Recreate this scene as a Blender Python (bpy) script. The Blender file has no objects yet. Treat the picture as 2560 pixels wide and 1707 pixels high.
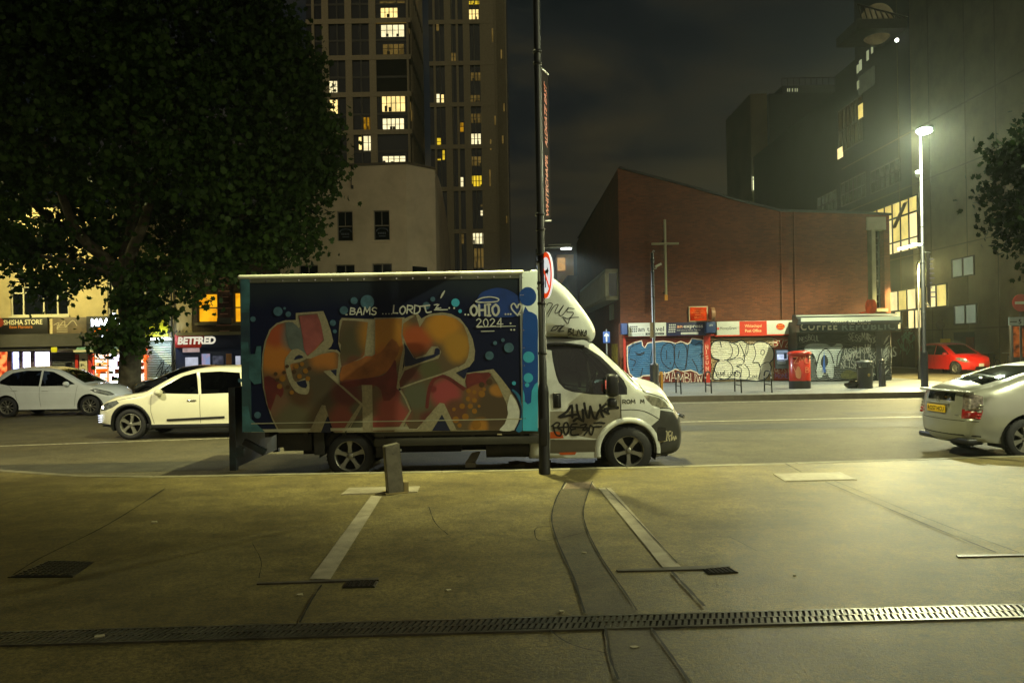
import bpy, bmesh, math, random
import numpy as np
from mathutils import Vector, Matrix
from mathutils.geometry import delaunay_2d_cdt
random.seed(7); np.random.seed(7)
S = bpy.context.scene
COL = S.collection
PI = math.pi

# ---------------------------------------------------------------- camera
F = 1991.0; ROLL = 0.0175; EYE = 1.77
cam_d = bpy.data.cameras.new('camera'); cam = bpy.data.objects.new('camera', cam_d); COL.objects.link(cam)
cam.location = (0, 0, EYE); cam.rotation_euler = (PI/2, ROLL, 0)
cam_d.sensor_width = 36.0; cam_d.lens = F/2560*36; cam_d.shift_y = 17.5/2560
cam_d.clip_start = 0.05; cam_d.clip_end = 2000
S.camera = cam
S.view_settings.view_transform = 'Standard'; S.view_settings.look = 'None'
S.view_settings.exposure = 0.0; S.view_settings.gamma = 1.0
S.cycles.use_denoising = True
S.cycles.max_bounces = 6; S.cycles.diffuse_bounces = 3; S.cycles.glossy_bounces = 3
S.cycles.transparent_max_bounces = 12; S.cycles.transmission_bounces = 4
S.cycles.sample_clamp_indirect = 3.0; S.cycles.caustics_reflective = False; S.cycles.caustics_refractive = False

# ---------------------------------------------------------------- night sky
wd = bpy.data.worlds.new('World'); S.world = wd; wd.use_nodes = True
nt = wd.node_tree; N = nt.nodes; L = nt.links
bg = N['Background']
tc = N.new('ShaderNodeTexCoord'); mp = N.new('ShaderNodeMapping'); mp.inputs['Scale'].default_value = (1.2, 1.2, 4.2)
mp.inputs['Location'].default_value = (0.3, 0.9, 0.35)
L.new(tc.outputs['Generated'], mp.inputs['Vector'])
nz = N.new('ShaderNodeTexNoise'); nz.inputs['Scale'].default_value = 2.1; nz.inputs['Detail'].default_value = 7; nz.inputs['Roughness'].default_value = .58
nz.inputs['Distortion'].default_value = .35
L.new(mp.outputs['Vector'], nz.inputs['Vector'])
cr = N.new('ShaderNodeValToRGB'); L.new(nz.outputs['Fac'], cr.inputs['Fac'])
e = cr.color_ramp.elements
e[0].position = .38; e[0].color = (.0035, .0065, .011, 1)
e[1].position = .68; e[1].color = (.046, .038, .021, 1)
x = cr.color_ramp.elements.new(.5); x.color = (.012, .0145, .0165, 1)
L.new(cr.outputs['Color'], bg.inputs['Color']); bg.inputs['Strength'].default_value = .62

# ---------------------------------------------------------------- lamps' light (each one is parented to its lamp further down)
LAMPS = {   # x, y, z of the light source, watts, colour, cone degrees, blend, the point it is aimed at
    'near':  ((0.05, 11.3, 10.4), 11500, (1.0, .98, .46), 106, .95, (0, 16.5, 0)),
    'led':   ((15.1, 28.6, 9.25), 13500, (.97, 1.0, .60), 160, .4, (14, 25.6, 0)),
    'left':  ((-24.5, 30.0, 10.2), 12000, (1.0, .90, .36), 172, .15, (-24.5, 30, 0)),
    'mid':   ((1.75, 30.5, 5.35), 2600, (.85, .97, 1.0), 160, .3, (1.7, 30, 0)),
    'side':  ((17, 32, 9), 7000, (1.0, .84, .34), 165, .3, (19, 32, 0)),
    'near_right': ((10.5, 6.5, 8.6), 6800, (.98, 1.0, .58), 104, 1.0, (3, 13.5, 0)),
    'near_left': ((-13.0, 8.6, 9.3), 7600, (1.0, .93, .58), 80, .9, (-9.5, 17.6, 0.5)),
}
# the glow of the city: one very dim, very soft warm light from over the camera's shoulder
sun_d = bpy.data.lights.new('city_glow', 'SUN'); sun_d.energy = .34; sun_d.angle = math.radians(60); sun_d.color = (1.0, .86, .6)
sun = bpy.data.objects.new('city_glow', sun_d); COL.objects.link(sun); sun.rotation_euler = (math.radians(78), 0, math.radians(14))

# ---------------------------------------------------------------- small helpers
def s2l(c):
    if isinstance(c, str):
        c = [int(c[i:i+2], 16)/255 for i in (0, 2, 4)]
    return tuple(x/12.92 if x <= .04045 else ((x+.055)/1.055)**2.4 for x in c[:3])
cR, sR = math.cos(ROLL), math.sin(ROLL)
def W(px, py, Y):
    """photograph pixel at a known distance Y -> (X, Z)"""
    u = px-1280.0; v = 853.5-py
    return ((u*cR+v*sR)/F*Y, EYE+(-u*sR+v*cR+17.5)/F*Y)
def G(px, py, z=0.12):
    """photograph pixel on level ground of height z -> (X, Y)"""
    u = px-1280.0; v = 853.5-py
    Y = (EYE-z)*F/-(-u*sR+v*cR+17.5)
    return ((u*cR+v*sR)/F*Y, Y)
def smooth(pts, n=6, closed=False):
    P = [Vector(p) for p in pts]; out = []
    m = len(P)
    rng = range(m) if closed else range(m-1)
    for i in rng:
        p0 = P[(i-1) % m] if closed or i > 0 else P[i]*2-P[i+1]
        p1 = P[i]; p2 = P[(i+1) % m]
        p3 = P[(i+2) % m] if closed or i+2 < m else p2*2-p1
        for k in range(n):
            t = k/n
            out.append(tuple(.5*((2*p1)+(p2-p0)*t+(2*p0-5*p1+4*p2-p3)*t*t+(3*p1-p0-3*p2+p3)*t**3)))
    if not closed: out.append(tuple(P[-1]))
    return out
def inside(poly, x, z):
    c = False; n = len(poly); j = n-1
    for i in range(n):
        a = poly[i]; b = poly[j]
        if (a[1] > z) != (b[1] > z) and x < (b[0]-a[0])*(z-a[1])/(b[1]-a[1])+a[0]: c = not c
        j = i
    return c
def area2(p):
    return .5*sum(p[i][0]*p[(i+1) % len(p)][1]-p[(i+1) % len(p)][0]*p[i][1] for i in range(len(p)))

# ---------------------------------------------------------------- materials
MC = {}
def mat(name, col, rough=.6, metal=0., em=None, es=0., vary=.0, vscale=3., bump=0., bscale=40., spec=.5, coat=0., dirt=None, dscale=1.5, damt=.5):
    if name in MC: return MC[name]
    m = bpy.data.materials.new(name); m.use_nodes = True
    nt = m.node_tree; N = nt.nodes; L = nt.links; b = N['Principled BSDF']
    c = s2l(col) if isinstance(col, str) else col
    b.inputs['Base Color'].default_value = (*c, 1); b.inputs['Roughness'].default_value = rough
    b.inputs['Metallic'].default_value = metal; b.inputs['Specular IOR Level'].default_value = spec
    b.inputs['Coat Weight'].default_value = coat; b.inputs['Coat Roughness'].default_value = .06
    tc = N.new('ShaderNodeTexCoord')
    last = None
    if vary:
        nz = N.new('ShaderNodeTexNoise'); nz.inputs['Scale'].default_value = vscale; nz.inputs['Detail'].default_value = 6
        L.new(tc.outputs['Object'], nz.inputs['Vector'])
        mr = N.new('ShaderNodeMapRange'); mr.inputs['From Min'].default_value = .3; mr.inputs['From Max'].default_value = .7
        mr.inputs['To Min'].default_value = 1-vary; mr.inputs['To Max'].default_value = 1+vary
        L.new(nz.outputs['Fac'], mr.inputs['Value'])
        mx = N.new('ShaderNodeMix'); mx.data_type = 'RGBA'; mx.blend_type = 'MULTIPLY'; mx.inputs['Factor'].default_value = 1
        mx.inputs['A'].default_value = (*c, 1); L.new(mr.outputs['Result'], mx.inputs['B'])
        last = mx.outputs['Result']
    if dirt:
        nz = N.new('ShaderNodeTexNoise'); nz.inputs['Scale'].default_value = dscale; nz.inputs['Detail'].default_value = 8; nz.inputs['Roughness'].default_value = .65
        L.new(tc.outputs['Object'], nz.inputs['Vector'])
        mr = N.new('ShaderNodeMapRange'); mr.inputs['From Min'].default_value = .45; mr.inputs['From Max'].default_value = .7
        mr.inputs['To Min'].default_value = 0; mr.inputs['To Max'].default_value = damt
        L.new(nz.outputs['Fac'], mr.inputs['Value'])
        mx = N.new('ShaderNodeMix'); mx.data_type = 'RGBA'; L.new(mr.outputs['Result'], mx.inputs['Factor'])
        if last: L.new(last, mx.inputs['A'])
        else: mx.inputs['A'].default_value = (*c, 1)
        mx.inputs['B'].default_value = (*(s2l(dirt) if isinstance(dirt, str) else dirt), 1)
        last = mx.outputs['Result']
    if last: L.new(last, b.inputs['Base Color'])
    if bump:
        nz = N.new('ShaderNodeTexNoise'); nz.inputs['Scale'].default_value = bscale; nz.inputs['Detail'].default_value = 4
        L.new(tc.outputs['Object'], nz.inputs['Vector'])
        bp = N.new('ShaderNodeBump'); bp.inputs['Strength'].default_value = bump; bp.inputs['Distance'].default_value = .02
        L.new(nz.outputs['Fac'], bp.inputs['Height']); L.new(bp.outputs['Normal'], b.inputs['Normal'])
    if em is not None:
        b.inputs['Emission Color'].default_value = (*(s2l(em) if isinstance(em, str) else em), 1); b.inputs['Emission Strength'].default_value = es
    MC[name] = m; return m
def glass(name, tint=(.25, .3, .28), refl=.12):
    if name in MC: return MC[name]
    m = bpy.data.materials.new(name); m.use_nodes = True
    nt = m.node_tree; N = nt.nodes; L = nt.links; N.remove(N['Principled BSDF'])
    t = N.new('ShaderNodeBsdfTransparent'); t.inputs['Color'].default_value = (*tint, 1)
    fr = N.new('ShaderNodeLayerWeight'); pw = N.new('ShaderNodeMath'); pw.operation = 'POWER'; pw.inputs[1].default_value = 4; L.new(fr.outputs['Facing'], pw.inputs[0])
    g = N.new('ShaderNodeBsdfGlossy'); g.inputs['Roughness'].default_value = .03; g.inputs['Color'].default_value = (.9, .95, .95, 1)
    ad = N.new('ShaderNodeMath'); ad.operation = 'ADD'; ad.inputs[1].default_value = refl+.03; L.new(pw.outputs[0], ad.inputs[0])
    mx = N.new('ShaderNodeMixShader'); L.new(ad.outputs[0], mx.inputs[0]); L.new(t.outputs[0], mx.inputs[1]); L.new(g.outputs[0], mx.inputs[2])
    L.new(mx.outputs[0], N['Material Output'].inputs['Surface'])
    MC[name] = m; return m
def brickmat(name, c1, c2, mortar, scale=1., rough=.85, lo=.75):
    if name in MC: return MC[name]
    m = bpy.data.materials.new(name); m.use_nodes = True
    nt = m.node_tree; N = nt.nodes; L = nt.links; b = N['Principled BSDF']; b.inputs['Roughness'].default_value = rough
    tc = N.new('ShaderNodeTexCoord'); sp = N.new('ShaderNodeSeparateXYZ'); L.new(tc.outputs['Object'], sp.inputs[0])
    ad = N.new('ShaderNodeMath'); ad.operation = 'ADD'; L.new(sp.outputs[0], ad.inputs[0]); L.new(sp.outputs[1], ad.inputs[1])
    cb = N.new('ShaderNodeCombineXYZ'); L.new(ad.outputs[0], cb.inputs[0]); L.new(sp.outputs[2], cb.inputs[1])
    bt = N.new('ShaderNodeTexBrick'); L.new(cb.outputs[0], bt.inputs['Vector'])
    bt.inputs['Color1'].default_value = (*s2l(c1), 1); bt.inputs['Color2'].default_value = (*s2l(c2), 1); bt.inputs['Mortar'].default_value = (*s2l(mortar), 1)
    bt.inputs['Scale'].default_value = 1; bt.inputs['Brick Width'].default_value = .225*scale; bt.inputs['Row Height'].default_value = .075*scale
    bt.inputs['Mortar Size'].default_value = .006*scale; bt.inputs['Mortar Smooth'].default_value = .3
    nz = N.new('ShaderNodeTexNoise'); nz.inputs['Scale'].default_value = .7; nz.inputs['Detail'].default_value = 8; L.new(tc.outputs['Object'], nz.inputs['Vector'])
    mr = N.new('ShaderNodeMapRange'); mr.inputs['From Min'].default_value = .3; mr.inputs['From Max'].default_value = .7; mr.inputs['To Min'].default_value = lo; mr.inputs['To Max'].default_value = 1.2
    L.new(nz.outputs['Fac'], mr.inputs['Value'])
    mx = N.new('ShaderNodeMix'); mx.data_type = 'RGBA'; mx.blend_type = 'MULTIPLY'; mx.inputs['Factor'].default_value = 1
    L.new(bt.outputs['Color'], mx.inputs['A']); L.new(mr.outputs['Result'], mx.inputs['B']); L.new(mx.outputs['Result'], b.inputs['Base Color'])
    bp = N.new('ShaderNodeBump'); bp.inputs['Strength'].default_value = .5; bp.inputs['Distance'].default_value = .01; bp.invert = True
    L.new(bt.outputs['Fac'], bp.inputs['Height']); L.new(bp.outputs['Normal'], b.inputs['Normal'])
    MC[name] = m; return m
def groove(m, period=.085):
    """paint on a roller shutter: the slats show through it as ridges with shade and grime painted into the grooves"""
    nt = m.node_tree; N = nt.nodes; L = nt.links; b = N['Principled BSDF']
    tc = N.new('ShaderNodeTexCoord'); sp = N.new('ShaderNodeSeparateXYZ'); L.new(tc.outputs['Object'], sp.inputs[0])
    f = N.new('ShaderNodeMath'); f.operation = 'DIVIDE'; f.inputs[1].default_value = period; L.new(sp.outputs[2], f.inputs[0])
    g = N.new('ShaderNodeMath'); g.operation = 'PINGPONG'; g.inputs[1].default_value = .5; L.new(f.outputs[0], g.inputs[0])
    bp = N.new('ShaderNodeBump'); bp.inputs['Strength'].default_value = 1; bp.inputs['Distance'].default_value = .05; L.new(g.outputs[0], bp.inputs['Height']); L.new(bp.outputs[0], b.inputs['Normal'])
    mr = N.new('ShaderNodeMapRange'); mr.inputs[1].default_value = .0; mr.inputs[2].default_value = .16; mr.inputs[3].default_value = .35; mr.inputs[4].default_value = 1; L.new(g.outputs[0], mr.inputs[0])  # grooves darkened in the colour: shade between the slats plus some grime
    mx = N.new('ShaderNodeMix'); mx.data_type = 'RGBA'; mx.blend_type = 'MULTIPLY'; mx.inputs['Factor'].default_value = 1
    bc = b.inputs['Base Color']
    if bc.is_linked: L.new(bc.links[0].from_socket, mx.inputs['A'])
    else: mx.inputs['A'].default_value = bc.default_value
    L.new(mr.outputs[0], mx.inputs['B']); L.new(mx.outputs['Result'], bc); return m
def emis(name, col, strength, vary=0., vscale=2., second=None, rows=None):
    """a surface that gives off light (lit window, lamp, lit sign), mottled by what stands inside"""
    if name in MC: return MC[name]
    m = bpy.data.materials.new(name); m.use_nodes = True
    nt = m.node_tree; N = nt.nodes; L = nt.links; N.remove(N['Principled BSDF'])
    e = N.new('ShaderNodeEmission'); c = s2l(col) if isinstance(col, str) else col
    e.inputs['Color'].default_value = (*c, 1); e.inputs['Strength'].default_value = strength
    L.new(e.outputs[0], N['Material Output'].inputs['Surface'])
    if vary or second:
        tc = N.new('ShaderNodeTexCoord'); mp = N.new('ShaderNodeMapping'); L.new(tc.outputs['Object'], mp.inputs['Vector'])
        mp.inputs['Scale'].default_value = rows if rows else (1, 1, 1)
        nz = N.new('ShaderNodeTexNoise'); nz.inputs['Scale'].default_value = vscale; nz.inputs['Detail'].default_value = 3; L.new(mp.outputs[0], nz.inputs['Vector'])
        cr = N.new('ShaderNodeValToRGB'); L.new(nz.outputs['Fac'], cr.inputs['Fac'])
        el = cr.color_ramp.elements; el[0].position = .38; el[1].position = .6
        s = (s2l(second) if isinstance(second, str) else second) if second else tuple(v*(1-vary) for v in c)
        el[0].color = (*s, 1); el[1].color = (*c, 1)
        L.new(cr.outputs['Color'], e.inputs['Color'])
    MC[name] = m; return m

# ---------------------------------------------------------------- objects
ORG = {}
def thing(name, label, cat, loc=(0, 0, 0), group=None):
    o = bpy.data.objects.new(name, None); COL.objects.link(o); o.location = loc; o.empty_display_size = .2
    o['label'] = label; o['category'] = cat
    if group: o['group'] = group
    ORG[o.name] = Vector(loc); return o
def tag(o, label, cat, group=None):
    o['label'] = label; o['category'] = cat
    if group: o['group'] = group
    return o
def struct(o, kind='structure'):
    o['kind'] = kind; return o
def copy_tree(o, parent=None):
    c = o.copy(); COL.objects.link(c)
    if parent is not None: c.parent = parent
    for ch in [q for q in o.children]: copy_tree(ch, c)
    return c

class MB:
    def __init__(s): s.v = []; s.f = []; s.m = []; s.sm = []
    def add(s, vs, fs, mi=0, sm=False):
        b = len(s.v); s.v += [tuple(v) for v in vs]
        for f in fs: s.f.append(tuple(i+b for i in f)); s.m.append(mi); s.sm.append(sm)
        return s
    def box(s, x0, x1, y0, y1, z0, z1, mi=0, bev=0.):
        if bev:
            bm = bmesh.new(); bmesh.ops.create_cube(bm, size=1)
            for v in bm.verts: v.co = Vector(((x0+x1)/2+v.co.x*(x1-x0), (y0+y1)/2+v.co.y*(y1-y0), (z0+z1)/2+v.co.z*(z1-z0)))
            bmesh.ops.bevel(bm, geom=bm.edges[:], offset=bev, segments=3, affect='EDGES', profile=.5)
            return s.bm(bm, mi, True)
        vs = [(x, y, z) for x in (x0, x1) for y in (y0, y1) for z in (z0, z1)]
        return s.add(vs, [(0, 1, 3, 2), (4, 6, 7, 5), (0, 4, 5, 1), (2, 3, 7, 6), (0, 2, 6, 4), (1, 5, 7, 3)], mi)
    def bm(s, bm, mi=0, sm=False, M=None):
        vs = [(M @ v.co) if M else v.co.copy() for v in bm.verts]; bm.verts.index_update()
        s.add(vs, [tuple(v.index for v in f.verts) for f in bm.faces], mi, sm); bm.free(); return s
    def obox(s, c, size, rz=0., mi=0, bev=0., M=None):
        bm = bmesh.new(); bmesh.ops.create_cube(bm, size=1)
        for v in bm.verts: v.co = Vector((v.co.x*size[0], v.co.y*size[1], v.co.z*size[2]))
        if bev: bmesh.ops.bevel(bm, geom=bm.edges[:], offset=bev, segments=3, affect='EDGES', profile=.5)
        MM = Matrix.Translation(c) @ (M if M is not None else Matrix.Rotation(rz, 4, 'Z'))
        return s.bm(bm, mi, bool(bev), MM)
    def cyl(s, p, q, r0, r1=None, n=16, mi=0, caps=True, sm=True):
        r1 = r0 if r1 is None else r1; p = Vector(p); q = Vector(q); d = (q-p).normalized()
        a = d.orthogonal().normalized(); b = d.cross(a); vs = []
        for c, r in ((p, r0), (q, r1)):
            for k in range(n):
                t = 2*PI*k/n; vs.append(c+a*math.cos(t)*r+b*math.sin(t)*r)
        s.add(vs, [(k, (k+1) % n, n+(k+1) % n, n+k) for k in range(n)], mi, sm)
        if caps: s.add(vs, [tuple(range(n))[::-1], tuple(range(n, 2*n))], mi)
        return s
    def tube(s, pts, r, n=8, mi=0, r1=None):
        P = [Vector(p) for p in pts]; m = len(P); vs = []; up = Vector((0.13, .21, .97))
        for i, p in enumerate(P):
            d = (P[min(i+1, m-1)]-P[max(i-1, 0)]).normalized(); a = d.cross(up)
            if a.length < .05: a = d.cross(Vector((1, 0, 0)))
            a.normalize(); b = d.cross(a)
            rr = (r[i] if isinstance(r, (list, tuple)) else (r if r1 is None else r+(r1-r)*i/(m-1)))
            for k in range(n):
                t = 2*PI*k/n; vs.append(p+a*math.cos(t)*rr+b*math.sin(t)*rr)
        fs = [(i*n+k, i*n+(k+1) % n, (i+1)*n+(k+1) % n, (i+1)*n+k) for i in range(m-1) for k in range(n)]
        s.add(vs, fs, mi, True); s.add(vs, [tuple(range(n))[::-1], tuple(range((m-1)*n, m*n))], mi); return s
    def lathe(s, prof, c=(0, 0, 0), axis='Z', n=32, mi=0, sm=True):
        vs = []; fs = []; m = len(prof)
        for k in range(n):
            t = 2*PI*k/n
            for r, h in prof:
                a, b = r*math.cos(t), r*math.sin(t)
                vs.append((c[0]+a, c[1]+b, c[2]+h) if axis == 'Z' else ((c[0]+a, c[1]+h, c[2]+b) if axis == 'Y' else (c[0]+h, c[1]+a, c[2]+b)))
        for k in range(n):
            for i in range(m-1): fs.append((k*m+i, ((k+1) % n)*m+i, ((k+1) % n)*m+i+1, k*m+i+1))
        return s.add(vs, fs, mi, sm)
    def ell(s, c, r, mi=0, seg=16, M=None):
        bm = bmesh.new(); bmesh.ops.create_uvsphere(bm, u_segments=seg, v_segments=seg//2+2, radius=1)
        MM = Matrix.Translation(c) @ (M if M is not None else Matrix.Identity(4)) @ Matrix.Diagonal((*r, 1))
        return s.bm(bm, mi, True, MM)
    def prism(s, poly, y0, y1, mi=0, f=None, back=True):
        """poly in (x, z), extruded along y from y0 (front, towards the camera) to y1"""
        v, fc = fill2d([poly]); n = len(v)
        s.add([(a, y0, b) for a, b in v], [t if True else t for t in fc], mi)
        if back: s.add([(a, y1, b) for a, b in v], [t[::-1] for t in fc], mi)
        m = len(poly)
        s.add([(a, y0, b) for a, b in poly]+[(a, y1, b) for a, b in poly], [(i, (i+1) % m, m+(i+1) % m, m+i) for i in range(m)], mi)
        return s
    def slab(s, poly, z0, z1, mi=0):
        v, fc = fill2d([poly]); m = len(poly)
        s.add([(a, b, z1) for a, b in v], fc, mi)
        s.add([(a, b, z0) for a, b in poly]+[(a, b, z1) for a, b in poly], [(i, (i+1) % m, m+(i+1) % m, m+i) for i in range(m)], mi)
        return s
    def pieces(s):
        n = len(s.v); P = list(range(n))
        def find(a):
            while P[a] != a: P[a] = P[P[a]]; a = P[a]
            return a
        for f in s.f:
            r = find(f[0])
            for i in f[1:]:
                q = find(i)
                if q != r: P[q] = r
        root = [find(i) for i in range(n)]; ids = {}; used = sorted({root[f[0]] for f in s.f})
        if not 1 < len(used) <= 500: return None
        for k, r in enumerate(used): ids[r] = k
        V = np.array([tuple(v) for v in s.v], dtype=float); isl = np.array([ids.get(r, 0) for r in root]); k = len(used)
        lo = np.full((k, 3), 1e9); hi = -lo; np.minimum.at(lo, isl, V); np.maximum.at(hi, isl, V); size = (hi-lo).max(1)
        gap = np.maximum(0, np.maximum(lo[:, None]-hi[None], lo[None]-hi[:, None])); near = np.sqrt((gap**2).sum(2)) <= np.maximum(.02, .5*np.maximum(size[:, None], size[None]))
        comp = list(range(k))
        for a in range(k):
            if comp[a] != a: continue
            st = [a]
            while st:
                q = st.pop()
                for b in np.nonzero(near[q])[0]:
                    if b > a and comp[b] == b: comp[b] = a; st.append(b)
        gs = sorted(set(comp))
        if not 1 < len(gs) <= 60: return None
        return [comp[isl[f[0]]] for f in s.f], gs
    def build(s, name, mats, parent=None, origin=None, fix=False):
        if parent is not None and not fix and s.f:
            pc = s.pieces()
            if pc:
                fc, gs = pc; first = None
                for g in gs:
                    q = MB(); idx = {}
                    for f, mi, sm, c in zip(s.f, s.m, s.sm, fc):
                        if c != g: continue
                        nf = []
                        for i in f:
                            if i not in idx: idx[i] = len(q.v); q.v.append(s.v[i])
                            nf.append(idx[i])
                        q.f.append(tuple(nf)); q.m.append(mi); q.sm.append(sm)
                    o = q._build(name, mats, parent); first = first or o
                return first
        return s._build(name, mats, parent, origin, fix)
    def _build(s, name, mats, parent=None, origin=None, fix=False):
        me = bpy.data.meshes.new(name)
        if parent is not None: org = ORG.get(parent.name, Vector((0, 0, 0)))
        elif origin is not None: org = Vector(origin)
        else: org = Vector((0, 0, 0))
        me.from_pydata([(v[0]-org.x, v[1]-org.y, v[2]-org.z) for v in s.v], [], s.f)
        if not isinstance(mats, (list, tuple)): mats = [mats]
        for m in mats: me.materials.append(m)
        me.polygons.foreach_set('material_index', s.m); me.polygons.foreach_set('use_smooth', s.sm)
        if fix:
            bm = bmesh.new(); bm.from_mesh(me); bmesh.ops.remove_doubles(bm, verts=bm.verts, dist=1e-4)
            bmesh.ops.recalc_face_normals(bm, faces=bm.faces); bm.to_mesh(me); bm.free()
        me.update()
        o = bpy.data.objects.new(name, me); COL.objects.link(o)
        if parent is not None: o.parent = parent; ORG[o.name] = org.copy()
        else: o.location = org; ORG[o.name] = org.copy()
        return o
def fill2d(polys, grid=None):
    """constrained triangulation of the first polygon, the others being holes"""
    vs = []; es = []
    for p in polys:
        b = len(vs); vs += [Vector((q[0], q[1])) for q in p]; es += [(b+i, b+(i+1) % len(p)) for i in range(len(p))]
    if grid:
        xs = [p[0] for p in polys[0]]; zs = [p[1] for p in polys[0]]
        a = min(xs)+grid*.5
        while a < max(xs):
            b = min(zs)+grid*.5
            while b < max(zs):
                if inside(polys[0], a, b): vs.append(Vector((a, b)))
                b += grid
            a += grid
    r = delaunay_2d_cdt(vs, es, [], 0, 1e-6)
    v = [(p.x, p.y) for p in r[0]]; out = []
    for f in r[2]:
        cx = sum(v[i][0] for i in f)/3; cz = sum(v[i][1] for i in f)/3
        if inside(polys[0], cx, cz) and not any(inside(h, cx, cz) for h in polys[1:]): out.append(tuple(f))
    return v, out
def decal(mb, poly, y, mi=0, holes=(), f=None, grid=None, flip=False):
    """flat paint or lettering: poly in (x, z) laid on the plane y, or on the surface f(x, z)"""
    v, fc = fill2d([poly]+list(holes), grid)
    mb.add([(a, (f(a, b) if f else 0)+y, b) for a, b in v], [t[::-1] if flip else t for t in fc], mi, f is not None)
def stroke2d(pts, w, n=4, taper=False):
    P = smooth(pts, n) if n > 1 and len(pts) > 2 else [tuple(p) for p in pts]
    m = len(P); L_ = []; R_ = []
    for i in range(m):
        a = P[max(i-1, 0)]; b = P[min(i+1, m-1)]; dx, dz = b[0]-a[0], b[1]-a[1]; l = math.hypot(dx, dz) or 1
        ww = w*.5*(1 if not taper else .35+.65*math.sin(PI*min(1, (i+.6)/m)))
        nx, nz = -dz/l*ww, dx/l*ww
        L_.append((P[i][0]+nx, P[i][1]+nz)); R_.append((P[i][0]-nx, P[i][1]-nz))
    return L_, R_
def stroke(mb, pts, w, y, mi=0, n=4, f=None, taper=False, dy=-.0006, axis='y'):
    if w <= 0: return
    A, B = stroke2d(pts, w, n, taper); m = len(A); vs = []
    for i in range(m):
        for p in (A[i], B[i]):
            vs.append((p[0], (f(*p) if f else 0)+y+dy*i/m, p[1]))
    mb.add(vs, [(2*i, 2*i+1, 2*i+3, 2*i+2) for i in range(m-1)], mi)
    for c, i, sgn in ((A[0], 0, 1), (A[-1], m-1, -1)):        # round ends
        p = ((A[i][0]+B[i][0])/2, (A[i][1]+B[i][1])/2); r = math.hypot(A[i][0]-B[i][0], A[i][1]-B[i][1])/2
        t0 = math.atan2(A[i][1]-p[1], A[i][0]-p[0]); vv = []
        for k in range(6):
            t = t0+sgn*PI*k/5; q = (p[0]+r*math.cos(t), p[1]+r*math.sin(t)); vv.append((q[0], (f(*q) if f else 0)+y+dy*i/m, q[1]))
        mb.add(vv, [tuple(range(6))], mi)
def disc(mb, cx, cz, r, y, mi=0, f=None, n=20, rz=None, wob=0.):
    vs = []
    for k in range(n):
        t = 2*PI*k/n; q = 1+wob*math.sin(3*t+cx*9); a = cx+r*q*math.cos(t); b = cz+(rz or r)*q*math.sin(t); vs.append((a, (f(a, b) if f else 0)+y, b))
    mb.add(vs, [tuple(range(n))], mi)

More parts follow.
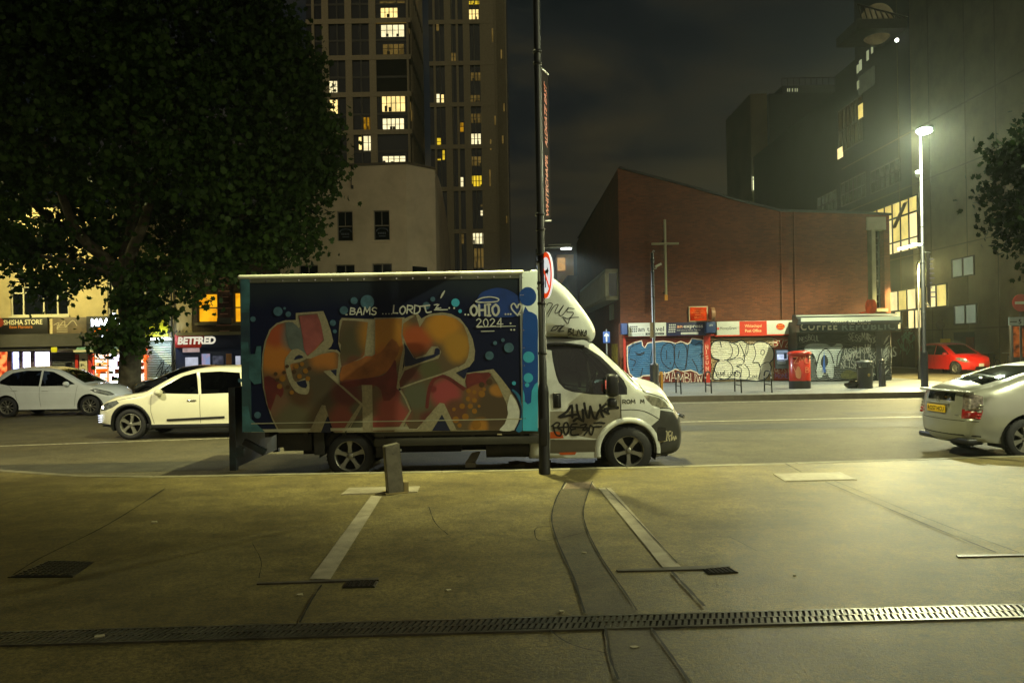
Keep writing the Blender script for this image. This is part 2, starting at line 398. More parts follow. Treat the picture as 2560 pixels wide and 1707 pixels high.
# hand-drawn capitals as strokes on a unit-high grid
SF = {
 'A': (.7, [[(0, 0), (.35, 1), (.7, 0)], [(.12, .35), (.6, .38)]]), 'B': (.6, [[(0, 0), (0, 1)], [(0, 1), (.5, .85), (.45, .6), (0, .52)], [(0, .52), (.6, .4), (.5, .05), (0, 0)]]),
 'C': (.6, [[(.6, .85), (.3, 1), (0, .6), (.05, .2), (.35, 0), (.6, .15)]]), 'D': (.6, [[(0, 0), (0, 1)], [(0, 1), (.55, .8), (.6, .3), (.3, .02), (0, 0)]]),
 'E': (.55, [[(.55, 1), (0, .95), (0, 0), (.55, .03)], [(0, .5), (.45, .52)]]), 'F': (.5, [[(.55, 1), (0, .95), (0, 0)], [(0, .5), (.45, .52)]]),
 'G': (.65, [[(.6, .85), (.3, 1), (0, .6), (.1, .1), (.4, 0), (.62, .2), (.6, .45)], [(.35, .45), (.7, .45)]]), 'H': (.6, [[(0, 0), (0, 1)], [(.6, 0), (.6, 1)], [(0, .5), (.6, .52)]]),
 'I': (.3, [[(.15, 0), (.15, 1)], [(0, 1), (.3, 1)], [(0, 0), (.3, 0)]]), 'K': (.6, [[(0, 0), (0, 1)], [(.55, 1), (.03, .45)], [(.2, .6), (.6, 0)]]),
 'L': (.5, [[(0, 1), (0, .02)], [(0, .02), (.5, 0)]]), 'M': (.8, [[(0, 0), (.08, 1)], [(.08, 1), (.4, .3)], [(.4, .3), (.72, 1)], [(.72, 1), (.8, 0)]]),
 'N': (.6, [[(0, 0), (0, 1)], [(0, 1), (.6, 0)], [(.6, 0), (.6, 1)]]), 'O': (.65, [[(.33, 1), (.02, .7), (.05, .25), (.33, 0), (.62, .3), (.6, .75), (.33, 1)]]),
 'P': (.55, [[(0, 0), (0, 1)], [(0, 1), (.55, .85), (.5, .5), (0, .45)]]), 'R': (.6, [[(0, 0), (0, 1)], [(0, 1), (.55, .85), (.5, .5), (0, .45)], [(.2, .45), (.6, 0)]]),
 'S': (.6, [[(.58, .88), (.3, 1), (.03, .8), (.15, .55), (.5, .42), (.55, .12), (.28, 0), (0, .12)]]), 'T': (.65, [[(0, 1), (.65, 1)], [(.33, 1), (.33, 0)]]),
 'U': (.6, [[(0, 1), (.02, .25), (.3, 0), (.58, .25), (.6, 1)]]), 'V': (.6, [[(0, 1), (.3, 0)], [(.3, 0), (.6, 1)]]), 'W': (.85, [[(0, 1), (.2, 0)], [(.2, 0), (.42, .7)], [(.42, .7), (.65, 0)], [(.65, 0), (.85, 1)]]),
 'X': (.6, [[(0, 1), (.6, 0)], [(.6, 1), (0, 0)]]), 'Y': (.6, [[(0, 1), (.3, .5)], [(.6, 1), (.25, 0)]]), 'Z': (.6, [[(0, 1), (.6, 1)], [(.6, 1), (0, 0)], [(0, 0), (.65, 0)]]),
 '0': (.5, [[(.25, 1), (.02, .7), (.05, .25), (.25, 0), (.48, .3), (.46, .75), (.25, 1)]]), '2': (.55, [[(.02, .8), (.25, 1), (.5, .75), (.3, .4), (0, 0)], [(0, 0), (.6, .03)]]),
 '4': (.55, [[(.4, 0), (.42, 1)], [(.42, 1), (0, .35)], [(0, .35), (.65, .35)]]), '.': (.15, [[(.05, 0), (.08, .03)]]), ' ': (.3, []),
 '1': (.3, [[(.15, 0), (.15, 1)]]), '3': (.5, [[(.02, .9), (.3, 1), (.45, .75), (.15, .52)], [(.15, .52), (.5, .3), (.3, 0), (0, .1)]]),
}
def scrawl(mb, txt, x, z, h, w, y, mi=0, slant=0., jit=0., f=None, rise=0., sx=1., gap=.22, dy=-.0006, seed=1):
    rnd = random.Random(seed*977+len(txt)); k = 0
    for ch in txt:
        adv, st = SF.get(ch, (.4, []))
        jz = rnd.uniform(-jit, jit)*h; sc = 1+rnd.uniform(-jit, jit)
        for s_ in st:
            pts = [(x+(a+slant*b)*h*sx+rnd.uniform(-jit, jit)*h*.12, z+jz+b*h*sc+rnd.uniform(-jit, jit)*h*.12) for a, b in s_]
            stroke(mb, pts, w, y-.0007*(k % 5), mi, f=f, dy=dy); k += 1
        x += (adv+gap)*h*sx; z += rise*h
    return x
TXT = {}
def text(mb, s, x, z, h, y, mi=0, bold=0., fitw=None, align='L', ext=0.003, shear=0., M=None, spacing=1.0):
    """block lettering from Blender's own font, laid on the plane y (or through matrix M: x right, y up, z out)"""
    c = bpy.data.curves.new('t', 'FONT'); c.body = s; c.size = 1.0; c.offset = bold; c.shear = shear; c.space_character = spacing; c.resolution_u = 3
    o = bpy.data.objects.new('t', c); COL.objects.link(o); bpy.context.view_layer.update()
    dg = bpy.context.evaluated_depsgraph_get(); me = o.evaluated_get(dg).to_mesh()
    vs = [v.co.copy() for v in me.vertices]; fs = [tuple(p.vertices) for p in me.polygons]
    o.evaluated_get(dg).to_mesh_clear(); bpy.data.objects.remove(o); bpy.data.curves.remove(c)
    if not vs: return
    x0 = min(v.x for v in vs); x1 = max(v.x for v in vs); sc = h/.70
    sxx = sc if fitw is None else fitw/(x1-x0); wd_ = (x1-x0)*sxx
    ox = x-(0 if align == 'L' else wd_/2 if align == 'C' else wd_)
    out = []
    for v in vs:
        a = ox+(v.x-x0)*sxx; b = z+v.y*sc
        out.append((M @ Vector((a, b, ext))) if M is not None else Vector((a, y-ext, b)))
    mb.add(out, fs, mi)
# ================================================================ GROUND
def asphalt(name, c0, c1, rough=.6, rv=.15, spec=.5, sc=1.0, stain=.6):
    if name in MC: return MC[name]
    m = bpy.data.materials.new(name); m.use_nodes = True
    nt = m.node_tree; N = nt.nodes; L = nt.links; b = N['Principled BSDF']; b.inputs['Specular IOR Level'].default_value = spec
    tc = N.new('ShaderNodeTexCoord')
    def noise(s, d=6, r=.6, st=(1, 1, 1), loc=(0, 0, 0)):
        mp = N.new('ShaderNodeMapping'); mp.inputs['Scale'].default_value = st; mp.inputs['Location'].default_value = loc
        L.new(tc.outputs['Object'], mp.inputs['Vector'])
        n = N.new('ShaderNodeTexNoise'); n.inputs['Scale'].default_value = s; n.inputs['Detail'].default_value = d; n.inputs['Roughness'].default_value = r
        L.new(mp.outputs[0], n.inputs['Vector']); return n.outputs['Fac']
    def rng(v, a, b_, c, d):
        r = N.new('ShaderNodeMapRange'); r.inputs[1].default_value = a; r.inputs[2].default_value = b_; r.inputs[3].default_value = c; r.inputs[4].default_value = d
        L.new(v, r.inputs[0]); return r.outputs[0]
    big = noise(.55*sc, 7, .62, (1, 1.6, 1)); mid = noise(2.6*sc, 12, .82, (1, 1.1, 1), (3, 1, 0)); fine = noise(45, 5, .85)
    mx = N.new('ShaderNodeMix'); mx.data_type = 'RGBA'; L.new(rng(big, .35, .65, 0, 1), mx.inputs['Factor'])
    mx.inputs['A'].default_value = (*s2l(c0), 1); mx.inputs['B'].default_value = (*s2l(c1), 1)
    m2 = N.new('ShaderNodeMix'); m2.data_type = 'RGBA'; m2.blend_type = 'MULTIPLY'; m2.inputs['Factor'].default_value = 1
    L.new(mx.outputs['Result'], m2.inputs['A']); L.new(rng(mid, .40, .58, 1-stain*.62, 1.14), m2.inputs['B'])
    m3 = N.new('ShaderNodeMix'); m3.data_type = 'RGBA'; m3.blend_type = 'MULTIPLY'; m3.inputs['Factor'].default_value = 1
    L.new(m2.outputs['Result'], m3.inputs['A']); L.new(rng(fine, .42, .58, .45, 1.55), m3.inputs['B'])
    sp = noise(9*sc, 4, .55, (1, 1, 1), (7, 3, 0))              # dark chewing-gum like spots
    m4 = N.new('ShaderNodeMix'); m4.data_type = 'RGBA'; m4.blend_type = 'MULTIPLY'; m4.inputs['Factor'].default_value = 1
    L.new(m3.outputs['Result'], m4.inputs['A']); L.new(rng(sp, .66, .72, 1, 1-stain*.6), m4.inputs['B'])
    vo = N.new('ShaderNodeTexVoronoi'); vo.inputs['Scale'].default_value = 2.6; L.new(tc.outputs['Object'], vo.inputs['Vector'])      # trodden gum
    sc_ = N.new('ShaderNodeSeparateColor'); L.new(vo.outputs['Color'], sc_.inputs[0]); th = N.new('ShaderNodeMath'); th.operation = 'MULTIPLY'; th.inputs[1].default_value = .075; L.new(sc_.outputs[0], th.inputs[0])
    lt = N.new('ShaderNodeMath'); lt.operation = 'LESS_THAN'; L.new(vo.outputs['Distance'], lt.inputs[0]); L.new(th.outputs[0], lt.inputs[1])
    m5 = N.new('ShaderNodeMix'); m5.data_type = 'RGBA'; m5.blend_type = 'MULTIPLY'; L.new(m4.outputs['Result'], m5.inputs['A']); m5.inputs['B'].default_value = (.5, .5, .5, 1); L.new(lt.outputs[0], m5.inputs['Factor'])
    L.new(m5.outputs['Result'], b.inputs['Base Color'])
    L.new(rng(fine, .3, .7, rough-rv, rough+rv), b.inputs['Roughness'])
    bp = N.new('ShaderNodeBump'); bp.inputs['Strength'].default_value = .6; bp.inputs['Distance'].default_value = .01
    L.new(fine, bp.inputs['Height']); bp2 = N.new('ShaderNodeBump'); bp2.inputs['Strength'].default_value = .02; bp2.inputs['Distance'].default_value = .03
    L.new(mid, bp2.inputs['Height']); L.new(bp.outputs[0], bp2.inputs['Normal']); L.new(bp2.outputs[0], b.inputs['Normal'])
    MC[name] = m; return m
M_pave = asphalt('pavement_asphalt', '5c522e', '756a3e', .56, .13, .55)
M_road = asphalt('road_asphalt', '4a4636', '59533e', .72, .1, .28, .7, .35)
M_far = asphalt('far_paving', '5f6266', '70736f', .5, .1, .5, 1., .3)
M_kerb = mat('kerb_granite', '6f6a54', .65, vary=.35, vscale=4, bump=.3, bscale=60)
M_strip = mat('stone_strip', '9a927c', .6, vary=.22, vscale=5, bump=.2, bscale=90, dirt='4a4538', dscale=3, damt=.5)
M_patch = asphalt('trench_asphalt', '453e28', '564d33', .6, .1, .45, 2., .4)
M_crack = mat('joint_tar', '16140f', .8)
M_iron = mat('cast_iron', '4a4a45', .34, metal=.8, vary=.2, vscale=8)
M_paint = mat('road_paint', 'c2bd9f', .55, vary=.2, vscale=9, dirt='4a4947', dscale=14, damt=.9)
M_black = mat('black_paint', '141416', .38, vary=.2, vscale=6)
M_dark = mat('dark_void', '050506', .9)

mb = MB(); mb.box(-199, 199, -59, 299, -.9, -.12); struct(mb.build('ground', asphalt('ground_asphalt', '3a3a38', '454440', .8, .05, .3)))
mb = MB(); mb.slab([(-70, 9.6), (70, 9.6), (70, 27.5), (-70, 27.5)], -.11, -.06); struct(mb.build('road', M_road))
kerbline = [(-60, 11.95), (-9.5, 11.9), (-7.6, 11.75), (-6.0, 11.05), (-4.9, 10.86), (0, 10.86), (2.3, 10.95), (5.5, 11.2), (8, 11.4), (60, 12.6)]
kl = kerbline
mb = MB(); mb.slab([(-60, -30), (60, -30)]+[(a, b-.15) for a, b in kl[::-1]], -.15, .12); struct(mb.build('near_pavement', M_pave))
mb = MB()
for i in range(len(kl)-1):
    (a, b), (c, d) = kl[i], kl[i+1]; n = max(1, int(round((c-a)/.9)))
    for k in range(n):
        p = (a+(c-a)*k/n+.004, b+(d-b)*k/n); q = (a+(c-a)*(k+1)/n-.004, b+(d-b)*(k+1)/n); hh = .123+random.uniform(-.002, .002)
        mb.slab([(p[0], p[1]-.149), (q[0], q[1]-.149), q, p], -.15, hh)
struct(mb.build('near_kerb', M_kerb))
# far pavement; its kerb is straight and set a little further back on the west side of the side street
fk = [(-70, 27.4), (-6, 27.1), (1.5, 26.6), (4.5, 25.95), (70, 25.95)]
mb = MB(); mb.slab([(a, b+.15) for a, b in fk]+[(70, 130), (-70, 130)], -.15, .12); struct(mb.build('far_pavement', M_far))
mb = MB()
for i in range(len(fk)-1):
    (a, b), (c, d) = fk[i], fk[i+1]; n = max(1, int(round((c-a)/.9)))
    for k in range(n):
        mb.slab([(a+(c-a)*k/n+.004, b+(d-b)*k/n), (a+(c-a)*(k+1)/n-.004, b+(d-b)*(k+1)/n), (a+(c-a)*(k+1)/n-.004, b+(d-b)*(k+1)/n+.149), (a+(c-a)*k/n+.004, b+(d-b)*k/n+.149)], -.15, .123)
struct(mb.build('far_kerb', mat('far_kerb_stone', '5c5650', .7, vary=.2)))
mb = MB(); mb.slab([(17.4, 30.5), (24.6, 30.5), (24.2, 120), (17.4, 120)], .1, .126)
mb.slab([(-3.4, 32), (4.3, 32), (4.3, 120), (-3.4, 120)], .1, .126); struct(mb.build('side_street', M_road))

# lane markings: thin sheets over the asphalt
mb = MB()
def mark(p, q, w, z=-.056):
    d = Vector((q[0]-p[0], q[1]-p[1])); n = Vector((-d.y, d.x)).normalized()*w/2
    mb.add([(p[0]+n.x, p[1]+n.y, z), (p[0]-n.x, p[1]-n.y, z), (q[0]-n.x, q[1]-n.y, z), (q[0]+n.x, q[1]+n.y, z)], [(0, 1, 2, 3)])
a = G(-200, 1122, -.06); b = G(600, 1094, -.06); mark(a, b, .11)
a = G(1640, 1056, -.06); b = G(2330, 1041, -.06); mark(a, b, .12)
a = G(1600, 1010, -.06); b = G(2300, 996, -.06); mark(a, b, .09)
struct(mb.build('road_markings', M_paint))

for k, (x0, y0, x1, y1) in enumerate(((-9, 12.4, -4.6, 13.6), (3.2, 17.0, 9.5, 18.3), (-2.5, 21.5, 3.8, 22.6), (8.5, 20.2, 14.0, 21.0))):
    mb = MB(); mb.add([(x0, y0, -.056), (x1, y0+.1, -.056), (x1-.1, y1, -.056), (x0+.05, y1-.08, -.056)], [(0, 1, 2, 3)]); struct(mb.build('road_patch', asphalt('patch_dark', '353429', '3f3d32', .7, .1, .4)))
# ---- what is set into the near pavement
def gpoly(pts, z): return [G(px, py, z) for px, py in pts]
def L5(x, y): return (x/1.8375, 1100+y/1.8375)
def R5(x, y): return (1280+x/1.8375, 1100+y/1.8375)
def sheet(name, pts, dz, m, kind='structure'):
    mb = MB(); p = gpoly(pts, .12); v, f = fill2d([p]); mb.add([(a, b, .12+dz) for a, b in v], f)
    o = mb.build(name, m); struct(o, kind); return o
sheet('trench_patch', smooth([R5(245, 195), R5(205, 270), R5(183, 350), R5(195, 430), R5(240, 540), R5(285, 640), R5(340, 800), R5(430, 860), R5(460, 1000), R5(505, 1180)], 3)
      + smooth([R5(880, 1180), R5(760, 1020), R5(660, 880), R5(575, 790), R5(510, 690), R5(440, 590), R5(385, 500), R5(340, 400), R5(328, 330), R5(345, 260), R5(370, 192)], 3), .004, M_patch)
sheet('stone_strip', [L5(1706, 257), L5(1755, 260), L5(1518, 642), L5(1424, 640)], .008, M_strip)
sheet('stone_strip', [R5(398, 222), R5(455, 222), R5(778, 586), R5(692, 586)], .008, M_strip)
mb = MB()
def crack(pts, w, z=.133, sm=True):
    P = [G(*p) for p in pts]; P = smooth(P, 4) if sm else P
    A, B = stroke2d(P, w, 1)
    vs = []
    for i in range(len(A)):
        j = 1+.5*math.sin(i*2.3)*math.sin(i*.77); c = ((A[i][0]+B[i][0])/2, (A[i][1]+B[i][1])/2)
        vs += [(c[0]+(A[i][0]-c[0])*j, c[1]+(A[i][1]-c[1])*j, z), (c[0]+(B[i][0]-c[0])*j, c[1]+(B[i][1]-c[1])*j, z)]
    mb.add(vs, [(2*i, 2*i+1, 2*i+3, 2*i+2) for i in range(len(A)-1)])
crack([L5(1478, 672), L5(1430, 745), L5(1378, 845)], .012)
crack([L5(760, 225), L5(500, 390), L5(200, 540), L5(60, 625)], .012)
crack([R5(735, 610), R5(810, 690), R5(885, 770)], .02)
crack([R5(640, 870), R5(720, 980), R5(790, 1080), R5(850, 1180)], .013)
crack([R5(430, 870), R5(450, 1000), R5(490, 1110)], .013)
crack([R5(245, 195), R5(205, 270), R5(183, 350), R5(195, 430), R5(240, 540), R5(285, 640), R5(335, 800)], .013)
crack([R5(370, 192), R5(345, 260), R5(328, 330), R5(340, 400), R5(385, 500), R5(440, 590), R5(510, 690), R5(575, 790)], .011)
crack([R5(330, 430), R5(140, 470), R5(105, 430), R5(120, 405), R5(180, 400)], .008)
crack([R5(175, 880), R5(240, 930), R5(330, 965), R5(430, 985)], .009)
crack([R5(650, 885), R5(740, 878), R5(820, 868)], .009)
crack([R5(1255, 110), R5(1330, 150)], .014); crack([R5(1440, 195), R5(1850, 370), R5(2225, 522)], .016); crack([R5(1480, 190), R5(1900, 362), R5(2330, 522)], .010)
crack([R5(430, 222), R5(470, 262), R5(640, 440), R5(760, 570)], .008)
crack([L5(0, 305), L5(120, 262), L5(235, 262)], .006); crack([L5(600, 120), L5(900, 150), L5(1270, 165)], .008); crack([R5(1000, 450), R5(1060, 480), R5(1125, 515)], .006)
crack([L5(1970, 310), L5(2000, 385), L5(2060, 440)], .006); crack([R5(1700, 120), R5(2100, 150), R5(2352, 185)], .009); crack([R5(-40, 880), R5(60, 874), R5(170, 872)], .01); crack([L5(1160, 480), L5(1200, 560), L5(1190, 640)], .004)
struct(mb.build('pavement_cracks', M_crack))
mb = MB()
def bar(pts, z0, z1):
    p = gpoly(pts, .12); mb.slab(p if area2(p) > 0 else p[::-1], z0, z1)
M_slot = mat('slot_steel', '57534a', .5, metal=.3, vary=.3, vscale=10)
bar([L5(1180, 659), L5(1180, 665), L5(1740, 647), L5(1740, 636)], .1, .131)
o = mb.build('slot_drain', M_slot); tag(o, 'short narrow slot drain crossing the foot of the stone strip below the bollard', 'drain', 'slot drains in the pavement')
mb = MB(); bar([R5(480, 600), R5(488, 607), R5(872, 598), R5(1000, 586), R5(998, 576)], .1, .131)
o = mb.build('slot_drain', M_slot); tag(o, 'short narrow slot drain at the foot of the stone strip beside the dark trench', 'drain', 'slot drains in the pavement')
mb = MB(); bar([R5(2040, 531), R5(2050, 541), R5(2420, 533), R5(2420, 527)], .1, .131)
o = mb.build('slot_drain', M_slot); tag(o, 'narrow slot drain at the lower end of the long double joint', 'drain', 'slot drains in the pavement')
def cover(pts, label, m, ribs=0, axis=0):
    p = gpoly(pts, .12); cx = sum(q[0] for q in p)/4; cy = sum(q[1] for q in p)/4
    t = thing('access_cover', label, 'access cover', (cx, cy, .12))
    mb = MB(); outer = p if area2(p) > 0 else p[::-1]
    mb.slab(outer, .1, .1285); mb.build('frame', M_iron if ribs else M_strip, t)
    inn = [(cx+(q[0]-cx)*.93, cy+(q[1]-cy)*.93) for q in outer]
    mb = MB(); mb.slab(inn, .11, .132)
    if ribs:
        a, b, c, d = [Vector((q[0], q[1], .132)) for q in inn]
        for i in range(ribs):
            for j in range(ribs):
                u = (i+.5)/ribs; v = (j+.5)/ribs; pt = a.lerp(b, u).lerp(d.lerp(c, u), v)
                mb.obox((pt.x, pt.y, .1335), ((b-a).length/ribs*.62, (d-a).length/ribs*.35, .006), .6 if (i+j) % 2 else -.6)
    mb.build('lid', m, t); return t
cover([L5(35, 632), L5(225, 556), L5(430, 560), L5(335, 630)], 'dark ribbed cast iron cover sunk in the asphalt', M_iron, 9)
cover([L5(1575, 680), L5(1590, 655), L5(1738, 650), L5(1722, 677)], 'small ribbed iron cover at the end of the slot drain below the bollard', M_iron, 6)
cover([R5(905, 618), R5(880, 597), R5(1005, 590), R5(1040, 610)], 'small ribbed iron cover at the end of the slot drain beside the trench', M_iron, 6)
cover([R5(1200, 156), R5(1508, 149), R5(1586, 183), R5(1256, 191)], 'large pale rectangular cover in the brightly lit asphalt', M_strip)
cover([L5(1565, 252), L5(1605, 221), L5(1930, 214), L5(1918, 240)], 'pale rectangular pad of stone under the leaning bollard', M_strip)
cover([R5(232, 228), R5(250, 199), R5(368, 193), R5(388, 224)], 'small brick coloured cover at the head of the dark trench', mat('cover_brown', '6a5a44', .8, vary=.4, vscale=30, bump=.5))

# the drainage channel with its grating
t = thing('drain_channel', 'long iron grating over a drainage channel across the pavement', 'drain', (0, 4.74, .12))
x0, x1 = -6.0, 6.4
def chy(x): return 4.745+.028*x
mb = MB(); M_grate = mat('grate_iron', '6c6a5e', .36, metal=.75, vary=.35, vscale=5, bump=.2, bscale=50)
for s_ in (-1, 1):
    n = 12
    for k in range(n):
        a = x0+(x1-x0)*k/n; b = x0+(x1-x0)*(k+1)/n-.004
        mb.slab([(a, chy(a)+s_*.108-.011), (b, chy(b)+s_*.108-.011), (b, chy(b)+s_*.108+.011), (a, chy(a)+s_*.108+.011)], .1, .131)
mb.build('frame', M_grate, t)
mb = MB(); mb.slab([(x0, chy(x0)-.1), (x1, chy(x1)-.1), (x1, chy(x1)+.1), (x0, chy(x0)+.1)], .12, .1215); mb.build('trough', M_dark, t)
n = 25
for k in range(n):
    a0 = x0+(x1-x0)*k/n; a1 = x0+(x1-x0)*(k+1)/n; mb = MB(); m_ = 13
    for i in range(m_):
        x = a0+(a1-a0)*(i+.5)/m_
        for s_ in (-1, 1):
            c = chy(x)+s_*.05
            mb.add([(x-.011-.012*s_*s_, c-.046, .1308), (x+.011-.012, c-.046, .1308), (x+.011+.012, c+.046, .1308), (x-.011+.012, c+.046, .1308),
                    (x-.011-.012, c-.046, .122), (x+.011-.012, c-.046, .122), (x+.011+.012, c+.046, .122), (x-.011+.012, c+.046, .122)],
                   [(0, 1, 2, 3), (0, 4, 5, 1), (3, 2, 6, 7), (0, 3, 7, 4), (1, 5, 6, 2)])
    mb.box(a0+.002, a1-.002, chy((a0+a1)/2)-.006, chy((a0+a1)/2)+.006, .122, .1312)
    mb.build('grating', M_grate, t)
# bits of litter on the asphalt
M_lit = mat('litter_paper', 'b0a888', .7)
litter = [(L5(2063, 690), .03), (L5(710, 378), .05), (L5(455, 908), .04), (R5(560, 955), .03), (R5(1300, 625), .012), (R5(227, 792), .02), (L5(1380, 712), .03), (R5(330, 520), .02), (L5(1255, 603), .02), (R5(1005, 455), .02), (R5(745, 547), .025), (R5(1875, 250), .035), (R5(2090, 385), .03), (L5(965, 540), .03)]
for i, (p, r) in enumerate(litter[:8]):
    a, b = G(*p); mb = MB(); q = [(a+r*math.cos(t_)*random.uniform(.5, 1.2), b+r*math.sin(t_)*random.uniform(.4, .9)) for t_ in (0, 1.1, 2.2, 3.3, 4.4, 5.5)]
    mb.slab(q, .121, .1285+.003*(i % 3)); o = mb.build('paper_scrap', M_lit, origin=(a, b, .12)); tag(o, 'tiny pale scrap of paper litter lying on the asphalt', 'litter', 'scraps of litter on the asphalt')
# ================================================================ VEHICLES
M_tyre = mat('tyre_rubber', '17171a', .75, bump=.4, bscale=60)
M_alloy = mat('alloy', '85847a', .38, metal=.6, vary=.15)
M_hub = mat('wheel_well', '09090a', .9)
M_trim = mat('black_trim', '15161a', .45, vary=.2)
M_glass = glass('car_glass', (.3, .36, .3), .03)
M_glass_d = glass('dark_glass', (.05, .06, .06), .04)
M_lampg = mat('lamp_glass', '8f9494', .12, metal=.6, coat=1, vary=.5, vscale=14)
M_red = mat('tail_red', '8e1418', .15, coat=1, vary=.4, vscale=25)
M_seat = mat('seat_cloth', '1b1c20', .9)
M_chrome = mat('chrome', 'c9c9c4', .15, metal=1)

def wheel(parent, x, y, z, r, rim, side, ns=5, wide=.2, star=True, rot=.0, dark=None):
    """side = +1: the outer face looks along +y"""
    w = thing_part('wheel', parent)
    mb = MB(); h = wide/2
    mb.lathe([(rim*.98, -h), (r-.03, -h), (r-.008, -h+.02), (r, -h+.05), (r, h-.05), (r-.008, h-.02), (r-.03, h), (rim+.035, h+.006), (rim, h-.012), (rim*.98, h-.03)], (x, y, z), 'Y', 40)
    for k in range(36):
        t = 2*PI*k/36
        mb.obox((x+r*math.cos(t), y, z+r*math.sin(t)), (.02, wide*.78, .008), M=Matrix.Rotation(-t+PI/2, 4, 'Y'))
    mb.build('tyre', M_tyre, w)
    mb = MB(); o = y+side*(h-.02)
    mb.lathe([(rim*.99, side*-.1), (rim*.99, side*.012), (rim*.955, side*.016), (rim*.92, side*.002), (rim*.9, side*-.1)], (x, o, z), 'Y', 40)
    mb.lathe([(0.0001, side*.0), (rim*.2, side*.0), (rim*.24, side*-.02)], (x, o-side*.005, z), 'Y', 20)
    for k in range(ns):
        t = rot+2*PI*k/ns+PI/2
        c_, s_ = math.cos(t), math.sin(t)
        def P(rr, ww, d): return (x+c_*rr-s_*ww, o+side*d, z+s_*rr+c_*ww)
        if star:
            a, b = rim*.15, rim*.19
            vs = [P(rim*.12, -a*.8, -.008), P(rim*.12, a*.8, -.008), P(rim*.6, a*.72, .0), P(rim*.93, b, .004), P(rim*.93, -b, .004), P(rim*.6, -a*.72, .0)]
            vb = [P(rim*.12, -a*.8, -.05), P(rim*.12, a*.8, -.05), P(rim*.6, a*.8, -.05), P(rim*.93, b, -.05), P(rim*.93, -b, -.05), P(rim*.6, -a*.8, -.05)]
            mb.add(vs+vb, [tuple(range(6)), tuple(range(11, 5, -1))]+[(i, i+6, (i+1) % 6+6, (i+1) % 6) for i in range(6)])
        else:
            for sg in (-1, 1):
                vs = [P(rim*.15, sg*rim*.03, -.005), P(rim*.2, sg*rim*.1, -.005), P(rim*.93, sg*rim*.3, .004), P(rim*.93, sg*rim*.2, .004)]
                vb = [(v[0], v[1]-side*.04, v[2]) for v in vs]
                mb.add(vs+vb, [(0, 1, 2, 3), (7, 6, 5, 4)]+[(i, i+4, (i+1) % 4+4, (i+1) % 4) for i in range(4)])
    for k in range(5):
        t = rot+2*PI*(k+.5)/5+PI/2; mb.cyl((x+math.cos(t)*rim*.27, o-side*.02, z+math.sin(t)*rim*.27), (x+math.cos(t)*rim*.27, o+side*.004, z+math.sin(t)*rim*.27), .012, n=8, mi=1)
    mb.build('rim', [M_alloy, M_trim], w)
    mb = MB(); mb.lathe([(.0001, 0), (rim*.93, 0)], (x, y+side*(h-.11), z), 'Y', 24); mb.build('brake_disc', M_hub, w)
    return w
def thing_part(name, parent):
    o = bpy.data.objects.new(name, None); COL.objects.link(o); o.parent = parent; o.empty_display_size = .1
    ORG[o.name] = ORG.get(parent.name, Vector((0, 0, 0))).copy(); return o
# parts whose own children sit under an Empty keep the parent's origin

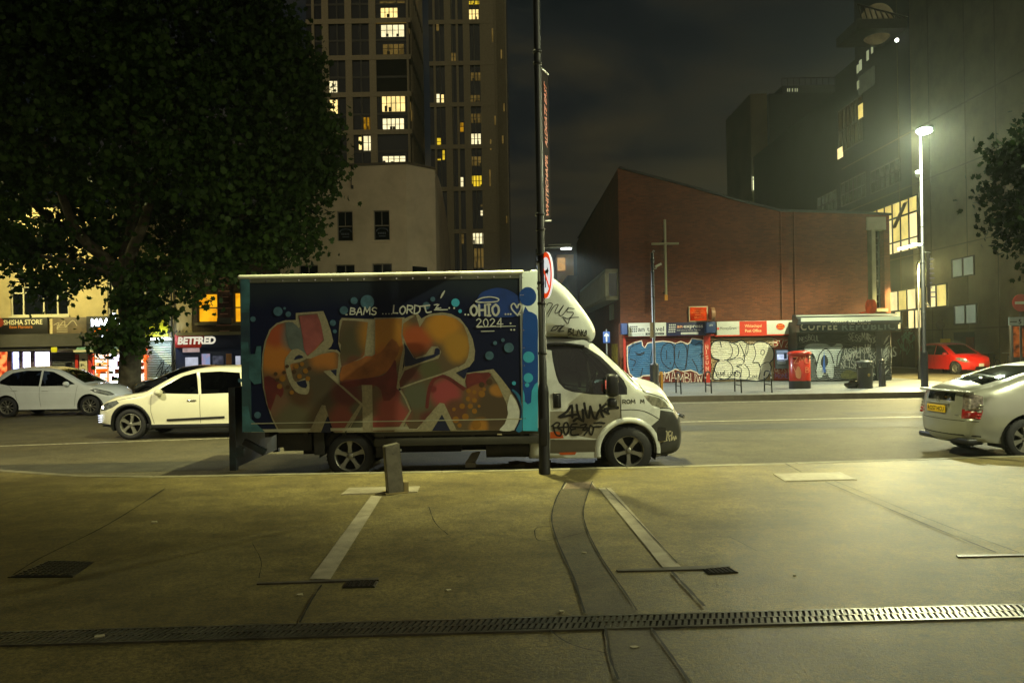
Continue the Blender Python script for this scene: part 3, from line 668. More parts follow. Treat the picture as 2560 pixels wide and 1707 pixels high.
class Shell:
    """a car body: a side view outline (x forward, z up) with arches and windows, given width by a plan and a section"""
    def __init__(s, top, sill, wheels, Wd, r=.09, belt=.95, tumble=.22, plan=None, crown=None, bottom_ends=None, nsm=6, bulge=.03):
        s.top = smooth(top, nsm); s.Wd = Wd; s.r = r; s.belt = belt; s.tumble = tumble; s.wheels = wheels; s.bulge = bulge
        s.plan = plan or (lambda x: 0.); s.crown = crown or (lambda i: .03)
        s.T = np.array(s.top); s.sill = sill
        # closed outline: the top from rear bottom to front bottom, then back along the sill with its arches
        pts = []
        for (wx, wz, wr) in sorted(wheels, key=lambda w: -w[0]):
            zz = sill(wx+wr) if callable(sill) else sill
            a0 = math.asin(max(-1, min(1, (zz-wz)/wr)))
            for k in range(17):
                t = a0+(PI-2*a0)*k/16; pts.append((wx+wr*math.cos(t), wz+wr*math.sin(t)))
        s.out = s.top+pts
    def y(s, x, z):
        a = s.T[:-1]; b = s.T[1:]; d = b-a; l2 = (d**2).sum(1)+1e-9
        t = np.clip(((np.array((x, z))-a)*d).sum(1)/l2, 0, 1); q = a+d*t[:, None]
        dist = math.sqrt(((q-np.array((x, z)))**2).sum(1).min())
        w = s.Wd/2-s.plan(x)
        if z > s.belt: w -= (z-s.belt)*s.tumble+.0*s.bulge
        else:
            k = (s.belt-z)/s.belt; w += s.bulge*(math.sin(min(1, k*1.6)*PI)-.2*k) - .05*max(0, k-.72)*3
        if dist < s.r: w -= s.r-math.sqrt(max(0, s.r**2-(s.r-dist)**2))
        return w
    def f(s, side): return lambda x, z: side*s.y(x, z)
    def make(s, parent, M_body, regions, grid=.07, topreg=None, nx=12, inset=None):
        """regions: list of (name, polygon(s) in side view, material, sides); topreg(i, t) -> region name or None"""
        groups = {}
        def g(name, m):
            if name not in groups: groups[name] = (MB(), m)
            return groups[name][0]
        mats = {'body': M_body}
        for nm, pl, m, sd in regions: mats[nm] = m
        pts = [Vector(p) for p in s.out]; n = len(pts); es = [(i, (i+1) % n) for i in range(n)]
        for nm, pl, m, sd in regions:
            b = len(pts); pts += [Vector(p) for p in pl]; es += [(b+i, b+(i+1) % len(pl)) for i in range(len(pl))]
        xs = [p[0] for p in s.out]; zs = [p[1] for p in s.out]
        a = min(xs)+grid/2
        while a < max(xs):
            c = min(zs)+grid/2
            while c < max(zs):
                if inside(s.out, a, c): pts.append(Vector((a, c)))
                c += grid
            a += grid
        for off in (.008, .022, .045):                       # extra rows where the shoulder is rounded
            A, B = stroke2d(s.top, off*2, 1)
            for q in (A[::1]+B[::1]):
                if inside(s.out, *q): pts.append(Vector(q))
        r = delaunay_2d_cdt(pts, es, [], 0, 1e-5); V = [(p.x, p.y) for p in r[0]]
        Y = [s.y(*p) for p in V]
        for f in r[2]:
            cx = sum(V[i][0] for i in f)/3; cz = sum(V[i][1] for i in f)/3
            if not inside(s.out, cx, cz): continue
            for side in (1, -1):
                nm = 'body'
                for rn, pl, m, sd in regions:
                    if (sd == 0 or sd == side) and inside(pl, cx, cz): nm = rn
                q = [(V[i][0], side*Y[i], V[i][1]) for i in f]
                mb = g((nm, side) if nm != 'body' else 'body', mats[nm])
                mb.add(q, [(2, 1, 0) if side == -1 else (0, 1, 2)][0:1], 0, True)
        # the skin across the car
        T = s.top; m = len(T); nrm = []
        for i in range(m):
            p = T[max(i-1, 0)]; q = T[min(i+1, m-1)]; dx, dz = q[0]-p[0], q[1]-p[1]; l = math.hypot(dx, dz) or 1; nrm.append((-dz/l, dx/l))
        P = []
        for i in range(m):
            yy = s.y(*T[i]); row = []
            for k in range(nx+1):
                t = -1+2*k/nx; c = s.crown(i/(m-1))*(1-abs(t)**2.4)
                row.append((T[i][0]+nrm[i][0]*c, t*yy, T[i][1]+nrm[i][1]*c))
            P.append(row)
        for i in range(m-1):
            for k in range(nx):
                t = -1+2*(k+.5)/nx; nm = (topreg(i/(m-1), t, T[i]) if topreg else None) or 'body'
                mm = mats.get(nm) or s.topmats[nm]
                g(('top', nm) if nm != 'body' else 'body', mm).add([P[i][k], P[i][k+1], P[i+1][k+1], P[i+1][k]], [(0, 1, 2, 3)], 0, True)
        objs = {}
        for key, (mb, mm) in groups.items():
            nm = key if key == 'body' else (key[0] if key[0] != 'top' else key[1])
            nm = nm.split('#')[0]
            o = mb.build(nm, mm, parent, fix=True); objs.setdefault(nm, []).append(o)
        s.P = P; return objs
def arch_lips(root, sh, wheels, m, w=.05, sides=(1, -1), extra=.0):
    for (wx, wz, wr) in wheels:
        for sd in sides:
            mb = MB(); n = 22; vs = []
            for k in range(n+1):
                t = -.25+(PI+.5)*k/n
                for rr, dy in ((wr-.002, -.12), (wr-.002, .012), (wr+w, .012), (wr+w+.004, -.02)):
                    x = wx+rr*math.cos(t); z = wz+rr*math.sin(t); vs.append((x, sd*(sh.y(x, max(z, .2))+dy), z))
            fs = [(k*4+j, k*4+j+1, k*4+j+5, k*4+j+4) for k in range(n) for j in range(3)]
            mb.add(vs, fs if sd == 1 else [f[::-1] for f in fs], 0, True); mb.build('wheel_arch', m, root)
def wells(root, sh, wheels, depth=.42):
    mb = MB()
    for (wx, wz, wr) in wheels:
        for sd in (1, -1):
            n = 18; vs = []
            y0 = sd*(sh.y(wx, wz+wr)-.01); y1 = y0-sd*depth
            for k in range(n+1):
                t = -.35+(PI+.7)*k/n; x = wx+wr*math.cos(t); z = wz+wr*math.sin(t); vs += [(x, y0, z), (x, y1, z)]
            mb.add(vs, [(2*k, 2*k+1, 2*k+3, 2*k+2) for k in range(n)])
            mb.add([(wx, y1, wz)]+[v for v in vs[1::2]], [(0, k+1, k+2) for k in range(n)])
    mb.build('wheel_well', M_hub, root)
def cabin(root, x0, x1, w, z0, zs, m=None):
    mb = MB()
    mb.box(x0, x1, -w, w, z0, z0+.06)
    for sx in (x1-.95, x0+.5):
        for sy in (-w*.5, w*.5):
            mb.box(sx-.25, sx+.25, sy-.23, sy+.23, z0+.05, z0+.28, bev=.05)
            mb.obox((sx-.3, sy, z0+.5), (.12, .46, .62), bev=.05, M=Matrix.Rotation(-.2, 4, 'Y'))
            mb.obox((sx-.37, sy, z0+.88), (.09, .25, .16), bev=.03, M=Matrix.Rotation(-.2, 4, 'Y'))
    mb.build('seat', m or M_seat, root)
    mb = MB(); mb.obox((x1-.1, 0, z0+.42), (.4, 2*w, .22), bev=.05); mb.build('dashboard', M_trim, root)
def seam(mb, sh, pts, w=.008, side=1, off=.003, n=4):
    P = smooth(pts, n) if n > 1 else pts
    Q = []
    for i in range(len(P)-1):
        a, b = P[i], P[i+1]; k = max(1, int(math.hypot(b[0]-a[0], b[1]-a[1])/.05))
        Q += [(a[0]+(b[0]-a[0])*j/k, a[1]+(b[1]-a[1])*j/k) for j in range(k)]
    Q.append(P[-1]); A, B = stroke2d(Q, w, 1); vs = []
    for i in range(len(A)):
        for p in (A[i], B[i]): vs.append((p[0], side*(sh.y(*p)+off), p[1]))
    mb.add(vs, [(2*i, 2*i+1, 2*i+3, 2*i+2) for i in range(len(A)-1)], 0, True)
def mirror(root, x, y, z, m, side=1, sz=(.09, .12, .075)):
    mb = MB(); mb.tube([(x, y-side*.12, z-.07), (x, y, z-.03)], .022, 8, 1); mb.ell((x, y+side*.03, z), (sz[0], sz[1], sz[2]), 0, 14); mb.build('wing_mirror', [m, M_trim], root)
def handle(root, sh, x, z, side, m=None, l=.2):
    mb = MB(); y = side*(sh.y(x, z)); mb.obox((x, y+side*.012, z), (l, .024, .03), bev=.011); mb.build('door_handle', m or M_trim, root)
def place(root, x, y, rz, z=0.):
    root.location = (x, y, z); root.rotation_euler = (0, 0, rz)

# ---------------------------------------------------------------- hatchbacks and their kin
def endcurve(x0, x1, kr, kf, L_=1.0):
    def f(x):
        v = 0.
        if x < x0+L_: v += kr*((x0+L_-x)/L_)**2.6
        if x > x1-L_: v += kf*((x-(x1-L_))/L_)**2.3
        return v
    return f

def crossover(loc):
    root = thing('crossover_car', 'cream white crossover car with black wheel arches driving out from behind the truck', 'car')
    paint = mat('cream_paint', 'd9d6bd', .28, coat=.8, vary=.04)
    top = [(-2.12, .42), (-2.17, .62), (-2.14, .82), (-2.06, .98), (-1.98, 1.18), (-1.78, 1.40), (-1.45, 1.485), (-.9, 1.53), (-.3, 1.53), (.1, 1.47), (.45, 1.35), (.85, 1.13), (1.06, 1.02), (1.35, .975), (1.7, .91), (1.98, .80), (2.12, .68), (2.17, .52), (2.15, .36), (2.08, .27)]
    wh = [(-1.33, .335, .40), (1.32, .335, .40)]
    sh = Shell(top, .27, wh, 1.80, .1, .93, .26, endcurve(-2.17, 2.17, .22, .34, .8), lambda t: .03 if .2 < t < .75 else .07)
    win = [('side_window', [(.83, 1.0), (.5, 1.2), (.2, 1.36), (-.08, 1.425), (-.16, .965), (.35, .98)], M_glass_d, 0),
           ('side_window#2', [(-.22, .965), (-.15, 1.43), (-.6, 1.445), (-1.02, 1.41), (-1.1, .985)], M_glass_d, 0),
           ('side_window#3', [(-1.17, 1.0), (-1.1, 1.4), (-1.45, 1.34), (-1.68, 1.14)], M_glass_d, 0),
           ('headlight', [(1.55, .80), (1.62, .86), (1.95, .775), (2.08, .69), (2.06, .62), (1.9, .64), (1.72, .7)], M_lampg, 0),
           ('bumper_trim', [(2.2, .26), (2.2, .33), (1.75, .33), (1.7, .2)], M_trim, 0)]
    sh.topmats = {'windscreen': M_glass, 'rear_window': M_glass_d, 'grille': M_trim}
    def tr(t, k, p):
        if abs(k) < .86 and .14 < p[0] < .98 and p[1] > 1.0: return 'windscreen'
        if abs(k) < .8 and -2.03 < p[0] < -1.6 and 1.0 < p[1] < 1.43: return 'rear_window'
        if abs(k) < .6 and p[0] > 2.0 and .34 < p[1] < .66: return 'grille'
    sh.make(root, paint, win, topreg=tr)
    sill = MB()
    for sd in (1, -1):
        sill.obox((0, sd*.86, .29), (1.95, .08, .11), bev=.03)
    sill.build('sill', M_trim, root)
    mb = MB()
    for sd in (1, -1): mb.obox((-.1, sd*(sh.y(-.1, .44)+.006), .44), (1.25, .02, .045), bev=.008, M=Matrix.Rotation(.035, 4, 'Y'))
    mb.build('door_strip', M_trim, root)
    arch_lips(root, sh, wh, M_trim, .055); wells(root, sh, wh)
    for wx, wz, wr in wh:
        for sd in (1, -1): wheel(root, wx, sd*.80, .335, .335, .232, sd, 5, .21, rot=.2)
    mb = MB()
    for sd in (1, -1):
        seam(mb, sh, [(.86, .98), (.86, .6), (.8, .34)], .007, sd, n=1); seam(mb, sh, [(-.19, .96), (-.2, .6), (-.2, .34)], .007, sd, n=1)
        seam(mb, sh, [(-1.12, .98), (-1.0, .75), (-.95, .5)], .007, sd, n=1); seam(mb, sh, [(1.0, .96), (1.5, .88), (1.95, .78)], .006, sd)
    mb.build('door_seam', M_dark, root)
    handle(root, sh, -.02, .83, 1, M_chrome); handle(root, sh, -.98, .85, 1, M_chrome); handle(root, sh, -.02, .83, -1, M_chrome)
    for sd in (1, -1): mirror(root, .68, sd*.93, 1.02, mat('cream_mirror', 'c9c6b0', .3), sd)
    cabin(root, -1.6, .75, .72, .3, 0)
    mb = MB()
    for sd in (1, -1): mb.ell((1.985, sd*.70, .70), (.045, .05, .04))
    mb.build('headlamp_bulb', emis('headlamp_glow', 'fff6e0', 16), root)
    mb = MB()
    for sd in (1, -1):
        for q in range(4): mb.box(2.075-.02*q, 2.12-.012*q, sd*.66-.05+.03*q*sd, sd*.66+.02+.03*q*sd, .37+.05*q, .385+.05*q)
    mb.build('running_light', emis('drl_glow', 'e8f0ff', 2.2), root)
    place(root, *loc); return root
def white_hatch(loc):
    root = thing('hatchback_car', 'pale silvery white hatchback with dark windows passing in front of the lit shops', 'car')
    paint = mat('pearl_paint', 'c3c8c9', .25, coat=.9, vary=.04)
    top = [(-1.9, .3), (-1.95, .5), (-1.93, .75), (-1.86, .93), (-1.83, 1.02), (-1.62, 1.22), (-1.4, 1.4), (-1.0, 1.485), (-.4, 1.50), (.1, 1.44), (.5, 1.27), (.95, 1.02), (1.1, .95), (1.45, .88), (1.75, .79), (1.9, .68), (1.96, .52), (1.95, .34), (1.88, .22)]
    wh = [(-1.27, .305, .37), (1.26, .305, .37)]
    sh = Shell(top, .22, wh, 1.74, .1, .90, .30, endcurve(-1.95, 1.96, .25, .36, .8), lambda t: .03 if .25 < t < .7 else .08)
    win = [('side_window', [(.82, .98), (.4, 1.22), (.1, 1.36), (-.2, 1.4), (-.22, .93), (.45, .93)], M_glass_d, 0),
           ('side_window#2', [(-.28, .93), (-.26, 1.405), (-.75, 1.41), (-1.15, 1.34), (-1.52, 1.1), (-1.5, 1.02), (-1.2, .96)], M_glass_d, 0),
           ('headlight', [(1.28, .80), (1.45, .83), (1.8, .72), (1.9, .62), (1.75, .6), (1.45, .7)], M_lampg, 0),
           ('tail_light', [(-1.9, .78), (-1.86, .93), (-1.6, .9), (-1.62, .8)], M_red, 0),
           ('bumper_trim', [(1.98, .25), (1.98, .5), (1.86, .5), (1.8, .3), (1.8, .2)], M_trim, 0)]
    sh.topmats = {'windscreen': M_glass, 'rear_window': M_glass_d, 'grille': M_trim}
    def tr(t, k, p):
        if abs(k) < .86 and .16 < p[0] < .96 and p[1] > .98: return 'windscreen'
        if abs(k) < .8 and -1.8 < p[0] < -1.35 and p[1] > 1.0: return 'rear_window'
        if abs(k) < .75 and p[0] > 1.8 and .26 < p[1] < .56: return 'grille'
    sh.make(root, paint, win, topreg=tr); wells(root, sh, wh)
    for wx, wz, wr in wh:
        for sd in (1, -1): wheel(root, wx, sd*.77, .305, .305, .215, sd, 5, .19, star=False, rot=.5)
    mb = MB()
    for sd in (1, -1):
        seam(mb, sh, [(.9, .93), (.85, .6), (.8, .3)], .007, sd, n=1); seam(mb, sh, [(-.25, .92), (-.25, .6), (-.22, .3)], .007, sd, n=1); seam(mb, sh, [(-1.2, .95), (-1.0, .75), (-.93, .5)], .007, sd, n=1)
    mb.build('door_seam', M_dark, root)
    mb = MB()
    for sd in (1, -1): seam(mb, sh, [(1.0, .72), (.2, .745), (-.9, .75), (-1.8, .72)], .006, sd, .004)
    mb.build('crease_highlight', mat('crease_glint', 'dfe4e6', .2, coat=1), root)  # paler ribbon painted as the highlight along the pressed line
    handle(root, sh, -.08, .79, 1, paint); handle(root, sh, -.08, .79, -1, paint); handle(root, sh, -1.02, .82, -1, paint)
    for sd in (1, -1): mirror(root, .58, sd*.88, .99, paint, sd)
    cabin(root, -1.5, .7, .68, .3, 0)
    place(root, *loc); return root
def silver_liftback(loc):
    root = thing('liftback_car', 'silver liftback car parked at the kerb with its tail and yellow number plate in view', 'car')
    paint = mat('silver_paint', 'a3a49c', .3, metal=.55, coat=.7, vary=.04)
    top = [(-.74, .27), (-.80, .38), (-.80, .62), (-.775, .82), (-.74, 1.0), (-.60, 1.065), (-.35, 1.14), (.05, 1.27), (.45, 1.38), (.9, 1.455), (1.5, 1.49), (2.0, 1.45), (2.4, 1.3), (2.9, 1.06), (3.15, .97), (3.4, .88), (3.6, .7), (3.65, .5), (3.6, .25)]
    wh = [(0, .315, .385), (2.7, .315, .385)]
    sh = Shell(top, .25, wh, 1.725, .11, .92, .27, endcurve(-.8, 3.65, .20, .34, .85), lambda t: .03 if .35 < t < .8 else .09, nsm=7)
    win = [('side_window', [(2.7, 1.0), (2.3, 1.22), (1.9, 1.37), (1.5, 1.4), (1.45, .98)], M_glass, 0),
           ('side_window#2', [(1.38, .98), (1.4, 1.405), (.95, 1.375), (.6, 1.29), (.5, .99)], M_glass_d, 0),
           ('side_window#3', [(.43, 1.0), (.52, 1.265), (.2, 1.15), (.02, 1.05)], M_glass_d, 0),
           ('tail_light', [(-.82, .74), (-.82, .97), (-.70, 1.0), (-.60, .97), (-.62, .75)], mat('tail_lamp_clear', '9a8f8c', .12, coat=1, metal=.5, vary=.6, vscale=30), 0),
           ('tail_light_red', [(-.82, .62), (-.82, .74), (-.62, .75), (-.645, .66), (-.68, .62)], M_red, 0)]
    sh.topmats = {'windscreen': M_glass, 'rear_window': glass('heated_glass', (.12, .14, .12), .16), 'lower_rear_window': M_glass_d, 'grille': M_trim, 'tail_light': win[-2][2], 'tail_light_red': M_red}
    def tr(t, k, p):
        if abs(k) < .86 and 1.95 < p[0] < 2.85 and p[1] > 1.05: return 'windscreen'
        if abs(k) < .84 and -.52 < p[0] < .42 and p[1] > 1.1: return 'rear_window'
        if abs(k) < .68 and p[0] < -.6 and .86 < p[1] < 1.0: return 'lower_rear_window'
        if abs(k) > .875 and p[0] < -.5 and .61 < p[1] < .99: return 'tail_light' if p[1] > .745 else 'tail_light_red'
        return None
    sh.make(root, paint, win, topreg=tr, nx=24, grid=.06); wells(root, sh, wh)
    for wx, wz, wr in wh:
        for sd in (1, -1): wheel(root, wx, sd*.765, .315, .315, .215, sd, 7, .19, rot=.1)
    def xr(z, y=0):      # the skin of the tail at height z
        T = sh.top[:len(sh.top)//2]; b = min(range(len(T)-1), key=lambda i: abs(T[i][1]-z)); c = .09*(1-(abs(y)/max(.1, sh.y(*T[b])))**2.4)
        return T[b][0]-c
    mb = MB()                      # bumper step, boot lines
    n = 20
    for z, w in ((.585, .008), (.36, .02)):
        vs = []
        for k in range(n+1):
            y = -.8+1.6*k/n; x = xr(z, y)-.004; vs += [(x, y, z-w/2), (x, y, z+w/2)]
        mb.add(vs, [(2*k, 2*k+1, 2*k+3, 2*k+2) for k in range(n)], 0, True)
    vs = []
    mb.build('boot_seam', M_dark, root)
    mb = MB(); mb.obox((-.70, 0, .27), (.26, 1.42, .09), bev=.03); mb.build('rear_valance', M_trim, root)
    mb = MB()
    for k in range(n+1):
        y = -.66+1.32*k/n; t = y/.66; mb.obox((-.83+.07*t*t, y, 1.035), (.1, .075, .028), bev=.01)
    mb.build('spoiler', paint, root)
    # number plate: yellow rear plate, its mark in black
    t = thing_part('number_plate', root); px_ = xr(.73)-.022
    mb = MB(); mb.obox((px_, .02, .745), (.014, .52, .115), bev=.004); mb.build('plate', mat('plate_yellow', 'e0b808', .4), t)
    M = Matrix(((0, 0, -1, px_-.008), (-1, 0, 0, .02), (0, 1, 0, .712), (0, 0, 0, 1)))
    mb = MB(); text(mb, 'RO57 HCU', 0, 0, .068, 0, M=M, bold=.02, align='C', fitw=.46, ext=.001); mb.build('lettering', M_dark, t)
    mb = MB(); mb.obox((xr(.83)-.012, .02, .835), (.02, .62, .03), bev=.008); mb.build('plate_garnish', paint, root)
    mb = MB()
    for q in (0, 1): mb.lathe([(.038, -.008), (.045, -.012), (.052, -.008)], (xr(.9)-.0, .02, .885), 'X', 24)
    mb.lathe([(.016, -.008), (.02, -.013), (.026, -.008)], (xr(.9), .02, .893), 'X', 20); mb.build('badge', M_chrome, root)
    M = Matrix(((0, 0, -1, xr(.63, .5)-.02), (-1, 0, 0, -.46), (0, 1, 0, .655), (0, 0, 0, 1)))
    mb = MB(); text(mb, 'HYBRID', 0, 0, .022, 0, M=M, bold=.02, align='C', fitw=.13, ext=.002); mb.build('lettering', M_chrome, root)
    mb = MB(); mb.tube([(.12, .25, 1.30), (-.15, .05, 1.235), (-.38, -.25, 1.165)], .009, 6); mb.build('wiper', M_dark, root)
    mb = MB(); mb.cyl((.95, 0, 1.47), (.72, 0, 1.68), .004, .002, 6); mb.cyl((.97, 0, 1.455), (.93, 0, 1.5), .014, n=8); mb.build('aerial', M_dark, root)
    # the lamps' red and clear cells
    for sd in (1, -1):
        mb = MB()
        for q in range(5):
            z = .64+.05*q; mb.ell((-.735+.012*q+.02, sd*(.80), z), (.035, .05, .022), 0 if q < 2 else 1, 10)
        mb.build('lamp_cell', [M_red, M_chrome], root)
    mb = MB()
    for sd in (1, -1):
        seam(mb, sh, [(.45, .97), (.46, .8), (.42, .6)], .007, sd, n=1); seam(mb, sh, [(1.41, .97), (1.42, .6), (1.42, .3)], .007, sd, n=1)
    mb.build('door_seam', M_dark, root)
    handle(root, sh, .68, .83, -1, paint); handle(root, sh, 1.65, .82, -1, paint)
    cabin(root, .2, 2.5, .68, .3, 0)
    place(root, *loc); return root
def red_hatch(loc, col='b01208', label='bright red hatchback parked beside the concrete wall in the side street', name='hatchback_car'):
    root = thing(name, label, 'car')
    paint = mat('red_paint' if col == 'b01208' else 'dark_paint', col, .3, coat=.8, vary=.04)
    top = [(-1.75, .3), (-1.82, .5), (-1.8, .8), (-1.74, 1.05), (-1.6, 1.35), (-1.3, 1.49), (-.8, 1.53), (-.3, 1.52), (.1, 1.45), (.5, 1.25), (.95, 1.0), (1.1, .94), (1.5, .85), (1.78, .72), (1.88, .55), (1.87, .35), (1.8, .22)]
    wh = [(-1.22, .3, .36), (1.2, .3, .36)]
    sh = Shell(top, .23, wh, 1.70, .1, .93, .27, endcurve(-1.82, 1.88, .2, .34, .8), lambda t: .03 if .25 < t < .7 else .08, nsm=5)
    win = [('side_window', [(.8, .98), (.4, 1.22), (.1, 1.38), (-.2, 1.42), (-.22, .95), (.4, .95)], M_glass_d, 0),
           ('side_window#2', [(-.28, .95), (-.26, 1.43), (-.7, 1.44), (-1.05, 1.4), (-1.1, .98)], M_glass_d, 0),
           ('headlight', [(1.25, .76), (1.42, .83), (1.72, .74), (1.84, .6), (1.7, .58), (1.45, .66)], M_lampg, 0)]
    sh.topmats = {'windscreen': M_glass_d, 'rear_window': M_glass_d, 'grille': M_trim, 'number_plate': mat('plate_white', 'c8c8c0', .5)}
    def tr(t, k, p):
        if abs(k) < .84 and .14 < p[0] < .96 and p[1] > .98: return 'windscreen'
        if abs(k) < .8 and -1.78 < p[0] < -1.4 and p[1] > 1.0: return 'rear_window'
        if abs(k) < .6 and p[0] > 1.7 and .26 < p[1] < .42: return 'grille'
        if abs(k) < .3 and p[0] > 1.7 and .42 < p[1] < .52: return 'number_plate'
    sh.make(root, paint, win, topreg=tr, grid=.1); wells(root, sh, wh)
    for wx, wz, wr in wh:
        for sd in (1, -1): wheel(root, wx, sd*.75, .3, .3, .2, sd, 5, .18)
    for sd in (1, -1): mirror(root, .58, sd*.87, 1.0, paint, sd)
    mb = MB()
    for sd in (1, -1): seam(mb, sh, [(-.25, .92), (-.25, .6), (-.22, .3)], .01, sd, n=1); seam(mb, sh, [(.9, .93), (.85, .6), (.8, .3)], .01, sd, n=1)
    mb.build('door_seam', M_dark, root)
    cabin(root, -1.4, .7, .66, .3, 0)
    place(root, *loc); return root

crossover((-6.95, 18.1, PI, -.06))
white_hatch((-14.2, 25.2, 0, -.06))
silver_liftback((7.78, 12.95, 0.02, -.06))
red_hatch((22.35, 40.4, -PI/2+.16, .13))
red_hatch((-11.7, 29.0, PI, .13), '1a1b1e', 'dark low parked car mostly hidden behind the cream car').scale = (1, 1, .8)
# ================================================================ THE BOX TRUCK
YC = 12.42; YN = 11.32                 # centre line and the near side of the box
truck = thing('box_truck', 'white box truck with a large painted GH2 graffiti piece along its dark blue box', 'truck', (-.5, YC, -.06))
def T4(a, b): return W(1300+a/2.45, 600+b/2.45, 11.36)
def Z2(a, b): return W(560+a/2.6136, 640+b/2.6136, YN)
def Z3(a, b): return W(960+a/2.6136, 640+b/2.6136, YN)
def T4s(l): return [T4(*p) for p in l]
M_white = mat('van_white', 'c9cdc8', .35, coat=.4, vary=.06, dirt='7d7c70', dscale=2.5, damt=.5)
M_vangrey = mat('van_grey_dirt', '4f4a3c', .6, vary=.2)
M_bump = mat('bumper_plastic', '2c2c2a', .55, vary=.25, vscale=6)
M_ink = mat('marker_black', '08080a', .5)
M_under = mat('chassis_black', '1a1917', .7, vary=.4, vscale=5, dirt='3a3429', dscale=6)
# ---- the cab, its own width and section
class Cab(Shell): pass
cab_top = T4s([(60, 1345), (60, 1180), (60, 960), (60, 760), (62, 600), (165, 588), (300, 594), (400, 604), (440, 620), (490, 660), (560, 725), (640, 795), (740, 885), (800, 902), (865, 922), (905, 955), (935, 1000), (965, 1042), (990, 1082), (1010, 1115), (1022, 1160), (1026, 1225), (1018, 1285), (995, 1312), (930, 1326), (850, 1334)])
wcx, wcz = T4(668, 1293)
def planc(x):
    x1 = T4(1026, 1200)[0]; v = 0.
    if x > x1-1.0: v += .34*((x-(x1-1.0))/1.0)**2.2
    return v
cab = Cab(cab_top, T4(300, 1342)[1], [(wcx, wcz, .405)], 2.04, .10, T4(0, 940)[1], .16, planc, lambda t: .03 if t < .5 else .09, nsm=4, bulge=.02)
class TS:                                # the shell is made round the truck's own centre line
    pass
tr_root = thing_part('cab', truck); tr_root.location = (0, 0, 0)
ORG[tr_root.name] = Vector((-.5, 0, -.06))          # shells are built round y = 0
g1 = T4s([(206, 674), (300, 668), (378, 668), (396, 690), (412, 760), (425, 850), (432, 935), (330, 918), (285, 903), (255, 870), (235, 820), (216, 740)])
g2 = T4s([(406, 688), (430, 690), (480, 722), (545, 790), (600, 850), (645, 905), (650, 938), (560, 942), (455, 940), (440, 850), (425, 760)])
seal = T4s([(168, 636), (320, 640), (410, 655), (500, 712), (570, 782), (640, 860), (660, 905), (660, 947), (560, 950), (440, 946), (320, 930), (275, 912), (240, 875), (222, 825), (205, 745), (196, 676), (168, 672)])
hl = T4s([(765, 955), (800, 954), (860, 968), (908, 998), (932, 1030), (870, 1032), (818, 1016), (785, 985)])
bump = T4s([(872, 1046), (960, 1062), (1012, 1100), (1034, 1200), (1030, 1290), (1000, 1325), (920, 1345), (846, 1345), (843, 1270), (828, 1200), (800, 1152), (866, 1102)])
lower = T4s([(186, 1224), (478, 1224), (486, 1300), (340, 1302), (250, 1310), (186, 1308)])
greyd = T4s([(186, 1050), (300, 1048), (420, 1040), (470, 1052), (540, 975), (560, 940), (615, 950), (618, 1040), (618, 1108), (560, 1130), (500, 1180), (480, 1222), (186, 1170)])
regs = [('door_dirt', greyd, mat('primer_grey', '8b8777', .6, vary=.2, vscale=6, dirt='5d5848', dscale=5), -1), ('window_seal', seal, M_trim, 0), ('side_window', g1, M_glass, 0), ('side_window#2', g2, M_glass, 0), ('headlight', hl, mat('van_headlamp', 'a9a794', .12, metal=.5, coat=1, vary=.5, vscale=16), 0), ('bumper', bump, M_bump, 0), ('sill_panel', lower, M_vangrey, -1)]
cab.topmats = {'windscreen': M_glass, 'bumper': M_bump, 'grille': M_trim}
wx0, wx1 = T4(480, 650)[0], T4(735, 880)[0]; bz = T4(0, 1062)[1]
def trc(t, k, p):
    if abs(k) < .88 and wx0 < p[0] < wx1 and p[1] > T4(0, 884)[1]: return 'windscreen'
    if p[0] > T4(868, 0)[0] and p[1] < bz: return 'grille' if abs(k) < .7 and p[1] > T4(0, 1180)[1] else 'bumper'
cab.make(tr_root, M_white, regs, topreg=trc, grid=.05, nx=14)
wells(tr_root, cab, [(wcx, wcz, .405)], .45)
tr_root.location = (0, 0, 0)
for ch in tr_root.children: ch.location = (0, 0, 0)
# children were written round y = 0 and the truck's empty stands at y = YC: nothing to move
def surf(x, z): return YC-cab.y(x, z)
mb = MB()
def cseam(pts, w=.009, off=-.003):
    P = T4s(pts); P = smooth(P, 5) if len(P) > 2 else P
    Q = []
    for i in range(len(P)-1):
        a, b = P[i], P[i+1]; k = max(1, int(math.hypot(b[0]-a[0], b[1]-a[1])/.04)); Q += [(a[0]+(b[0]-a[0])*j/k, a[1]+(b[1]-a[1])*j/k) for j in range(k)]
    stroke(mb, Q+[P[-1]], w, off, n=1, f=surf)
cseam([(620, 950), (620, 1030), (622, 1106)]); cseam([(622, 1106), (560, 1132), (505, 1180), (482, 1240), (480, 1335)])
cseam([(400, 606), (470, 640), (540, 700), (620, 780), (700, 868)], .012)
cseam([(620, 1042), (700, 1040), (780, 1055), (866, 1102)]); cseam([(740, 885), (770, 930), (830, 950), (900, 975), (940, 1010)], .01)
cseam([(870, 1034), (930, 1036), (968, 1054)], .012)
cseam([(160, 588), (300, 596), (400, 606), (440, 626)], .02)
mb.build('door_seam', M_dark, truck)
mb = MB(); cseam([(186, 1222), (300, 1222), (395, 1221)], .008, -.006); mb.build('door_strip', mat('strip_pale', 'b9b6a4', .4), truck)
mb = MB()
for pl in ([(186, 1175), (235, 1172), (262, 1190), (270, 1214), (186, 1216)], [(240, 1303), (348, 1300), (340, 1316), (250, 1318)]):
    decal(mb, T4s(pl), -.004, f=surf, grid=.04)
mb.build('orange_stripe', mat('stripe_orange', 'b5501c', .5, vary=.2), truck)
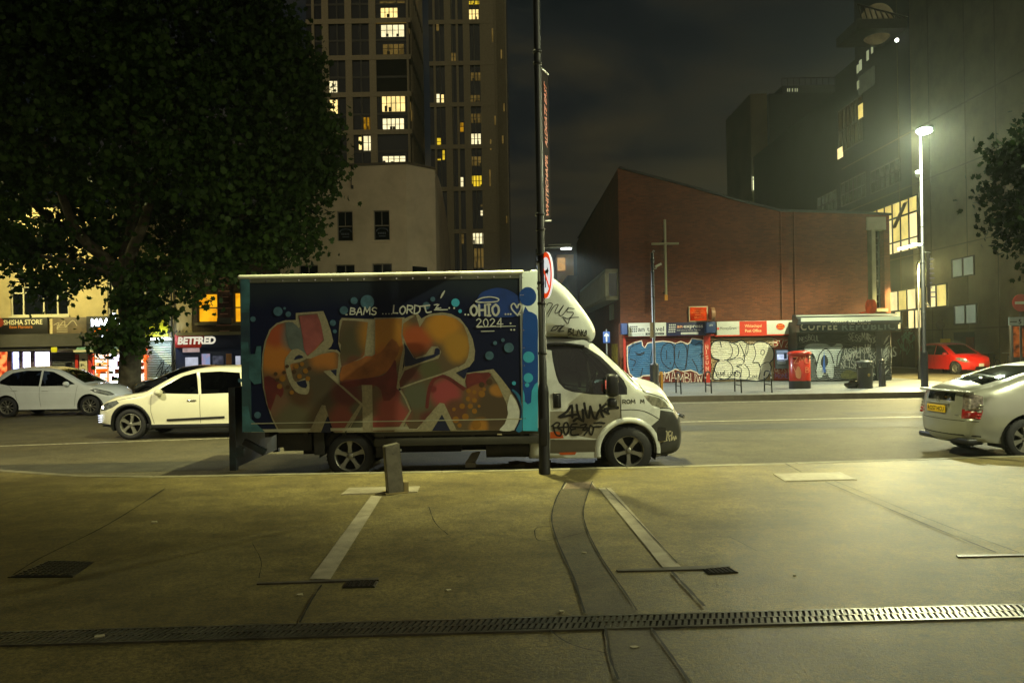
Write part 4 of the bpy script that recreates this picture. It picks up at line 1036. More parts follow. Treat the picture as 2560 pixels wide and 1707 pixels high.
# flare over the front wheel
mb = MB(); n = 22; vs = []
for k in range(n+1):
    t = -.12+(PI+.3)*k/n
    for rr, dy in ((.403, .10), (.403, -.012), (.435, -.022), (.475, -.006), (.49, .004)):
        x = wcx+rr*math.cos(t); z = wcz+rr*math.sin(t); vs.append((x, surf(x, max(z, .25))+dy, z))
mb.add(vs, [(k*5+j, k*5+j+1, k*5+j+6, k*5+j+5) for k in range(n) for j in range(4)], 0, True)
mb.build('wheel_arch', M_white, truck)
mb = MB(); hx, hz = T4(228, 982); mb.obox((hx, surf(hx, hz)-.012, hz), (.115, .03, .22), bev=.014); mb.obox((hx+.01, surf(hx, hz)-.035, hz), (.03, .03, .17), bev=.01)
mb.build('door_handle', M_trim, truck)
mb = MB(); p = T4s([(172, 640), (290, 636), (400, 652)])
for a, b in ((0, 1), (1, 2)):
    mb.tube([(p[a][0], surf(*p[a])-.03, p[a][1]), (p[b][0], surf(*p[b])-.03, p[b][1])], .022, 8)
mb.build('wind_deflector', M_trim, truck)
# mirror
m0 = T4(560, 885); m1 = T4(490, 905)
mb = MB(); my = surf(*m0)
mb.obox((m0[0]-.01, my-.20, m0[1]), (.16, .24, .32), bev=.05); mb.obox((m0[0]-.015, my-.2, m0[1]-.25), (.13, .2, .13), bev=.04)
mb.tube([(m0[0]+.05, my+.02, m0[1]+.05), (m0[0]+.03, my-.1, m0[1]+.08)], .035, 8); mb.tube([(m0[0]+.05, my+.02, m0[1]-.15), (m0[0]+.03, my-.1, m0[1]-.12)], .03, 8)
mb.build('wing_mirror', M_trim, truck)
mb = MB(); mb.obox((m0[0]-.093, my-.2, m0[1]+.02), (.006, .19, .24), bev=.002); mb.build('mirror_glass', M_chrome, truck)
mb = MB(); mb.obox((m0[0]-.10, my-.235, m0[1]+.01), (.012, .05, .12), bev=.005); mb.build('mirror_reflection', emis('reflection_glow', 'ff8060', .9, .7, 9), truck)  # glowing patch drawn as the light reflected in the mirror
# front details on the far side of the camera's view, still there for a step to the side
fx = T4(1026, 1200)[0]
mb = MB(); mb.obox((fx+.075, YC, T4(0, 1120)[1]), (.03, 1.0, .05), bev=.01); mb.obox((fx+.06, YC, T4(0, 1230)[1]), (.02, .52, .115)); mb.build('front_badge_bar', M_chrome, truck)
# ---- cab inside
mb = MB(); sx = T4(300, 0)[0]; sz = T4(0, 1000)[1]
for y in (YC-.62, YC+.2, YC+.68):
    mb.obox((sx, y, sz+.05), (.5, .46, .16), bev=.06); mb.obox((sx-.24, y, sz+.42), (.14, .46, .66), bev=.06); mb.obox((sx-.27, y, sz+.83), (.1, .26, .18), bev=.04)
mb.build('seat', M_seat, truck)
mb = MB(); dx = T4(560, 0)[0]; mb.obox((dx, YC, T4(0, 960)[1]), (.45, 1.78, .3), bev=.08)
mb.box(T4(70, 0)[0], T4(760, 0)[0], YC-.93, YC+.93, .55, .62); mb.box(T4(64, 0)[0], T4(76, 0)[0], YC-.95, YC+.95, .55, T4(0, 615)[1]); mb.build('dashboard', M_trim, truck)
mb = MB(); c = Vector((dx-.28, YC-.55, T4(0, 905)[1])); pts = []
for k in range(25):
    t = 2*PI*k/24; pts.append(c+Vector((.08*math.sin(t), .2*math.cos(t), .18*math.sin(t))))
mb.tube(pts, .016, 8); mb.tube([c, c+Vector((.2, 0, -.12))], .03, 8); mb.tube([c+Vector((0, .19, 0)), c, c-Vector((0, .19, 0))], .015, 6); mb.build('steering_wheel', M_trim, truck)
# ---- pod over the cab
pod_top = T4s([(112, 592), (112, 480), (112, 330), (112, 180), (150, 196), (200, 224), (250, 262), (300, 306), (360, 376), (420, 452), (455, 505), (474, 545), (476, 575), (462, 602), (438, 614), (400, 606), (300, 592)])
pod = Shell(pod_top, T4(300, 592)[1], [], 2.08, .13, 3.9, .0, lambda x: .0 if x < .7 else .30*((x-.7)/.55)**2.4, lambda t: .05 if t > .2 else 0., nsm=5, bulge=.0)
pod.y_ = pod.y
pod_root = thing_part('wind_pod', truck); ORG[pod_root.name] = Vector((-.5, 0, -.06))
gp = T4s([(108, 518), (170, 512), (250, 522), (330, 545), (400, 575), (440, 600), (445, 625), (300, 610), (108, 606)])
pod.topmats = {}
pod.make(pod_root, mat('pod_white', 'cdd3ce', .38, coat=.3, vary=.05, dirt='8f9388', dscale=2, damt=.4), [('lower_lip', gp, mat('pod_grey', '8a8a80', .5, vary=.15), 0)], grid=.06, nx=14)
def psurf(x, z): return YC-pod.y(x, z)
# ---- wheels
for wx, wz in ((wcx, wcz), (W(873.7, 1145, 11.36)[0], wcz)):
    for sd in (-1, 1):
        w = wheel(truck, wx, YC+sd*.93, wcz, .335, .222, sd, 5, .23, rot=PI if wx > 1 else .0)
# ---- box body
X0 = W(602, 800, YN)[0]; X1 = Z3(1006, 300)[0]; ZB = .655; ZT = Z3(500, 100)[1]
XI0 = Z2(170, 500)[0]; XI1 = Z3(908, 500)[0]
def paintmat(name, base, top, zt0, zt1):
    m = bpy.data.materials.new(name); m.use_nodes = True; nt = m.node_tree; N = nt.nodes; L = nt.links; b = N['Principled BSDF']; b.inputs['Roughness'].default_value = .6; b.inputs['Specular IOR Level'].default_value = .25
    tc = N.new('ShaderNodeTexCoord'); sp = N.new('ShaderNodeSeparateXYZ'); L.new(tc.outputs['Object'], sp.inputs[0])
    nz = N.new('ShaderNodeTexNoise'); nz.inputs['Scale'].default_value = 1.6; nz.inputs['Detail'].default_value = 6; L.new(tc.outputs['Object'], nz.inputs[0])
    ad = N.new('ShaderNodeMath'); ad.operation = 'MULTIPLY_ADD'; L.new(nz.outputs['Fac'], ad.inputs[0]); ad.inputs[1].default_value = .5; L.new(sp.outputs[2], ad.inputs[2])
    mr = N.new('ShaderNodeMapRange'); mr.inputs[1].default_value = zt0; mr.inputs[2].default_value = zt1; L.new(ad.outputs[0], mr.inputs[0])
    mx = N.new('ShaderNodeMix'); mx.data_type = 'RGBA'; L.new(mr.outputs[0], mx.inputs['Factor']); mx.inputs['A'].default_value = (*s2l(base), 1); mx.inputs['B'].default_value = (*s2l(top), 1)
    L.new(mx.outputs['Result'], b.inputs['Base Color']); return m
M_box = paintmat('box_paint', '081233', '222c36', 2.72, 3.0)  # slate top puts the grey of grazing light into the paint
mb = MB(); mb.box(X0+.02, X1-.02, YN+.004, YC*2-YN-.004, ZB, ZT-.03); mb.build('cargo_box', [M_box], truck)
M_strip_dark = mat('post_teal', '33525a', .4, vary=.5, vscale=1.8, dirt='14203c', dscale=2.2, damt=1.)
mb = MB()
for y in (YN, YC*2-YN): mb.box(X0, XI0, y-.006, y+.006, ZB-.01, ZT-.04)
mb.build('corner_post', M_strip_dark, truck)
M_post = mat('post_white', 'c4d0d0', .35, coat=.3, vary=.06)
mb = MB(); mb.box(XI1, X1, YN-.012, YN+.012, ZB-.02, ZT-.02, bev=.004); mb.box(XI1, X1, YC*2-YN-.012, YC*2-YN+.012, ZB-.02, ZT-.02, bev=.004); mb.box(X1-.03, X1, YN+.014, YC*2-YN-.014, ZB, ZT-.03); mb.build('corner_post', M_post, truck)
mb = MB(); mb.box(XI1-.035, XI1-.004, YN-.009, YN-.0, ZB-.015, ZT-.06); mb.build('corner_trim', mat('alu_trim', '8f9894', .4, metal=.6), truck)
# roof rail and cap
M_rail = mat('rail_white', 'cfd0bc', .35, coat=.3, vary=.05)
mb = MB()
for y in (YN+.018, YC*2-YN-.018):
    mb.cyl((X0, y, ZT-.03), (XI1+.02, y, ZT-.03), .034, n=16)
    mb.ell((X0, y, ZT-.03), (.04, .034, .034)); 
mb.build('roof_rail', M_rail, truck)
mb = MB(); mb.box(X0+.01, X1, YN+.05, YC*2-YN-.05, ZT-.05, ZT-.012); mb.cyl((X0+.01, YN+.05, ZT-.04), (X0+.01, YC*2-YN-.05, ZT-.04), .035); mb.build('roof', M_rail, truck)
mb = MB(); mb.box(X1-.10, X1+.004, YN-.004, YC*2-YN+.004, ZT-.06, ZT+.004, bev=.02); mb.build('roof_corner', M_post, truck)
mb = MB(); mb.box(X0+.01, XI1-.037, YN-.008, YN+.002, ZT-.115, ZT-.062); 
for k in range(17): x = X0+.15+k*(XI1-X0-.2)/16.5; mb.cyl((x, YN-.009, ZT-.088), (x, YN-.016, ZT-.088), .011, n=8, mi=1)
mb.build('top_strip', [mat('strip_grey', '5d5f50', .5, vary=.25), M_chrome], truck)
mb = MB()
z = Z2(400, 1090)[1]; mb.box(XI0, XI1-.037, YN-.012, YN+.002, z-.007, z+.007); mb.box(X0+.02, XI1, YN-.006, YN+.002, ZB-.012, ZB+.03)
mb.build('bottom_rail', mat('rail_alu', 'b3b49c', .35, metal=.5), truck)
mb = MB()
for k in range(9): 
    for x in (XI1+.012, XI1-.02): z = ZB+.12+k*.25; mb.cyl((x, YN-.012, z), (x, YN-.018, z), .007, n=8)
mb.build('rivet', M_chrome, truck)
# ---- the painted piece
def spray(name, blobs, base, dist=.06):
    m = bpy.data.materials.new(name); m.use_nodes = True; nt = m.node_tree; N = nt.nodes; L = nt.links; b = N['Principled BSDF']; b.inputs['Roughness'].default_value = .45
    tc = N.new('ShaderNodeTexCoord'); nz = N.new('ShaderNodeTexNoise'); nz.inputs['Scale'].default_value = 2.6; nz.inputs['Detail'].default_value = 3; L.new(tc.outputs['Object'], nz.inputs[0])
    vm = N.new('ShaderNodeVectorMath'); vm.operation = 'MULTIPLY_ADD'; L.new(nz.outputs['Color'], vm.inputs[0]); vm.inputs[1].default_value = (dist*2.5, 0, dist*2.5); L.new(tc.outputs['Object'], vm.inputs[2])
    sp = N.new('ShaderNodeVectorMath'); sp.operation = 'MULTIPLY'; L.new(vm.outputs[0], sp.inputs[0]); sp.inputs[1].default_value = (1, 0, 1)
    last = None; o = dist*1.25
    def gain(c):
        r, g, b_ = s2l(c); return (min(.85, r*1.35+.01), min(.85, g*1.5+.01), min(.85, b_*2.0+.01), 1)
    for (x, z), r, c in blobs:
        d = N.new('ShaderNodeVectorMath'); d.operation = 'DISTANCE'; L.new(sp.outputs[0], d.inputs[0]); d.inputs[1].default_value = (x+.5+o, 0, z+.06+o)
        mr = N.new('ShaderNodeMapRange'); mr.interpolation_type = 'SMOOTHSTEP'; mr.inputs[1].default_value = r*.5; mr.inputs[2].default_value = r*1.18; mr.inputs[3].default_value = 1; mr.inputs[4].default_value = 0
        L.new(d.outputs['Value'], mr.inputs[0]); mx = N.new('ShaderNodeMix'); mx.data_type = 'RGBA'; L.new(mr.outputs[0], mx.inputs['Factor'])
        if last: L.new(last, mx.inputs['A'])
        else: mx.inputs['A'].default_value = gain(base)
        mx.inputs['B'].default_value = gain(c); last = mx.outputs['Result']
    L.new(last, b.inputs['Base Color']); return m
u = 1/2.6136/F*YN
def B2(l): return [(Z2(a, b), r*u, c) for a, b, r, c in l]
blobs = B2([(340, 640, 160, '9a5a14'), (330, 510, 95, '8a3a12'), (480, 520, 110, '4c5146'), (590, 470, 100, '7a3a30'), (560, 600, 60, '7a3a30'), (660, 670, 110, '8f5518'), (640, 860, 150, '3a2f1a'), (285, 890, 100, '5a160e'), (350, 980, 90, '5e4028'), (460, 1080, 130, '4b4428'), (800, 900, 110, '4a160f'), (780, 1070, 110, '6e3022'), (500, 900, 90, '41280f'),
            (850, 560, 130, '3a3218'), (830, 770, 80, '6e3324'), (850, 690, 40, '4d2a14'), (1060, 520, 190, '94600f'), (960, 690, 75, '8a3e12'), (1060, 640, 70, '94550f'), (950, 810, 60, '5c150e'), (1110, 850, 100, '520f0e'), (1100, 1010, 130, '7c3326'), (1010, 1090, 60, '7c3326'), (865, 1000, 55, '45402a'), (870, 1110, 60, '3e3a22'),
            (1046+215, 540, 110, '8e3d0e'), (1046+390, 460, 130, 'a0690f'), (1046+480, 590, 110, '8f6414'), (1046+300, 745, 80, '43401f'), (1046+170, 790, 70, '4a1f12'), (1046+210, 910, 110, '45442c'), (1046+400, 890, 110, '83302c'), (1046+540, 830, 50, '5c1212'), (1046+620, 800, 75, '5c1616'), (1046+320, 860, 30, '5c1212'), (1046+600, 900, 80, '6a3f14'), (1046+720, 1000, 150, '3c2c16'), (1046+740, 880, 50, '8c5a18'), (1046+470, 1010, 80, '4f2c17'), (1046+620, 1120, 70, '8e5c14'), (1046+290, 1050, 60, '4a1c12')])
M_fill = spray('graffiti_fill', blobs, '4b3a20')
M_pale = mat('graffiti_cream', '918b72', .5, vary=.18, vscale=30)
M_navy = mat('graffiti_navy', '0c1738', .45, vary=.2)
M_dot = mat('graffiti_orange_dots', '8c601c', .5); M_dotd = mat('graffiti_brown_dots', '45301a', .5)
M_blue = mat('graffiti_royal_blue', '0f4a9c', .4, vary=.15); M_cyan = mat('graffiti_cyan', '3fb0d4', .4, vary=.15); M_slate = mat('graffiti_slate_blue', '3f6478', .5, vary=.3, vscale=14)
M_tag = mat('graffiti_white', 'c5c9c2', .5, vary=.1, vscale=20)
def p2(l): return [Z2(*p) for p in l]
def p3(l): return [Z3(*p) for p in l]
gr = MB(); mats_g = [M_pale, M_fill, M_navy, M_dot, M_dotd]
y_ = YN-.001
Gh = [(470, 372), (650, 360), (675, 418), (697, 480), (715, 555), (702, 588), (672, 618), (738, 612), (766, 636), (755, 720), (750, 800), (754, 838), (830, 900), (905, 968), (893, 1003), (840, 1080), (790, 1152), (718, 1152), (695, 1085), (665, 985), (648, 972), (600, 1060), (553, 1152), (358, 1154), (312, 1060), (277, 960), (256, 860), (247, 740), (252, 640), (266, 560), (298, 480), (345, 438), (400, 420), (470, 418)]
Hh = [(770, 404), (860, 408), (980, 412), (985, 404), (1100, 402), (1181, 400), (1172, 520), (1183, 620), (1165, 760), (1140, 880), (1172, 868), (1200, 940), (1226, 1010), (1192, 1078), (1160, 1148), (800, 1152), (905, 968), (752, 836), (750, 700), (766, 636), (748, 572), (752, 480), (757, 424)]
Th = [(130, 412), (215, 368), (246, 408), (300, 378), (380, 368), (440, 378), (500, 410), (546, 470), (580, 540), (596, 620), (590, 680), (560, 722), (470, 762), (526, 802), (530, 765), (620, 752), (715, 738), (762, 792), (830, 880), (868, 940), (890, 1010), (884, 1070), (850, 1137), (115, 1148), (150, 1080), (186, 1030), (176, 990), (130, 870), (96, 862), (96, 818), (118, 760), (135, 715), (137, 575), (114, 510)]
def nrmcw(p): return p
decal(gr, p2(Gh), y_, 0); decal(gr, p2(Hh), y_-.0012, 0); decal(gr, p3(Th), y_-.0024, 0)
yf = y_-.0040
decal(gr, p2([(486, 386), (612, 375), (634, 440), (656, 552), (600, 610), (545, 656), (560, 672), (640, 640), (738, 624), (752, 645), (743, 737), (650, 752), (745, 838), (800, 888), (890, 968), (830, 1055), (775, 1146), (716, 1146), (690, 1065), (664, 975), (640, 973), (600, 1050), (564, 1142), (366, 1148), (320, 1055), (286, 955), (266, 860), (257, 740), (262, 640), (282, 548), (310, 484), (350, 448), (402, 433), (450, 432), (490, 470), (502, 462)]), yf, 1)
decal(gr, p2([(776, 420), (860, 423), (942, 432), (930, 540), (918, 644), (905, 664), (770, 722), (760, 650), (766, 578), (752, 562), (758, 490)]), yf, 1)
decal(gr, p2([(990, 414), (1080, 409), (1166, 408), (1160, 520), (1172, 600), (1150, 700), (1138, 790), (1128, 862), (1150, 884), (1180, 930), (1214, 1010), (1182, 1062), (1150, 1110), (1110, 1144), (975, 1142), (970, 842), (900, 842), (905, 900), (910, 1110), (860, 1140), (815, 1142), (912, 966), (890, 950), (757, 830), (764, 726), (905, 668), (925, 655), (968, 654), (988, 642)]), yf-.0008, 1)
decal(gr, p2([(942, 432), (984, 418), (984, 636), (962, 648), (920, 650), (932, 540)]), yf-.0016, 0)
decal(gr, p2([(904, 842), (968, 842), (973, 1140), (908, 1140)]), yf-.0024, 0)
decal(gr, p3([(128, 440), (210, 384), (234, 466), (275, 402), (330, 388), (400, 386), (470, 408), (520, 450), (548, 520), (560, 600), (550, 660), (530, 700), (480, 730), (380, 770), (240, 815), (106, 862), (101, 820), (136, 748), (250, 700), (358, 668), (376, 625), (352, 590), (312, 590), (286, 625), (274, 642), (200, 668), (150, 580), (122, 510)]), yf-.0008, 1)
decal(gr, p3([(112, 868), (210, 822), (370, 776), (430, 790), (540, 862), (540, 770), (685, 758), (740, 830), (800, 960), (811, 1030), (790, 1092), (770, 1136), (472, 1136), (440, 1060), (385, 962), (352, 972), (216, 1128), (165, 1126), (140, 1080), (184, 1012), (150, 930)]), yf-.0016, 1)
yp = yf-.0034
ring = smooth(p2([(424, 640), (450, 612), (490, 608), (530, 635), (548, 662), (500, 690), (440, 705), (440, 740), (466, 820), (540, 795), (560, 840), (552, 895), (520, 902), (470, 885), (428, 820), (404, 740), (400, 680)]), 3, True)
decal(gr, ring, yp, 0)
decal(gr, p2([(457, 680), (470, 656), (492, 645), (512, 650), (522, 664)]), yp-.001, 2)
decal(gr, smooth(p2([(474, 822), (534, 808), (547, 845), (538, 862), (510, 858), (485, 842)]), 1, True), yp-.001, 2)
decal(gr, p2([(652, 753), (742, 736), (748, 838)]), yp, 0); decal(gr, p2([(696, 746), (738, 740), (736, 786)]), yp-.001, 2)
decal(gr, p2([(556, 1150), (644, 974), (662, 976), (684, 1046), (676, 1050), (636, 1150)]), yp, 0); decal(gr, p2([(634, 1152), (675, 1050), (695, 1100), (700, 1152)]), yp-.0012, 2)
decal(gr, p3([(137, 572), (196, 665), (212, 672), (330, 642), (336, 604), (352, 600), (366, 612), (366, 640), (330, 662), (180, 715), (137, 722)]), yp, 2)
decal(gr, p3([(474, 764), (552, 732), (528, 800)]), yp, 2)
decal(gr, p3([(214, 1138), (365, 958), (395, 963), (476, 1138)]), yp, 0); decal(gr, p3([(314, 1141), (380, 1034), (436, 1141)]), yp-.001, 2)
decal(gr, p3([(690, 752), (716, 740), (762, 792), (830, 880), (815, 950), (800, 960), (740, 830)]), yp, 0)
for k, (a, b) in enumerate([(486, 386)]): pass
stroke(gr, p2([(548, 664), (620, 632), (700, 616), (745, 626)]), .026, yp-.0002, 0)
stroke(gr, p3([(110, 862), (240, 815), (380, 770), (480, 728)]), .022, yp-.0002, 0, dy=-.0002)
gr.build('graffiti_lettering', mats_g, truck)
def gmat(n, c): r_, g_, b_ = s2l(c); return mat(n, (r_*1.25+.008, g_*1.4+.008, b_*1.8+.008), .5, vary=.3, vscale=5)
gb2 = MB(); yb2 = yf-.0024
for k, (zf, pl) in enumerate([(p2, [(755, 835), (850, 812), (950, 795), (1040, 780), (1080, 735), (1100, 690), (1126, 688), (1122, 905), (1045, 945), (1030, 880), (985, 842), (900, 842), (820, 858)]), (p2, [(266, 790), (330, 800), (392, 870), (372, 925), (345, 900), (305, 1010), (280, 935)]), (p3, [(541, 772), (640, 762), (684, 760), (700, 782), (640, 820), (570, 850), (541, 860)])]):
    decal(gb2, smooth(zf(pl), 2, True), yb2-.0003*k, 0)
stroke(gb2, p3([(282, 985), (292, 900), (318, 820), (368, 785), (430, 802), (520, 868)]), .05, yb2, 0)
decal(gb2, smooth(p2([(775, 722), (905, 672), (1000, 645), (1050, 600), (1100, 540), (1150, 600), (1110, 690), (1060, 760), (980, 790), (900, 800), (800, 808), (760, 815)]), 2, True), yb2-.0004, 1)
decal(gb2, smooth(p2([(405, 440), (450, 436), (492, 472), (512, 520), (522, 600), (543, 652), (500, 612), (440, 612), (418, 560)]), 2, True), yb2, 2)
decal(gb2, smooth(p2([(492, 392), (606, 383), (628, 442), (648, 548), (598, 604), (545, 648), (524, 600), (515, 520), (506, 466)]), 1, True), yb2-.0004, 3)
gb2.build('graffiti_bands', [gmat('band_dark_red', '54130f'), gmat('band_orange', '7c4514'), gmat('band_grey_green', '4c5146'), gmat('band_rose', '7c3c34')], truck)
gd = MB()
decal(gd, smooth(p3([(826, 905), (850, 925), (872, 965), (886, 1012), (880, 1070), (852, 1136), (756, 1138), (790, 1094), (811, 1030), (806, 985)]), 3, True), YN-.0105, 0)
stroke(gd, p3([(832, 880), (858, 905), (885, 960), (896, 1012), (888, 1070), (858, 1134)]), .02, YN-.0115, 1)
gd.build('graffiti_swoosh', [M_tag, M_navy], truck)
gd = MB(); k = 0
for a, b, r, c in [(553, 880, 15, 3), (592, 888, 14, 3), (640, 900, 22, 3), (550, 932, 15, 3), (592, 942, 16, 3), (512, 980, 18, 3), (565, 980, 17, 3), (458, 1000, 12, 3), (592, 1012, 17, 3), (533, 1050, 22, 3), (622, 980, 10, 3), (690, 822, 20, 4), (640, 840, 18, 4), (470, 1068, 22, 3), (606, 1100, 30, 3), (655, 870, 12, 3), (495, 1105, 14, 3)]:
    disc(gd, *Z3(a, b), r*u, YN-.0095-.0001*k, c-3); k += 1
for a, b, r, c in [(475, 720, 16, 3), (512, 705, 14, 3), (535, 750, 17, 3), (495, 785, 16, 3), (550, 800, 16, 3), (385, 800, 20, 3), (365, 850, 17, 3), (445, 890, 14, 3), (395, 760, 12, 4), (460, 755, 14, 4), (420, 855, 14, 4), (350, 810, 12, 4), (560, 735, 14, 4), (415, 720, 12, 4), (340, 770, 13, 4)]:
    disc(gd, *Z2(a, b), r*u, YN-.0095-.0001*k, c-3); k += 1
gd.build('graffiti_dots', [M_dot, M_dotd], truck)
gb = MB(); k = 0
for a, b, r, c in [(355, 362, 30, 0), (422, 380, 18, 0), (398, 342, 9, 0), (192, 412, 18, 0), (852, 292, 23, 0), (785, 355, 27, 0), (938, 300, 45, 0), (713, 437, 20, 0), (726, 492, 13, 0), (222, 1038, 22, 0), (107, 812, 14, 0)]:
    disc(gb, *Z2(a, b), r*u, YN-.0104-.0001*k, c); k += 1
for a, b, r, c in [(278, 325, 25, 0), (320, 282, 16, 0), (468, 305, 27, 1), (498, 360, 12, 1), (690, 650, 28, 0), (817, 598, 32, 0), (727, 568, 13, 0), (778, 549, 12, 0), (850, 830, 13, 1)]:
    disc(gb, *Z3(a, b), r*u, YN-.0104-.0001*k, c); k += 1
gb.build('graffiti_bubbles', [M_slate, M_cyan], truck)
gs = MB()
for pl in ([(112, 152), (170, 152), (172, 300), (165, 368), (112, 370)], [(102, 560), (160, 562), (165, 640), (205, 640), (215, 590), (245, 588), (246, 830), (200, 838), (165, 800), (164, 690), (102, 690)], [(64, 985), (160, 978), (175, 1060), (230, 1110), (270, 1148), (84, 1148), (70, 1080)]):
    decal(gs, [(max(X0, a), b) for a, b in p2(pl)], YN-.0085, 0)
gs.build('graffiti_patches', [mat('graffiti_teal', '3a6670', .5, vary=.45, vscale=5)], truck)
gc = MB(); yc = YN-.0145
decal(gc, smooth(p3([(625, 252), (680, 222), (745, 208), (820, 225), (875, 262), (905, 310), (905, 385), (780, 400), (640, 395), (600, 330)]), 3, True), YN-.0055, 0)
gc.build('graffiti_blue_cloud', [mat('graffiti_deep_blue', '123a86', .5, vary=.25, vscale=4)], truck)
gc = MB()
disc(gc, *Z3(940, 265), 56*u, yc, 0, n=28, rz=62*u)
decal(gc, smooth(p3([(908, 372), (945, 362), (985, 378), (1006, 420), (1006, 600), (1006, 860), (985, 930), (965, 960), (940, 975), (908, 955)]), 2, True), yc-.0, 0)
decal(gc, smooth(p3([(908, 870), (918, 900), (922, 950), (940, 968), (962, 955), (966, 880), (985, 838), (1006, 822), (1006, 1143), (908, 1140)]), 1, True), yc-.0012, 1)
disc(gc, *Z3(946, 660), 37*u, yc-.0012, 1); disc(gc, *Z3(944, 795), 31*u, yc-.0014, 1); disc(gc, *Z3(936, 842), 14*u, yc-.0012, 1)
gc.build('graffiti_drips', [M_blue, M_cyan], truck)
gc = MB(); decal(gc, smooth(p3([(835, 872), (860, 880), (888, 910), (895, 950), (905, 1000), (905, 1140), (862, 1140), (892, 1070), (900, 1010), (888, 955)]), 2, True), YN-.0112, 0); gc.build('graffiti_drips', [mat('graffiti_mid_blue', '1f6f9c', .5, vary=.3)], truck)
gt = MB(); yt = YN-.0175
a = Z2(826, 385); scrawl(gt, 'BAMS', a[0], a[1], 46*u, 8*u, yt, slant=.12, jit=.08, sx=1.1, rise=-.02)
for q in (1040, 1060, 1080, 1098): disc(gt, *Z2(q, 378), 4*u, yt)
for q in (800, 806): disc(gt, *Z2(q, 383), 4*u, yt)
a = Z3(62, 378); scrawl(gt, 'LORD', a[0], a[1], 54*u, 9*u, yt, slant=.1, jit=.1, sx=1.05, rise=.02)
stroke(gt, p3([(235, 330), (300, 322)]), 9*u, yt); stroke(gt, p3([(268, 328), (280, 368), (310, 365)]), 9*u, yt-.001); stroke(gt, p3([(330, 320), (362, 316), (338, 340), (375, 338), (328, 352), (415, 350)]), 8*u, yt, n=2)
for q in (428, 460): disc(gt, *Z3(q, 340), 6*u, yt)
stroke(gt, p3([(372, 275), (385, 250), (398, 228)]), 13*u, yt, taper=True)
a = Z3(568, 392); scrawl(gt, 'OHIO', a[0], a[1], 70*u, 14*u, yt-.001, jit=.06, sx=.92, rise=.02)
stroke(gt, smooth(p3([(600, 297), (640, 275), (700, 268), (748, 280), (738, 297), (670, 303), (615, 302), (600, 297)]), 2), 8*u, yt-.001)
a = Z3(606, 464); scrawl(gt, '2024', a[0], a[1], 54*u, 7*u, yt-.001, jit=.07, sx=1.1, rise=-.01)
stroke(gt, p3([(610, 466), (700, 462), (860, 458)]), 5*u, yt-.002); stroke(gt, p3([(636, 492), (720, 490)]), 6*u, yt-.002)
for a_, b_ in ((532, 382), (552, 384), (795, 380), (812, 380), (828, 380), (890, 382), (828, 440), (852, 482), (832, 482)): disc(gt, *Z3(a_, b_), 6*u, yt)
stroke(gt, p3([(874, 388), (840, 352), (832, 325), (850, 310), (866, 332), (872, 340), (880, 318), (897, 318), (898, 345), (874, 388)]), 9*u, yt-.001, n=3)
gt.build('graffiti_writing', M_tag, truck)
# ---- tags on cab and pod
tg = MB()
def tag4(pts, w, y=-.005, f=surf): stroke(tg, T4s(pts), w, y, f=f, n=3)
for i, pts in enumerate([[(242, 1082), (290, 1050), (318, 1010), (322, 1085)], [(248, 1084), (300, 1075), (352, 1068)], [(348, 1010), (358, 1070), (388, 1112), (385, 1040)], [(395, 1000), (405, 1060), (422, 1090), (432, 1020)], [(432, 1020), (452, 1085), (470, 1092)],
             [(492, 1010), (500, 1060), (512, 1082)], [(470, 1080), (490, 1040), (530, 1004)], [(500, 1040), (545, 1062)], [(538, 1050), (556, 1000), (566, 970), (572, 1020), (602, 1028)], [(520, 1035), (560, 1030), (600, 1024)], [(330, 1108), (352, 1092), (372, 1100)]]):
    tag4(pts, .036, -.005-.0006*(i % 4))
for i, pts in enumerate([[(196, 1140), (225, 1118), (245, 1125), (232, 1150), (255, 1165), (250, 1198), (220, 1190), (205, 1140)], [(268, 1165), (272, 1125), (292, 1120), (300, 1165), (282, 1195), (268, 1165)], [(350, 1125), (318, 1130), (312, 1160), (345, 1155), (315, 1165), (318, 1195), (360, 1192)], [(372, 1135), (410, 1128), (385, 1165), (420, 1160), (395, 1195)], [(432, 1135), (425, 1170), (440, 1195), (452, 1150), (432, 1135)], [(455, 1122), (490, 1118), (520, 1122)], [(448, 1145), (500, 1142)], [(205, 1150), (300, 1145), (420, 1150)]]):
    tag4(pts, .024, -.005-.0006*(i % 4))
for i, pts in enumerate([[(165, 400), (178, 385), (200, 392), (186, 420), (165, 455)], [(172, 470), (205, 410), (235, 395), (215, 440), (232, 445), (268, 400)], [(268, 400), (240, 450), (258, 462), (298, 412)], [(335, 420), (300, 418), (290, 440), (330, 445), (300, 480), (262, 470)], [(268, 480), (295, 512), (310, 478), (362, 472)]]):
    stroke(tg, T4s(pts), .011, -.004-.0006*(i % 4), f=psurf, n=4)
for i, pts in enumerate([[(190, 556), (210, 530), (235, 528), (222, 548), (190, 556)], [(225, 528), (262, 524), (232, 558), (270, 556)], [(272, 522), (250, 545), (240, 562)], [(300, 545), (296, 578)], [(298, 548), (318, 540), (305, 560), (322, 570), (300, 580)], [(330, 545), (328, 582), (345, 580)], [(352, 585), (362, 548), (375, 582)], [(380, 550), (382, 585)], [(395, 552), (384, 568), (400, 588)], [(408, 555), (402, 585), (414, 575), (412, 552), (408, 555)], [(296, 560), (400, 566)]]):
    stroke(tg, T4s(pts), .014, -.004-.0006*(i % 4), f=psurf, n=3)
tg.build('graffiti_tag', M_ink, truck)
tg = MB()
